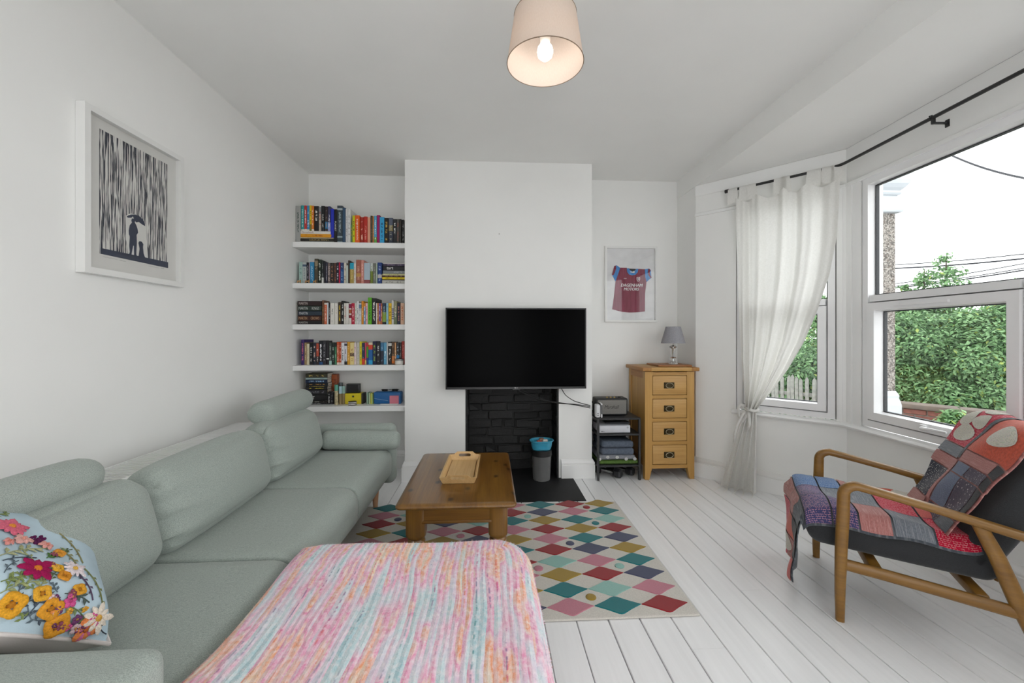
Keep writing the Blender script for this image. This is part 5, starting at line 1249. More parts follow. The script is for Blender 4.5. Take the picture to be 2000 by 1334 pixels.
for i, (a, b) in enumerate(dr):
    z1, z0 = chest_z(a) , chest_z(b)
    dz = MB().rbox(DX0 + .003, DX1 - .003, CY0 - .001, CY0 + .02, z0 + .002, z1 - .002, .003, 2)
    d_ = obj('drawer', dz, wood(f'oak_drawer_front', 'cca263', 'ac8043', 0, 1.0 + .1 * i, .42), ch)
    cxm, czm = (CX0 + CX1) / 2 - .006, (z0 + z1) / 2
    obj('handle_plate', MB().rbox(cxm - .044, cxm + .044, CY0 - .005, CY0 - .0005, czm - .025, czm + .025, .002, 1), M_BRASS, d_)
    pts = [(cxm + .022 * math.cos(w_ * math.pi / 12), CY0 - .012 - .003 * math.sin(w_ * math.pi / 12), czm - .001 + .0165 * math.sin(w_ * math.pi / 12)) for w_ in range(-15, 4)]
    obj('ring_handle', MB().tube([(cxm + .030 * math.cos(a_), CY0 - .011, czm - .001 + .0205 * math.sin(a_)) for a_ in [2 * math.pi * k / 24 for k in range(24)]], .0032, 6, closed=True), plain('worn_brass_ring', '9a9078', .35, metal=.9), d_)
    obj('handle_post', MB().tube([(cxm, CY0 - .004, czm + .018), (cxm, CY0 - .013, czm + .018)], .005, 8), M_BRASS, d_)
# top with breadboard ends
obj('top_board', MB().rbox(CX0 + .04, CX1 - .033, CY0 - .03, CY1 + .006, CZ - .030, CZ, .004, 2), M_OAKX, ch)
obj('top_end', MB().rbox(CX0 - .03, CX0 + .0405, CY0 - .03, CY1 + .006, CZ - .030, CZ, .006, 2), M_OAKD, ch)
obj('top_end', MB().rbox(CX1 - .0335, CX1 + .03, CY0 - .03, CY1 + .006, CZ - .030, CZ, .006, 2), M_OAKD, ch)
# wooden board and glass lamp
M_BOARDW = wood('walnut_board', 'a8703c', '7d4c26', 0, 1.2, .4)
b0 = [at(1272, 709.5, Z=CZ + .012), at(1357, 714.0, Z=CZ + .012)]
mb = MB().rbox(1.405, 1.69, 3.335, 3.60, CZ + .0005, CZ + .0155, .003, 2)
tag(based(obj('wooden_board', mb, M_BOARDW)), 'brown wooden board lying on top of the oak chest', 'board')
LC = Vector((1.572, 3.43, CZ + .0165))
lp = thing('table_lamp', 'small table lamp with clear glass stem and grey shade', 'lamp', tuple(LC))
gl = NT('clear_glass'); gl.set(col=(0.98, 0.99, 0.99), rough=0.02, trans=1.0, ior=1.45)
obj('glass_base', MB().lathe([(.036, 0), (.038, .004), (.037, .010), (.022, .014), (.018, .020), (.026, .030), (.030, .040), (.027, .052), (.020, .060)], tuple(LC), 28), gl.m, lp, smooth=60)
obj('glass_stem', MB().lathe([(.019, .060), (.021, .075), (.022, .12), (.020, .135), (.027, .140), (.031, .144), (.031, .150), (.020, .155), (.012, .160)], tuple(LC), 28), gl.m, lp, smooth=60)
obj('stem_rod', MB().lathe([(.005, .012), (.005, .165), (.008, .17), (.008, .185)], tuple(LC), 12), M_CHROME, lp)
ls = NT('grey_linen_shade'); ls.set(rough=.9, spec=.1); ls.color(ls.ramp(ls.noise(ls.mapping((400, 400, 40)), 1.0, 2), [(.3, lin('8c8b90')), (.7, lin('a09fa4'))]))
obj('lamp_shade', MB().lathe([(.099, .178), (.0995, .181), (.061, .318), (.060, .32), (.058, .318), (.097, .181)], tuple(LC), 40, cap=False), ls.m, lp, smooth=50)
obj('shade_ring', MB().lathe([(.058, .314), (.058, .317), (.0, .317)], tuple(LC), 30, cap=False), ls.m, lp)

# ------------------------------------------------------------------ black metal rack with console, speaker, throws, weights
KX0, KX1, KY0, KY1 = 0.872, 1.232, 3.275, 3.655
KZ = [0.124, 0.378, 0.508]
rk = thing('metal_rack', 'small black metal rack with three shelves beside the oak chest', 'rack', ((KX0 + KX1) / 2, 3.46, 0))
M_RACK = plain('black_rack_steel', '2b2b2d', .45, var=.05)
for x_ in (KX0, KX1 - .018):
    for y_ in (KY0, KY1 - .018):
        obj('leg', MB().rbox(x_, x_ + .018, y_, y_ + .018, 0, KZ[2] + (.0 if y_ == KY0 else .08), .002, 1), M_RACK, rk)
for z_ in KZ:
    obj('shelf_panel', MB().rbox(KX0 + .002, KX1 - .002, KY0 + .004, KY1 - .002, z_ - .016, z_, .003, 1), M_RACK, rk)
obj('back_rail', MB().rbox(KX0, KX1, KY1 - .018, KY1, KZ[2] + .065, KZ[2] + .08, .002, 1), M_RACK, rk)
# guitar-amplifier style speaker
SPX0, SPX1 = at(1165, 800, Y=3.36).x, at(1227, 800, Y=3.36).x
spk = thing('bluetooth_speaker', 'black speaker with grey cloth grille on top of the rack', 'speaker', ((SPX0 + SPX1) / 2, 3.42, KZ[2]))
z0 = KZ[2] + .001
SPH = 0.145
obj('cabinet', MB().rbox(SPX0, SPX1, 3.365, 3.50, z0 + .004, z0 + SPH, .012, 3), plain('black_vinyl', '1d1d1e', .55, bump=.5, bs=500), spk)
gr = NT('woven_grey_grille'); gr.set(rough=.8)
gr.color(gr.ramp(gr.noise(gr.mapping((500, 500, 500)), 1., 2), [(.4, lin('5f5d59')), (.6, lin('8f8c87'))]))
obj('grille', MB().rbox(SPX0 + .012, SPX1 - .014, 3.360, 3.368, z0 + .014, z0 + SPH - .014, .003, 1), gr.m, spk)
obj('script_lettering', text_mb('Marshall', .030, .125, shear=.35).xf(Matrix.Translation(((SPX0 + SPX1) / 2 - .005, 3.3592, z0 + SPH * .52))), plain('pale_gold_script', '2f2b26', .35, metal=.3), spk, smooth=0)
for i in range(3): obj('control_knob', MB().lathe([(.008, 0), (.008, .008), (.006, .009)], (SPX0 + .10 + .032 * i, 3.40, z0 + SPH), 14), plain('brass_knob', 'b59a5f', .3, metal=.9), spk)
obj('power_switch', MB().lathe([(.011, 0), (.011, .010), (.009, .012)], (SPX0 + .205, 3.40, z0 + SPH), 14), plain('black_knob', '1a1a1a', .4), spk)
for i, (x_, y_) in enumerate(((SPX0 + .02, 3.38), (SPX1 - .02, 3.38), (SPX0 + .02, 3.48), (SPX1 - .02, 3.48))): obj('rubber_foot', MB().lathe([(.008, 0), (.008, .005)], (x_, y_, z0), 10), M_BLACK, spk)
# game dock standing on edge at the left
dk = thing('game_dock', 'white handheld console dock standing at the rack\'s left edge', 'console', (.885, 3.33, KZ[2]))
obj('dock_shell', MB().rbox(.868, .902, 3.29, 3.355, z0, z0 + .105, .008, 3), plain('white_console_plastic', 'd9d9db', .35), dk)
obj('dock_front', MB().rbox(.905, .919, 3.285, 3.355, z0, z0 + .118, .006, 3), plain('white_console_plastic', 'd9d9db', .35), dk)
obj('tablet', MB().rbox(.9025, .9045, 3.295, 3.352, z0, z0 + .114, .0009, 1), plain('black_glass', '151517', .15), dk)
obj('controller_rail', MB().rbox(.9075, .9165, 3.283, 3.286, z0 + .03, z0 + .105, .001, 1), plain('dark_slot', '303034', .5), dk)
for k in (.016, .03): obj('port', MB().rbox(.878, .886, 3.2885, 3.2905, z0 + k, z0 + k + .008, .0005, 1), plain('dark_slot', '303034', .5), dk)
# white games console on the middle shelf
z1 = KZ[1] + .001
GX0, GX1 = at(1171, 850, Y=3.30).x, at(1231, 850, Y=3.30).x
gc = thing('games_console', 'flat white games console on the rack\'s middle shelf', 'console', ((GX0 + GX1) / 2, 3.4, z1))
obj('console_shell', MB().rbox(GX0, GX1, 3.30, 3.52, z1 + .004, z1 + .062, .002, 2), plain('matt_white_plastic', 'c9cad0', .5), gc)
for x_ in (GX0 + .03, GX1 - .03): obj('rubber_foot', MB().box(x_ - .015, x_ + .015, 3.32, 3.5, z1, z1 + .004), M_BLACK, gc)
obj('power_button', MB().lathe([(.0065, 0), (.0065, .001)], n=18, M=Matrix.Translation((GX1 - .022, 3.2995, z1 + .046)) @ Matrix.Rotation(R(90), 4, 'X')), plain('grey_emblem', '55565c', .4), gc)
for sg_ in (-1, 1): obj('emblem_stroke', MB().tube([(GX1 - .022 - .0045 * sg_, 3.298, z1 + .0415), (GX1 - .022, 3.298, z1 + .0465), (GX1 - .022 + .0045 * sg_, 3.298, z1 + .0505)], .0009, 5), plain('white_emblem', 'e9e9ee', .4), gc)
obj('usb_port', MB().box(GX0 + .014, GX0 + .027, 3.2993, 3.3, z1 + .014, z1 + .019), plain('dark_slot', '303034', .5), gc); obj('sync_button', MB().lathe([(.003, 0), (.003, .001)], n=10, M=Matrix.Translation((GX0 + .036, 3.2996, z1 + .016)) @ Matrix.Rotation(R(90), 4, 'X')), plain('dark_slot', '303034', .5), gc)
mb = MB().rbox(GX0 + .07, GX1 + .02, 3.36, 3.47, z1 + .063, z1 + .075, .004, 2)
tag(based(obj('game_controller_case', mb, plain('charcoal_plastic', '2c2c30', .45))), 'flat black case lying on the white games console', 'case')
# folded throws on the lower shelf
z2 = KZ[0] + .001
def folded(name, x0, x1, y0, y1, z0_, z1_, m, label, layers=2, seed=0):
    t = thing(name, label, 'throw', ((x0 + x1) / 2, (y0 + y1) / 2, z0_))
    h_ = (z1_ - z0_) / layers
    for i in range(layers):
        mb = MB(); q = random.Random(seed + i); sl = .012 if i else 0
        cushion_mesh(mb, ((x0 + x1) / 2, (y0 + y1) / 2 + q.uniform(-.004, .004), z0_ + h_ * (i + .5)), ((x1 - x0) / 2 - sl * q.random(), (y1 - y0) / 2, h_ / 2), min(.02, h_ * .48), (.004, .004, .002), 8, disp=wrinkle(seed + i, .0025, 6))
        obj('fold', mb, m, t, smooth=60)
    return t
folded('folded_throw', KX0 + .02, KX1 - .008, 3.30, 3.62, z2, z2 + .031, plain('moss_green_fleece', '56703a', 1.0, spec=.05, var=.2, vs=60, bump=.8, bs=300), 'folded moss green throw at the bottom of the rack\'s pile', 1, 1)
tg = folded('folded_throw', KX0 + .018, KX1 - .03, 3.298, 3.60, z2 + .033, z2 + .072, plain('light_grey_fleece', '84868c', 1.0, spec=.05, var=.12, vs=60, bump=.7, bs=300), 'folded grey throw with white flowers between the green and blue ones', 1, 5)
M_WF = plain('white_flower_print', 'd9d9d8', .95)
for (px, py) in ((1171, 897), (1187, 893), (1205.5, 893), (1223, 899.5), (1240, 898)):
    p = at(px, py, Y=3.2925); mb = MB()
    for k in range(6):
        w_ = k * math.pi / 3; mb.lathe([(.0062, 0), (.0062, .001)], n=8, M=Matrix.Translation((p.x + .0085 * math.cos(w_), p.y, min(max(p.z, z2 + .044), z2 + .062) + .0075 * math.sin(w_))) @ Matrix.Rotation(R(90), 4, 'X'))
    obj('printed_flower', mb, M_WF, tg)
folded('folded_throw', KX0 + .04, KX1 - .045, 3.30, 3.59, z2 + .074, z2 + .188, plain('slate_blue_fleece', '5d6572', 1.0, spec=.05, var=.15, vs=60, bump=.7, bs=300), 'folded slate blue throw on top of the rack\'s pile', 2, 9)
# dumbbells on the floor below
def dumbbell(x0, y0, x1, y1, r, label):
    a, b = Vector((x0, y0, r)), Vector((x1, y1, r)); d_ = (b - a).normalized()
    t = thing('dumbbell', label, 'dumbbell', ((x0 + x1) / 2, (y0 + y1) / 2, 0), group='dumbbells under the rack')
    obj('grip', MB().tube([a.lerp(b, k / 8) for k in range(9)], [.012, .013, .014, .0155, .0165, .0155, .014, .013, .012], 12), M_CHROME, t)
    for p, s_ in ((a, -1), (b, 1)):
        rot = (d_ * s_).to_track_quat('Z', 'Y').to_matrix().to_4x4()
        obj('hex_head', MB().lathe([(r * .72, -.032), (r, -.022), (r * 1.02, .022), (r * .74, .034)], n=6, M=Matrix.Translation(p) @ rot @ Matrix.Rotation(R(30), 4, 'Z')), plain('black_rubber', '232326', .5), t, smooth=20)
dumbbell(.925, 3.47, 1.062, 3.345, .039, 'black hex dumbbell under the rack, nearer its left-hand legs')
dumbbell(1.06, 3.54, 1.185, 3.40, .037, 'black hex dumbbell under the rack, nearer the oak chest')
mb = MB().tube([(1.2, 3.42, .01), (1.215, 3.38, .02), (1.205, 3.35, .005)], .003, 6)
# ------------------------------------------------------------------ framed football shirt
jf = thing('framed_shirt', 'white box frame holding a claret and blue football shirt', 'picture', (1.295, YB, 1.30))
JX0, JX1, JZ0, JZ1 = 1.050, 1.534, 1.303, 1.993
picture_frame(jf, JX0, JX1, JZ0, JZ1, .018, lambda a, h, z: (a, YB - .001 - h * .03, z), M_FRAMEW)
JY = YB - .012
obj('backing_board', MB().box(JX0 + .016, JX1 - .016, JY, YB - .004, JZ0 + .016, JZ1 - .016), plain('white_mount', 'dededf', .9), jf)
obj('glazing', MB().box(JX0 + .016, JX1 - .016, YB - .0215, YB - .020, JZ0 + .016, JZ1 - .016), M_PGLASS, jf)
def jp(zx, zy): return at(1140 + zx * 260 / 1734.0, 460 + zy * 200 / 1334.0, Y=JY)
def cloth_mat(name, c, alt):
    t = NT(name); t.set(rough=.5, spec=.35, sheen=.3)
    n = t.noise(t.mapping((60, 60, 4)), 1.0, 3)
    t.color(t.ramp(n, [(.3, lin(c)), (.7, lin(alt))])); t.bump(n, .6, .004); return t.m
M_CLAR, M_BLUE = cloth_mat('claret_polyester', '6e1530', '8a2c49'), cloth_mat('sky_blue_polyester', '2f74b8', '4a90cf')
def patch(name, pts, h0, h1, m, parent=jf):
    P_ = [jp(*p) for p in pts]
    mb = MB().prism([(p.x, p.z) for p in P_][::-1], JY - h1, JY - h0, lambda a, b, h: (a, h, b)); return obj(name, mb, m, parent, smooth=0)
sh = patch('shirt_body', [(415, 590), (470, 420), (560, 420), (585, 480), (630, 510), (680, 490), (708, 435), (795, 440), (815, 610), (797, 760), (795, 990), (700, 1000), (600, 1004), (500, 995), (372, 962), (395, 780)], 0, .004, M_CLAR)
patch('sleeve', [(368, 508), (402, 395), (430, 388), (474, 424), (440, 520), (413, 598)], 0, .005, M_BLUE)
patch('sleeve', [(795, 440), (850, 432), (872, 452), (880, 548), (818, 606), (800, 540)], 0, .005, M_BLUE)
patch('cuff', [(366, 512), (398, 396), (418, 392), (420, 430), (405, 480), (384, 520)], .005, .007, M_CLAR)
patch('cuff', [(836, 440), (850, 434), (868, 452), (856, 480), (862, 520), (882, 546), (874, 560), (842, 520), (832, 480)], .005, .007, M_CLAR)
patch('collar', [(558, 432), (585, 428), (600, 455), (632, 470), (665, 460), (685, 434), (710, 436), (700, 480), (672, 512), (630, 520), (590, 510), (566, 478)], .004, .007, M_BLUE)
patch('neck_lining', [(588, 432), (602, 456), (632, 470), (664, 460), (682, 436)], .001, .0035, plain('dark_lining', '2a2a30', .8))
patch('neck_label', [(602, 468), (608, 482), (650, 490), (664, 480), (655, 462), (630, 472)], .007, .0075, plain('label_cloth', 'd2d0cc', .8))
M_SHW = plain('white_shirt_print', 'e4e2e2', .6)
w_ = jp(765, 650).x - jp(485, 650).x
for s_, x0, x1, y0, y1 in (('DAGENHAM', 483, 765, 628, 668), ('MOTORS', 520, 718, 680, 718)):
    a_, b_ = jp((x0 + x1) / 2, (y0 + y1) / 2), jp(x1, y0).x - jp(x0, y0).x
    tb = text_mb(s_, jp(0, y0).z - jp(0, y1).z, b_, shear=.2)
    tb2 = MB(); tb2.keep_normals = True
    for i_, off in enumerate((-.0006, 0, .0006, .0012)): tb2.add([(p[0] + off, p[1] - .00012 * i_, p[2]) for p in tb.v], tb.f)
    obj('sponsor_lettering', tb2.xf(Matrix.Translation((a_.x, JY - .0046, a_.z))), M_SHW, sh, smooth=0)
p = jp(540, 561); obj('maker_lettering', text_mb('PONY', .0095, .028, shear=.2).xf(Matrix.Translation((p.x, JY - .0046, p.z))), M_SHW, sh, smooth=0)
patch('crest', [(688, 542), (732, 542), (732, 575), (722, 592), (708, 600), (695, 592), (688, 572)], .004, .0046, M_SHW, sh)
patch('crest_shield', [(693, 548), (727, 548), (727, 573), (718, 588), (708, 593), (698, 587), (693, 572)], .0046, .005, M_CLAR, sh)
patch('crest_castle', [(700, 554), (704, 554), (704, 558), (708, 558), (708, 553), (713, 553), (713, 558), (717, 558), (717, 554), (721, 554), (719, 580), (702, 580)], .005, .0054, plain('crest_grey', 'b9b9c6', .6), sh)
# ------------------------------------------------------------------ curtain pole following the bay
RZ_ = 2.310
RO = 0.075
def rod_pt(fc, a): return fc(a, -RO, RZ_)
m_in = (-(FS.n + FF.n)).normalized(); m_len = RO / max(.3, (FF.n.dot(-m_in)) ** 1)
corner = BB + m_in * m_len + Vector((0, 0, RZ_))
m_in2 = (-(FN.n + FF.n)).normalized(); corner2 = BC + m_in2 * (RO / max(.3, FF.n.dot(-m_in2))) + Vector((0, 0, RZ_))
p0 = rod_pt(FS, 0.262); p1 = corner; p2 = corner2; p3 = rod_pt(FN, FN.L - 0.15)
def bend(a, c, b, k=6, r=.06):
    u, v = (a - c).normalized() * r, (b - c).normalized() * r
    return [c + u * (1 - t) ** 2 + v * t ** 2 for t in [i / k for i in range(k + 1)]]
pole = thing('curtain_pole', 'thin black metal curtain pole running round the bay window', 'curtain pole', tuple(p0))
obj('pole_rod', MB().tube([p0] + bend(p0, p1, p2) + bend(p1, p2, p3) + [p3], .0095, 12), M_BLACK, pole, smooth=60)
obj('finial', MB().lathe([(.010, -.012), (.014, -.010), (.014, .010), (.010, .013)], n=14, M=Matrix.Translation(p0) @ FS.d.to_track_quat('Z', 'Y').to_matrix().to_4x4()), M_BLACK, pole)
def bracket(fc, a):
    mb = MB(); c = fc(a, -RO, RZ_)
    fc.box(mb, a - .007, a + .007, -RO - .006, -RO + .006, RZ_ - .034, RZ_ - .006)
    fc.box(mb, a - .005, a + .005, -RO, 0.0, RZ_ - .034, RZ_ - .026)
    fc.box(mb, a - .010, a + .010, -.004, 0.0, RZ_ - .05, RZ_ - .012)
    mb.tube([fc(a - .006, -RO + .012, RZ_ - .008), fc(a - .006, -RO - .012, RZ_ - .006), fc(a - .006, -RO - .014, RZ_ + .008), fc(a - .006, -RO, RZ_ + .013)], .0035, 6)
    obj('bracket', mb, M_BLACK, pole)
bracket(FS, 0.283)
bracket(FF, 0.64)
bracket(FF, 1.45)

# ------------------------------------------------------------------ linen curtain, gathered and tied
def linen_mat():
    t = NT('off_white_linen'); t.set(rough=.95, spec=.08, sheen=.2)
    n = t.noise(t.mapping((900, 900, 60)), 1.0, 2); n2 = t.noise(t.mapping((60, 60, 900)), 1.0, 2)
    c = t.ramp(t.math('MULTIPLY', t.math('ADD', n, n2), .5), [(.35, lin('e4e3df')), (.65, lin('f4f3f0'))])
    t.color(c)
    tr = t.n.new('ShaderNodeBsdfTranslucent'); t.l.new(c, tr.inputs['Color'])
    mx = t.n.new('ShaderNodeMixShader'); mx.inputs[0].default_value = .26
    t.l.new(t.b.outputs[0], mx.inputs[1]); t.l.new(tr.outputs[0], mx.inputs[2]); t.l.new(mx.outputs[0], t.out.inputs[0])
    t.bump(n, .2, .0006); return t.m
M_LINEN = linen_mat()
cur = thing('curtain', 'off-white linen tab curtain tied back beside the bay window', 'curtain', tuple(FS(.30, -.10, 0)))
ZTOP, ZTIE = RZ_ - .075, .625
def edge_a(px, py): return None
# left and right edge of the cloth along the bay side, by height: (z, left, right)
EDG = [(2.27, .322, .955), (2.04, .328, .95), (1.81, .336, .937), (1.58, .345, .902), (1.34, .356, .838), (1.13, .366, .766), (.94, .378, .676), (.78, .392, .583), (.69, .402, .52), (.64, .410, .485), (.625, .412, .48)]
def edges(z):
    for (z0, l0, r0), (z1, l1, r1) in zip(EDG[:-1], EDG[1:]):
        if z <= z0 and z >= z1:
            t = (z0 - z) / (z0 - z1); return l0 + (l1 - l0) * t, r0 + (r1 - r0) * t
    return (EDG[0][1], EDG[0][2]) if z > EDG[0][0] else (EDG[-1][1], EDG[-1][2])
NF = 4.3
def cloth(u, v):
    z = ZTOP - (ZTOP - ZTIE) * v
    l, r = edges(z)
    w_ = r - l
    # folds get deeper where the cloth is squeezed; they sweep towards the tie
    amp = .018 + .026 * max(0, min(1, (.65 - w_) / .55))
    ph = 2 * math.pi * NF * u + .6 * math.sin(3 * u + v * 2)
    uu = u + .018 * math.sin(ph * .5 + 1.0) * (1 - v)
    off = amp * (math.sin(ph) + .35 * math.sin(2.3 * ph + 1.3 + v))
    sag = -.018 * math.sin(math.pi * u) * v
    top = .040 * abs(math.sin(math.pi * u * 4)) * max(0, 1 - v * 6)      # scallops between the tabs
    return FS(l + w_ * uu, -RO - .012 - off + sag, z - top)
mb = MB().grid(cloth, 150, 60); obj('drape', mb, M_LINEN, cur, smooth=80)
# heading band (double cloth) and tabs
tabs = [.0, .155, .275, .36, .43, .58, .66, .82, .92, 1.0]
TAB = [(1432, 18), (1452, 14), (1468, 17), (1524, 20), (1534, 16), (1590, 22), (1617, 18), (1640, 18)]
for (px, wpx) in TAB:
    q_ = None
    best = min([i / 200 for i in range(201)], key=lambda a: abs((lambda P_: 1000 + 800 * (P_.x * _C - P_.y * _S) / (P_.y * _C + P_.x * _S))(FS(.15 + a * .80, -RO, RZ_)) - px))
    a_ = .15 + best * .80; hw = wpx / 800 * 3.1 / 2 * .9
    def tab(u, v):
        t_ = v; s_ = a_ + (u - .5) * 2 * hw * (1.0 + .25 * abs(t_ - .5) * 2)
        if t_ < .4: z = ZTOP - .03 + (RZ_ + .0 - ZTOP + .03) * t_ / .4; n = -RO - .014
        elif t_ < .6:
            w_ = (t_ - .4) / .2 * math.pi; n = -RO - .0135 * math.cos(w_); z = RZ_ + .0135 * math.sin(w_)
        else: z = RZ_ - (RZ_ - ZTOP + .03) * (t_ - .6) / .4; n = -RO + .0135
        return FS(s_, n, z)
    obj('tab_loop', MB().grid(tab, 4, 24), M_LINEN, cur, smooth=80)
# skirt below the tie: flares and breaks on the floor
def skirt(u, v):
    z = ZTIE - (ZTIE - .012) * min(1, v * 1.06)
    t = v
    w_ = .065 + .20 * (t ** .8)
    ph = 2 * math.pi * 4.5 * u + .5
    amp = .012 + .036 * t
    cl = .444 - .065 * t
    a = cl - w_ / 2 * 1.15 + w_ * u + .012 * math.sin(ph + 1.2)
    n = -RO - .02 - .055 * t - amp * math.sin(ph)
    if v > .94: n -= (v - .94) * .9 * (1 + .5 * math.sin(ph)); z = .006 + .008 * abs(math.sin(ph * .5))
    return FS(a, n, z)
mb = MB().grid(skirt, 110, 50); obj('skirt', mb, M_LINEN, cur, smooth=80)
# tie band with bow ends
mb = MB().tube([FS(.446 + .040 * math.cos(w_), -RO - .028 + .038 * math.sin(w_), ZTIE + .004 * math.sin(w_ * 2)) for w_ in [2 * math.pi * k / 24 for k in range(24)]], .012, 8, closed=True); obj('tie_band', mb, M_LINEN, cur, smooth=60)
def ribbon(pts, wd):
    mb = MB()
    P_ = [FS(*p) for p in pts]; V, Fa = [], []
    for i, p in enumerate(P_):
        t_ = (P_[min(len(P_) - 1, i + 1)] - P_[max(0, i - 1)]).normalized(); s_ = t_.cross(FS.n).normalized() * wd
        V += [p - s_, p + s_]
    for i in range(len(P_) - 1): Fa.append((2 * i, 2 * i + 1, 2 * i + 3, 2 * i + 2))
    o = obj('tie_ribbon', mb.add(V, Fa), M_LINEN, cur, smooth=80); m = o.modifiers.new('thickness', 'SOLIDIFY'); m.thickness = .002
ribbon([(.42, -.115, .63), (.38, -.125, .66), (.36, -.125, .63), (.365, -.12, .56), (.39, -.125, .53), (.415, -.13, .57), (.425, -.12, .62)], .010)
ribbon([(.425, -.125, .62), (.435, -.135, .57), (.44, -.138, .52), (.425, -.138, .48)], .011)
ribbon([(.42, -.12, .62), (.39, -.13, .58), (.355, -.135, .50), (.34, -.14, .43), (.335, -.14, .36)], .009)

# ------------------------------------------------------------------ mid-century armchair
M_TEAK = wood('honey_teak', '926a2c', '6a481b', 0, 1.0, .35)
M_CHAR = fabric('charcoal_wool', '3c3d3f', '2a2b2d', 600, .35)
ac = thing('armchair', 'mid-century armchair with honey wooden frame and charcoal cushions', 'chair', (1.45, 1.62, 0), math.atan2(-.525, .855))
CW = .555
def lens_tube(mb, pts, wds, hts, n=10):
    """a bar with an elliptical section; wds sideways (local y), hts across the path in the x-z plane"""
    V, Fa = [], []; N = len(pts)
    for i, p in enumerate(pts):
        p = Vector(p); a = Vector(pts[min(N - 1, i + 1)]) - Vector(pts[max(0, i - 1)]); a.normalize(); sd = Vector((0, 1, 0)); up = sd.cross(a).normalized()
        for k in range(n):
            w_ = 2 * math.pi * k / n; c_, s_ = math.cos(w_), math.sin(w_); e = (abs(c_) ** 3.2 + abs(s_) ** 3.2) ** (-1 / 3.2)
            V.append(p + sd * wds[i] * c_ * e + up * hts[i] * s_ * e)
    for i in range(N - 1): Fa += [(i * n + k, i * n + (k + 1) % n, (i + 1) * n + (k + 1) % n, (i + 1) * n + k) for k in range(n)]
    Fa += [tuple(range(n)), tuple((N - 1) * n + k for k in range(n - 1, -1, -1))]
    return mb.add(V, Fa)
for y_ in (0.0, CW):
    # front leg turning into the arm in one sweep
    arc = [(.012 + .045 * (1 - math.cos(w_)), .525 + .040 * math.sin(w_)) for w_ in [math.pi / 2 * k / 6 for k in range(7)]]
    pts = [(.0, y_, 0), (.0, y_, .12), (.004, y_, .30), (.010, y_, .44)] + [(a, y_, z) for a, z in arc] + [(.16, y_, .545), (.30, y_, .516), (.44, y_, .484), (.56, y_, .457), (.66, y_, .435)]
    n_ = len(pts)
    wd = [.015, .018, .021, .021] + [.021] * 7 + [.021, .022, .025, .026, .020]
    ht = [.015, .018, .021, .022] + [.021, .02, .019, .018, .0175, .017, .0165] + [.015, .015, .016, .015, .011]
    obj('arm_and_front_leg', lens_tube(MB(), pts, wd, ht, 14), M_TEAK, ac, local=True, smooth=60)
    pts = [(.405, y_, .485), (.45, y_, .38), (.50, y_, .235), (.545, y_, .11), (.585, y_, 0)]
    obj('rear_leg', lens_tube(MB(), pts, [.016, .018, .019, .017, .013], [.020, .023, .025, .021, .014], 12), M_TEAK, ac, local=True, smooth=60)
    pts = [(.012, y_, .236), (.15, y_, .226), (.30, y_, .212), (.47, y_, .195), (.53, y_, .19)]
    obj('side_rail', lens_tube(MB(), pts, [.013] * 5, [.022] * 5, 12), M_TEAK, ac, local=True, smooth=60)
obj('cross_rail', MB().rbox(.10, .14, .01, CW - .01, .205, .245, .008, 2), M_TEAK, ac, local=True)
obj('cross_rail', MB().rbox(.40, .44, .01, CW - .01, .19, .225, .008, 2), M_TEAK, ac, local=True)
SW0, SW1 = .045, CW - .045
# seat: a thick upholstered block, slightly tilted; the back grows out of it
SM = Matrix.Translation((.195, (SW0 + SW1) / 2, .333)) @ Matrix.Rotation(R(2.6), 4, 'Y')
mb = MB(); cushion_mesh(mb, None, (.295, (SW1 - SW0) / 2, .066), (.05, .03, .045), (.006, 0, .01), 10, SM); obj('seat_cushion', mb, M_CHAR, ac, local=True, smooth=60)
BM = Matrix.Translation((.525, (SW0 + SW1) / 2, .52)) @ Matrix.Rotation(R(28), 4, 'Y')
mb = MB(); cushion_mesh(mb, None, (.055, (SW1 - SW0) / 2, .275), (.045, .03, .05), (.012, 0, .006), 10, BM); obj('back_cushion', mb, M_CHAR, ac, local=True, smooth=60)
obj('back_support', MB().rbox(.47, .50, .06, CW - .06, .26, .30, .008, 2), M_TEAK, ac, local=True)

# ------------------------------------------------------------------ patchwork quilt over the armchair
AW = Matrix.Translation((1.45, 1.62, 0)) @ Matrix.Rotation(math.atan2(-.525, .855), 4, 'Z')
def path_fn(pts):
    P_ = [Vector(p) for p in pts]; L = [0]
    for a, b in zip(P_[:-1], P_[1:]): L.append(L[-1] + (b - a).length)
    def f(t):
        s_ = t * L[-1]
        for i in range(len(P_) - 1):
            if s_ <= L[i + 1] + 1e-9:
                k = (s_ - L[i]) / max(1e-9, L[i + 1] - L[i]); return P_[i].lerp(P_[i + 1], k)
        return P_[-1]
    return f
def smooth_path(pts, it=3):
    P_ = [Vector(p) for p in pts]
    for _ in range(it):
        Q = [P_[0]]
        for a, b in zip(P_[:-1], P_[1:]): Q += [a.lerp(b, .25), a.lerp(b, .75)]
        P_ = Q + [P_[-1]]
    return P_
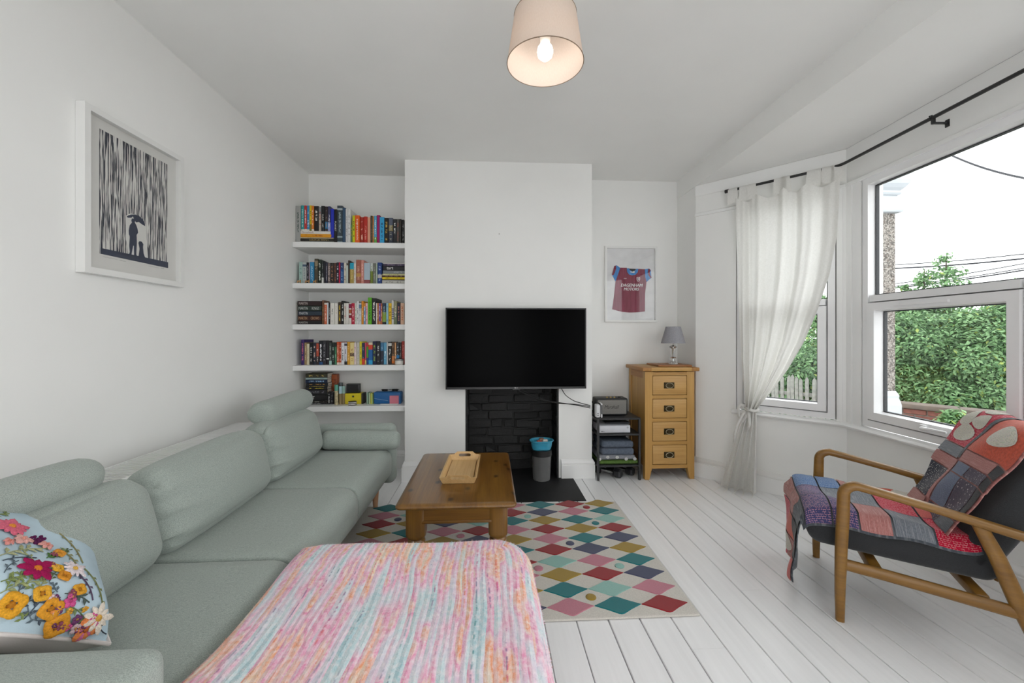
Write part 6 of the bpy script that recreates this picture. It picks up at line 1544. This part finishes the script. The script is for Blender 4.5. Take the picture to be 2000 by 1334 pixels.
# profile in the chair's own frame (x = towards the back, z = height)
SEATP = path_fn(smooth_path([(-.125, 0, .055), (-.128, 0, .22), (-.128, 0, .37), (-.10, 0, .422), (0.0, 0, .424), (.14, 0, .416), (.28, 0, .406), (.40, 0, .398), (.43, 0, .41)]))
BACKP = path_fn(smooth_path([(.345, 0, .405), (.37, 0, .44), (.45, 0, .60), (.545, 0, .775), (.585, 0, .825), (.65, 0, .83), (.69, 0, .79), (.70, 0, .70)]))
def seat_q(u, v, h=0.0):
    """u along from the hanging end, v across (0 near side .. 1 far side)"""
    p = SEATP(u).copy()
    e = max(0.0, (.36 - u) / .36)                       # hanging part narrows and folds
    w0, w1 = .02 + .0 * e, .53
    hang = max(0, .30 - u) / .30
    lo = w0 + hang * .09 ; hi = w1 - hang * .02
    y_ = lo + (hi - lo) * v
    n = Vector((0, 0, 1)) if u > .36 else Vector((-1, 0, 0))
    rip = .006 * math.sin(v * 11 + u * 9) + .004 * math.sin(u * 26 + v * 5)
    p = p + n * (rip + .010 + h)
    if hang > 0: p.x += -.014 * math.sin(v * 9.0 + .6) * hang + .02 * hang * (v - .5)
    # droops over the near edge of the seat
    if u > .36:
        d_ = max(0.0, (SW0 + .03) - y_); p.z -= d_ * 1.0; y_ += d_ * .2
    p.y = y_
    return AW @ p
def back_q(u, v, h=0.0):
    p = BACKP(u).copy(); t = BACKP(min(1, u + .01)) - BACKP(max(0, u - .01)); t.normalize(); n = Vector((-t.z, 0, t.x))
    lo, hi = .055, .49 + .03 * math.sin(u * 3)
    y_ = lo + (hi - lo) * v
    rip = .006 * math.sin(v * 10 + u * 6 + 1) + .004 * math.sin(u * 21 + v * 7)
    p = p + n * (rip + .006 + h); p.y = y_
    p.z -= .03 * max(0, (.12 - v)) * 4 * (1 if u > .3 else .3)
    return AW @ p
def quilt_mat(name, c, kind='plain', c2='c9c2bd', sc=14):
    t = NT('quilt_' + name); t.set(rough=.95, spec=.08, sheen=.25)
    v = t.tc('UV'); s_ = t.sep(v); k = lin(c)
    n = t.noise(t.mapping((30, 30, 1), src=v), 1.0, 4, .6)
    col_ = t.ramp(n, [(.3, tuple(x * .72 for x in k)), (.7, tuple(min(1, x * 1.18) for x in k))])
    bmp = n
    if kind == 'stitch':       # running stitch in rows
        br = t.n.new('ShaderNodeTexBrick'); br.inputs['Scale'].default_value = 1.0; br.inputs['Mortar Size'].default_value = .03; br.inputs['Brick Width'].default_value = .55; br.inputs['Row Height'].default_value = .25
        t.l.new(t.mapping((sc, sc, 1), src=v), br.inputs['Vector'])
        m = t.math('GREATER_THAN', t.noise(t.mapping((sc * 3, sc * 2, 1), src=v), 1.0, 1), .47)
        col_ = t.mix(t.math('MULTIPLY', t.math('MULTIPLY', br.outputs['Fac'], m), .75), col_, lin(c2))
    if kind == 'dot':
        vo = t.n.new('ShaderNodeTexVoronoi'); vo.inputs['Scale'].default_value = sc * 1.0; vo.inputs['Randomness'].default_value = .55; t.l.new(v, vo.inputs['Vector'])
        col_ = t.mix(t.ramp(vo.outputs['Distance'], [(.20, .9), (.28, 0.0)]), col_, lin(c2)); bmp = vo.outputs['Distance']
    if kind == 'stripe':
        w_ = t.noise(t.comb(t.math('MULTIPLY', s_[0], 40), t.math('MULTIPLY', s_[1], 3), 0), 1.0, 2)
        col_ = t.mix(t.ramp(w_, [(.5, 0.0), (.62, .5)]), col_, lin(c2))
    if kind == 'floral':
        f_ = t.noise(t.mapping((14, 14, 1), src=v), 1.0, 3, .6, out='Color')
        f2 = t.noise(t.mapping((26, 20, 1), src=v), 1.0, 3, .7)
        col_ = t.mix(t.ramp(f2, [(.52, 0.0), (.58, .55)]), col_, f_)
        col_ = t.mix(t.ramp(t.noise(t.mapping((22, 22, 1), loc=(4, 2, 0), src=v), 1.0, 3), [(.58, 0.0), (.64, .6)]), col_, lin('6f7f62'))
    t.color(col_); t.bump(bmp, .5, .003); return t.m
Q = {'blue': quilt_mat('blue', '446a9e', 'stitch', 'b9c9d8', 9), 'navy': quilt_mat('navy', '45456e', 'stitch', 'cf9aa4', 6), 'crim': quilt_mat('crimson', 'b51236', 'stitch', 'd9a0a0', 7), 'orange': quilt_mat('rust', 'c0523a'), 'grey': quilt_mat('grey', '6f747c', 'stripe', 'a3a3a6'), 'pink': quilt_mat('dusty_pink', 'a8706c', 'stripe', 'c9a09a'), 'slate': quilt_mat('slate', '4c5158', 'stripe', '85888c'), 'dots': quilt_mat('navy_dots', '1f2436', 'dot', 'dddbd5', 17), 'ind': quilt_mat('indigo', '505a74', 'stitch', 'aab4c4', 16), 'plum': quilt_mat('plum', '453c4c', 'dot', 'c3b9be', 11), 'cream': quilt_mat('cream_floral', 'cfcabd', 'floral'), 'coral': quilt_mat('coral', 'c5605a'), 'black': quilt_mat('black', '222226', 'stripe', '4a4a4e')}
quilt = thing('patchwork_quilt', 'patchwork quilt in reds, blues and greys thrown over the armchair', 'quilt', tuple(AW @ Vector((.2, .27, .42))))
o = obj('quilt_seat_cloth', MB().grid(lambda u, v: seat_q(u, v, -.004), 60, 26), Q['slate'], quilt, smooth=80); m = o.modifiers.new('thickness', 'SOLIDIFY'); m.thickness = .004; m.offset = 0
o = obj('quilt_back_cloth', MB().grid(lambda u, v: back_q(u, v, -.004), 50, 26), Q['pink'], quilt, smooth=80); m = o.modifiers.new('thickness', 'SOLIDIFY'); m.thickness = .004; m.offset = 0
def qpatch(fn, u0, u1, v0, v1, k, h=.004):
    g = .004
    mb = MB().grid(lambda a, b: fn(u0 + g + (u1 - u0 - 2 * g) * a, v0 + g + (v1 - v0 - 2 * g) * b, h), 16, 14)
    obj('patch', mb, Q[k], quilt, smooth=80)
def qleaf(fn, uc, vc, ru, rv, k, rot=0., h=.0062, pow_=.8):
    def f(a, b):
        w_ = 2 * math.pi * a; r_ = b
        x = math.cos(w_) * r_; y = math.sin(w_) * r_ * (1 - .35 * math.cos(w_))
        X_, Y_ = x * math.cos(rot) - y * math.sin(rot), x * math.sin(rot) + y * math.cos(rot)
        return fn(min(1, max(0, uc + ru * X_)), min(.99, max(.01, vc + rv * Y_)), h)
    obj('applique_leaf', MB().grid(f, 20, 5, close_u=True), Q[k], quilt, smooth=80)
# seat: rows run back from the front edge; v=0 near side, v=1 far side
us = [0.0, .14, .30, .385, .50, .60, .72, .86, 1.0]
seat_grid = [('coral', 'pink', 'crim'), ('black', 'orange', 'crim'), ('slate', 'pink', 'pink'), ('navy', 'navy', 'blue'), ('navy', 'grey', 'blue'), ('pink', 'grey', 'pink'), ('grey', 'crim', 'orange'), ('crim', 'coral', 'cream')]
for i, row in enumerate(seat_grid):
    for j, k in enumerate(row): qpatch(seat_q, us[i], us[i + 1], (0, .36, .68)[j], (.36, .68, 1)[j], k)
for a, b, ru, rv, r_ in ((.78, .80, .055, .10, .3), (.70, .86, .05, .08, -.4), (.86, .70, .05, .09, .2), (.88, .90, .045, .07, 0)): qleaf(seat_q, a, b, ru, rv, 'cream', r_)
qleaf(seat_q, .09, .7, .06, .14, 'cream', .3)
# back
back_grid = [(0, .09, [(0, .30, 'slate'), (.30, .57, 'plum'), (.63, 1, 'pink')]), (.09, .31, [(0, .10, 'black'), (.10, .36, 'plum'), (.36, .57, 'ind'), (.64, .98, 'dots')]), (.31, .39, [(0, .10, 'black'), (.10, .36, 'plum'), (.36, .57, 'ind'), (.63, 1, 'pink')]), (.39, .47, [(0, .12, 'black'), (.12, .57, 'pink'), (.63, 1, 'grey')]), (.47, .93, [(0, .565, 'orange'), (.63, 1, 'crim')])]
for u0, u1, cells in back_grid:
    for v0, v1, k in cells: qpatch(back_q, u0, u1, v0, v1, k)
qpatch(back_q, .09, .39, .575, .635, 'pink', .006)
qpatch(back_q, .40, .93, .570, .625, 'slate', .006)
for a, b, ru, rv, r_ in ((.56, .82, .06, .13, .3), (.66, .73, .05, .08, -.3), (.66, .90, .06, .08, .2), (.76, .80, .05, .08, 0)): qleaf(back_q, a, b, ru, rv, 'cream', r_)
qleaf(back_q, .62, .26, .07, .15, 'cream', .4)
# ------------------------------------------------------------------ pendant lamp
PC = at(1064, 125, d=1.5); PR, PZ = .139, 2.172
pc = Vector((.203, 1.487, PZ))
pd = thing('pendant_lamp', 'beige drum pendant shade with a lit bulb under the ceiling', 'lamp', (pc.x, pc.y, ZC - .05))
sm = NT('beige_linen_shade'); sm.set(rough=.9, spec=.1)
n = sm.noise(sm.mapping((700, 700, 60)), 1.0, 2)
cc = sm.ramp(n, [(.3, lin('e0d6cd')), (.7, lin('e9e1d9'))]); sm.color(cc)
tr = sm.n.new('ShaderNodeBsdfTranslucent'); tr.inputs['Color'].default_value = (*lin('ead6c2'), 1)
mx = sm.n.new('ShaderNodeMixShader'); mx.inputs[0].default_value = .35
sm.l.new(sm.b.outputs[0], mx.inputs[1]); sm.l.new(tr.outputs[0], mx.inputs[2]); sm.l.new(mx.outputs[0], sm.out.inputs[0])
obj('lamp_shade', MB().lathe([(PR, 0), (PR * .81, .175), (PR * .81 - .0015, .175), (PR - .0015, 0)], tuple(pc), 64, cap=False), sm.m, pd, smooth=50)
M_RIM = plain('brown_rim_tape', '8a7560', .7)
for z_, r_ in ((0, PR), (.175, PR * .81)): obj('shade_rim', MB().tube([(pc.x + r_ * math.cos(w_), pc.y + r_ * math.sin(w_), pc.z + z_) for w_ in [2 * math.pi * k / 64 for k in range(64)]], .0016, 6, closed=True), M_RIM, pd)
for k in range(3):
    w_ = 2.1 * k + .4; obj('spider_arm', MB().tube([(pc.x + .02 * math.cos(w_), pc.y + .02 * math.sin(w_), pc.z + .15), (pc.x + PR * .815 * math.cos(w_), pc.y + PR * .815 * math.sin(w_), pc.z + .170)], .0015, 5), plain('white_wire', 'dcdcda', .4), pd)
obj('lamp_holder', MB().lathe([(.016, .072), (.019, .085), (.021, .15), (.021, .16), (.014, .185), (.006, .20)], tuple(pc), 18), plain('white_bakelite', 'dedcd6', .4), pd)
obj('flex', MB().tube([(pc.x, pc.y, pc.z + .195), (pc.x, pc.y, ZC - .04)], .0032, 8), plain('white_flex', 'dedcd6', .5), pd)
obj('ceiling_rose', MB().lathe([(.04, -.028), (.046, -.02), (.05, -.002), (.05, 0)], (pc.x, pc.y, ZC), 28), plain('white_bakelite', 'dedcd6', .4), pd)
bu = NT('lit_bulb_glass'); bu.set(col=(1, .95, .88), ecol=(1.0, .92, .85), emit=5.0)
obj('bulb', MB().lathe([(.004, .014), (.015, .017), (.025, .027), (.029, .043), (.026, .058), (.018, .070), (.013, .078)], tuple(pc), 24), bu.m, pd, smooth=60)
# ------------------------------------------------------------------ outside the bay: ground, hedge, trees, wall, porch column, wires
GZ = -.55
t = NT('paving'); t.set(rough=.9); t.color(t.ramp(t.noise(t.tc(), 3, 5), [(.3, lin('85837f')), (.7, lin('9b9995'))]))
tag(obj('ground_outside', MB().box(2.9, 26, -12, 26, GZ - .1, GZ), t.m), kind='structure')
def leaf_mat(name, c):
    t = NT(name); t.set(rough=.55, spec=.3); k = lin(c)
    col_ = t.ramp(t.noise(t.tc(), 6, 2), [(.3, tuple(x * .8 for x in k)), (.7, tuple(min(1, x * 1.2) for x in k))]); t.color(col_)
    tr = t.n.new('ShaderNodeBsdfTranslucent'); t.l.new(col_, tr.inputs['Color'])
    mx = t.n.new('ShaderNodeMixShader'); mx.inputs[0].default_value = .3
    t.l.new(t.b.outputs[0], mx.inputs[1]); t.l.new(tr.outputs[0], mx.inputs[2]); t.l.new(mx.outputs[0], t.out.inputs[0]); return t.m
LEAF = [leaf_mat('leaf_bright', '80a273'), leaf_mat('leaf_mid', '628657'), leaf_mat('leaf_deep', '486744'), leaf_mat('leaf_yellow', '9aab5c')]
M_BARK = plain('grey_bark', '4a4038', .9, var=.2, vs=30, bump=.8, bs=40, bd=.01)
def foliage_mesh(name, lumps, n, size, seed, mats=LEAF, weights=(.37, .37, .23, .03), droop=.3):
    rng = np.random.default_rng(seed)
    L = np.array([[*c, *r] for c, r in lumps]); area = (L[:, 3] * L[:, 5]); pk = rng.choice(len(L), n, p=area / area.sum())
    d = rng.normal(size=(n, 3)); d /= np.linalg.norm(d, axis=1)[:, None]
    rad = 1 - np.abs(rng.normal(0, .16, n))
    P_ = L[pk, :3] + d * L[pk, 3:] * rad[:, None]
    P_ += rng.normal(0, .03, (n, 3))
    nrm = d * .8 + rng.normal(0, .45, (n, 3)) + np.array([0, 0, .5]); nrm /= np.linalg.norm(nrm, axis=1)[:, None]
    a = np.cross(nrm, rng.normal(size=(n, 3))); a /= np.linalg.norm(a, axis=1)[:, None]; a[:, 2] -= droop * .5; b = np.cross(nrm, a)
    s_ = size * rng.uniform(.6, 1.3, n)[:, None]
    V = np.stack([P_ - a * s_, P_ + b * s_ * .42 + nrm * s_ * .12, P_ + a * s_, P_ - b * s_ * .42 + nrm * s_ * .12], 1).reshape(-1, 3)
    me = bpy.data.meshes.new(name); me.vertices.add(4 * n); me.vertices.foreach_set('co', V.ravel())
    me.loops.add(4 * n); me.loops.foreach_set('vertex_index', np.arange(4 * n, dtype=np.int32)); me.polygons.add(n)
    me.polygons.foreach_set('loop_start', np.arange(0, 4 * n, 4, dtype=np.int32)); me.polygons.foreach_set('loop_total', np.full(n, 4, dtype=np.int32))
    me.polygons.foreach_set('material_index', rng.choice(len(weights), n, p=weights).astype(np.int32)); me.update(); me.validate()
    for m_ in mats: me.materials.append(m_)
    return me
def shrub(name, label, px, dist, ztop, wid, n, size, seed, cat='shrub', weights=(.37, .37, .23, .03), group='shrubs beyond the bay window'):
    b_ = at(px, HORIZON, d=dist); base = Vector((b_.x, b_.y, GZ))
    r_ = random.Random(seed); H_ = ztop - GZ
    t = thing(name, label, cat, tuple(base), group=group)
    lumps = [((base.x, base.y, GZ + H_ * .5), (wid * .6, wid * .5, H_ * .48))]
    for k in range(9):
        w_ = r_.uniform(0, 6.28); zz = r_.uniform(.2, .88)
        rr_ = wid * .55 * math.sqrt(max(.1, 1 - (zz * 1.05) ** 3))
        s_ = wid * r_.uniform(.22, .36)
        lumps.append(((base.x + rr_ * math.cos(w_), base.y + rr_ * math.sin(w_), GZ + H_ * zz), (s_, s_, s_ * .8)))
    me = foliage_mesh('foliage', lumps, n, size, seed, weights=weights)
    me.transform(Matrix.Translation(-base)); o = obj('foliage', me, LEAF, t, local=True); o['kind'] = 'stuff'
    mb = MB()
    for k in range(5):
        w_ = r_.uniform(0, 6.28); mb.tube([base + Vector((.05 * math.cos(w_), .05 * math.sin(w_), 0)), base + Vector((wid * .12 * math.cos(w_), wid * .12 * math.sin(w_), H_ * .4)), base + Vector((wid * .3 * math.cos(w_), wid * .3 * math.sin(w_), H_ * .75))], [.03, .022, .008], 6)
    obj('stem', mb, M_BARK, t, smooth=60)
    return t
shrub('garden_shrub', 'dense green shrub filling the left of the big window\'s lower pane', 1775, 6.6, 1.55, 1.25, 70720, .035, 1)
shrub('garden_shrub', 'tall bright green shrub in the middle of the big window', 1905, 6.2, 1.62, 1.3, 81600, .035, 2, weights=(.45, .34, .16, .05))
shrub('garden_shrub', 'dense green shrub at the right edge of the big window', 2040, 5.8, 1.70, 1.3, 70720, .035, 3)
shrub('garden_shrub', 'dark green shrub behind the tied curtain\'s window', 1590, 7.2, 1.05, 1.15, 42000, .034, 4, weights=(.2, .35, .43, .02))
shrub('garden_shrub', 'low green shrub seen past the curtain\'s edge', 1495, 8.0, .7, 1.1, 28000, .034, 5, weights=(.25, .35, .38, .02))
shrub('garden_shrub', 'low leafy shrub leaning over the brick wall', 1862, 4.5, .36, .26, 10000, .034, 6, weights=(.45, .35, .12, .08))
shrub('garden_shrub', 'yellow green shrub tip over the brick wall near the armchair', 1988, 4.05, .30, .26, 9000, .034, 7, weights=(.5, .25, .05, .2))
shrub('garden_shrub', 'pale leafy branch hanging outside the small window', 1615, 9.5, 2.2, .8, 9000, .055, 8, weights=(.5, .4, .02, .08))
# conifer tips above the hedge
def conifer(px, dist, ztop, wid, seed, label):
    b_ = at(px, HORIZON, d=dist); base = Vector((b_.x, b_.y, GZ)); r_ = random.Random(seed); H_ = ztop - GZ
    t = thing('conifer', label, 'tree', tuple(base), group='conifers behind the hedge')
    mb = MB().tube([base, base + Vector((0, 0, H_ * .6)), base + Vector((.03, 0, H_))], [.09, .05, .006], 7); obj('trunk', mb, M_BARK, t, smooth=60)
    lumps = []
    for k in range(46):
        f = r_.uniform(.35, .985); w_ = r_.uniform(0, 6.28); rr_ = wid * (1.02 - f) * r_.uniform(.5, 1.1)
        c = base + Vector((rr_ * .6 * math.cos(w_), rr_ * .6 * math.sin(w_), H_ * f)); s_ = .06 + rr_ * .5
        lumps.append((tuple(c), (s_, s_, s_ * .45)))
    me = foliage_mesh('foliage', lumps, 9000, .045, seed, weights=(.3, .4, .28, .02), droop=-.4)
    me.transform(Matrix.Translation(-base)); o = obj('foliage', me, LEAF, t, local=True); o['kind'] = 'stuff'
conifer(1846, 9.5, 3.08, 2.3, 21, 'pointed conifer rising highest above the hedge')
conifer(1803, 9.8, 2.75, 2.0, 22, 'shorter conifer left of the pointed one')
conifer(1770, 10.0, 2.45, 1.8, 23, 'small conifer top next to the porch column')
conifer(1985, 10.5, 2.65, 1.8, 24, 'sparse tree top at the right edge of the window')
# low brick garden wall
M_BRK = plain('weathered_red_brick', '6b4038', .85, var=.25, vs=20, bump=.6, bs=60, bd=.004)
wa, wb = at(1745, HORIZON, d=5.35), at(2120, HORIZON, d=4.15)
wd_ = (Vector((wb.x, wb.y, 0)) - Vector((wa.x, wa.y, 0))); WL = wd_.length; wang = math.atan2(wd_.y, wd_.x)
gw = thing('garden_wall', 'low weathered brick garden wall below the shrubs', 'wall', (wa.x, wa.y, GZ), wang)
WZ = .32
obj('mortar_core', MB().box(0, WL, -.09, .09, 0, WZ - GZ - .06), plain('grey_mortar', '6f6a64', .95), gw, local=True)
bmh = MB().rbox(-.104, .104, -.105, .105, -.031, .031, .006, 1).mesh('brick', 30); bmh.materials.append(M_BRK)
rw = 0; z = .035
while z < WZ - GZ - .06:
    x = .11 if rw % 2 else 0.0
    while x < WL:
        o = bpy.data.objects.new('brick', bmh); COL.objects.link(o); o.parent = gw; WM[o.name] = WM[gw.name]; o.location = (x, 0, z); x += .22
    rw += 1; z += .074
obj('coping', MB().rbox(-.02, WL + .02, -.13, .13, WZ - GZ - .06, WZ - GZ, .012, 2), plain('grey_coping', '5c524b', .9, var=.15), gw, local=True)
# pebbledashed porch column with a white capital and base
def pebble_mat():
    t = NT('pebbledash'); t.set(rough=.85)
    vo = t.n.new('ShaderNodeTexVoronoi'); vo.inputs['Scale'].default_value = 90; t.l.new(t.tc(), vo.inputs['Vector'])
    s_ = t.sep(vo.outputs['Color']); c = t.ramp(s_[0], [(.1, lin('55504c')), (.4, lin('8f8882')), (.7, lin('a8a29b')), (.9, lin('6a5f58'))])
    t.color(c); t.bump(vo.outputs['Distance'], 1.0, .01); return t.m
pcx = at(1716, HORIZON, d=3.6)
pl = thing('porch_column', 'pebbledashed column with white capital just outside the big window', 'column', (pcx.x, pcx.y, GZ))
hw = .075
obj('shaft', MB().box(pcx.x - hw, pcx.x + hw, pcx.y - hw, pcx.y + hw, .70, 2.23), pebble_mat(), pl, smooth=0)
M_STONE = plain('white_painted_stone', 'b3b8be', .6, var=.04)
def sq_mould(prof, name):
    mb = MB(); V, Fa = [], []
    for r_, z_ in prof: V += [(pcx.x + a * r_, pcx.y + b * r_, z_) for a, b in ((-1, -1), (1, -1), (1, 1), (-1, 1))]
    for i in range(len(prof) - 1): Fa += [(4 * i + k, 4 * i + (k + 1) % 4, 4 * i + 4 + (k + 1) % 4, 4 * i + 4 + k) for k in range(4)]
    Fa += [(0, 1, 2, 3), tuple(4 * (len(prof) - 1) + k for k in (3, 2, 1, 0))]
    obj(name, mb.add(V, Fa), M_STONE, pl, smooth=0)
sq_mould([(.085, 2.23), (.11, 2.235), (.115, 2.25), (.108, 2.265), (.085, 2.275), (.085, 2.38), (.098, 2.385), (.108, 2.40), (.10, 2.42), (.12, 2.44), (.14, 2.47), (.15, 2.50), (.15, 2.56), (.17, 2.60), (.17, 2.8)], 'capital')
sq_mould([(.105, GZ), (.105, .58), (.10, .61), (.092, .64), (.095, .66), (.088, .68), (.078, .70)], 'base_moulding')
# overhead wires
M_WIRE = plain('grey_wire', '15171f', .8)
def wire(p, q, r, label):
    a, b = Vector(p), Vector(q); pts = [a.lerp(b, k / 10) - Vector((0, 0, .10 * math.sin(math.pi * k / 10))) for k in range(11)]
    tag(obj('overhead_wire', MB().tube(pts, r, 5), M_WIRE), label, 'wire', 'overhead wires')
def ends(x0, y0, d0, x1, y1, d1): 
    a, b = at(x0, y0, d=d0), at(x1, y1, d=d1); e = (b - a) * .35; return a - e, b + e
wire(*ends(1864, 300, 8.0, 2000, 340, 6.2), .017, 'thick dark wire crossing the sky in the upper pane')
for i, (y0, y1, dd) in enumerate(((514, 492, 14), (521, 501, 14), (552, 511, 15), (557, 520, 15), (560, 524, 15.5))):
    wire(*ends(1740, y0, dd, 2000, y1, dd * .85), .024 if i in (1, 4) else .016, f'thin overhead wire above the hedge, {["topmost", "second", "third", "fourth", "lowest"][i]} of five')
# neighbouring garden fence palings seen through the small window
fa, fb = at(1470, HORIZON, d=6.4), at(1640, HORIZON, d=5.6)
fd = Vector((fb.x - fa.x, fb.y - fa.y, 0)); FLn = fd.length
fe = thing('paling_fence', 'grey weathered paling fence seen through the small window', 'fence', (fa.x, fa.y, GZ), math.atan2(fd.y, fd.x))
M_PAL = plain('weathered_paling', '75756f', .9, var=.3, vs=15)
pm = MB().prism([(-.022, 0), (.022, 0), (.022, 1.10), (0, 1.14), (-.022, 1.10)], -.008, .008, lambda a, b, h: (a, h, b)).mesh('paling', 0); pm.materials.append(M_PAL)
k = 0; x = 0.03
rp = random.Random(2)
while x < FLn:
    o = bpy.data.objects.new('paling', pm); COL.objects.link(o); o.parent = fe; WM[o.name] = WM[fe.name]; o.location = (x, 0, rp.uniform(-.03, .02)); o.rotation_euler = (0, rp.uniform(-.02, .02), 0); x += .062
for z_ in (.25, .85): obj('fence_rail', MB().box(0, FLn, .009, .035, z_, z_ + .05), M_PAL, fe, local=True, smooth=0)
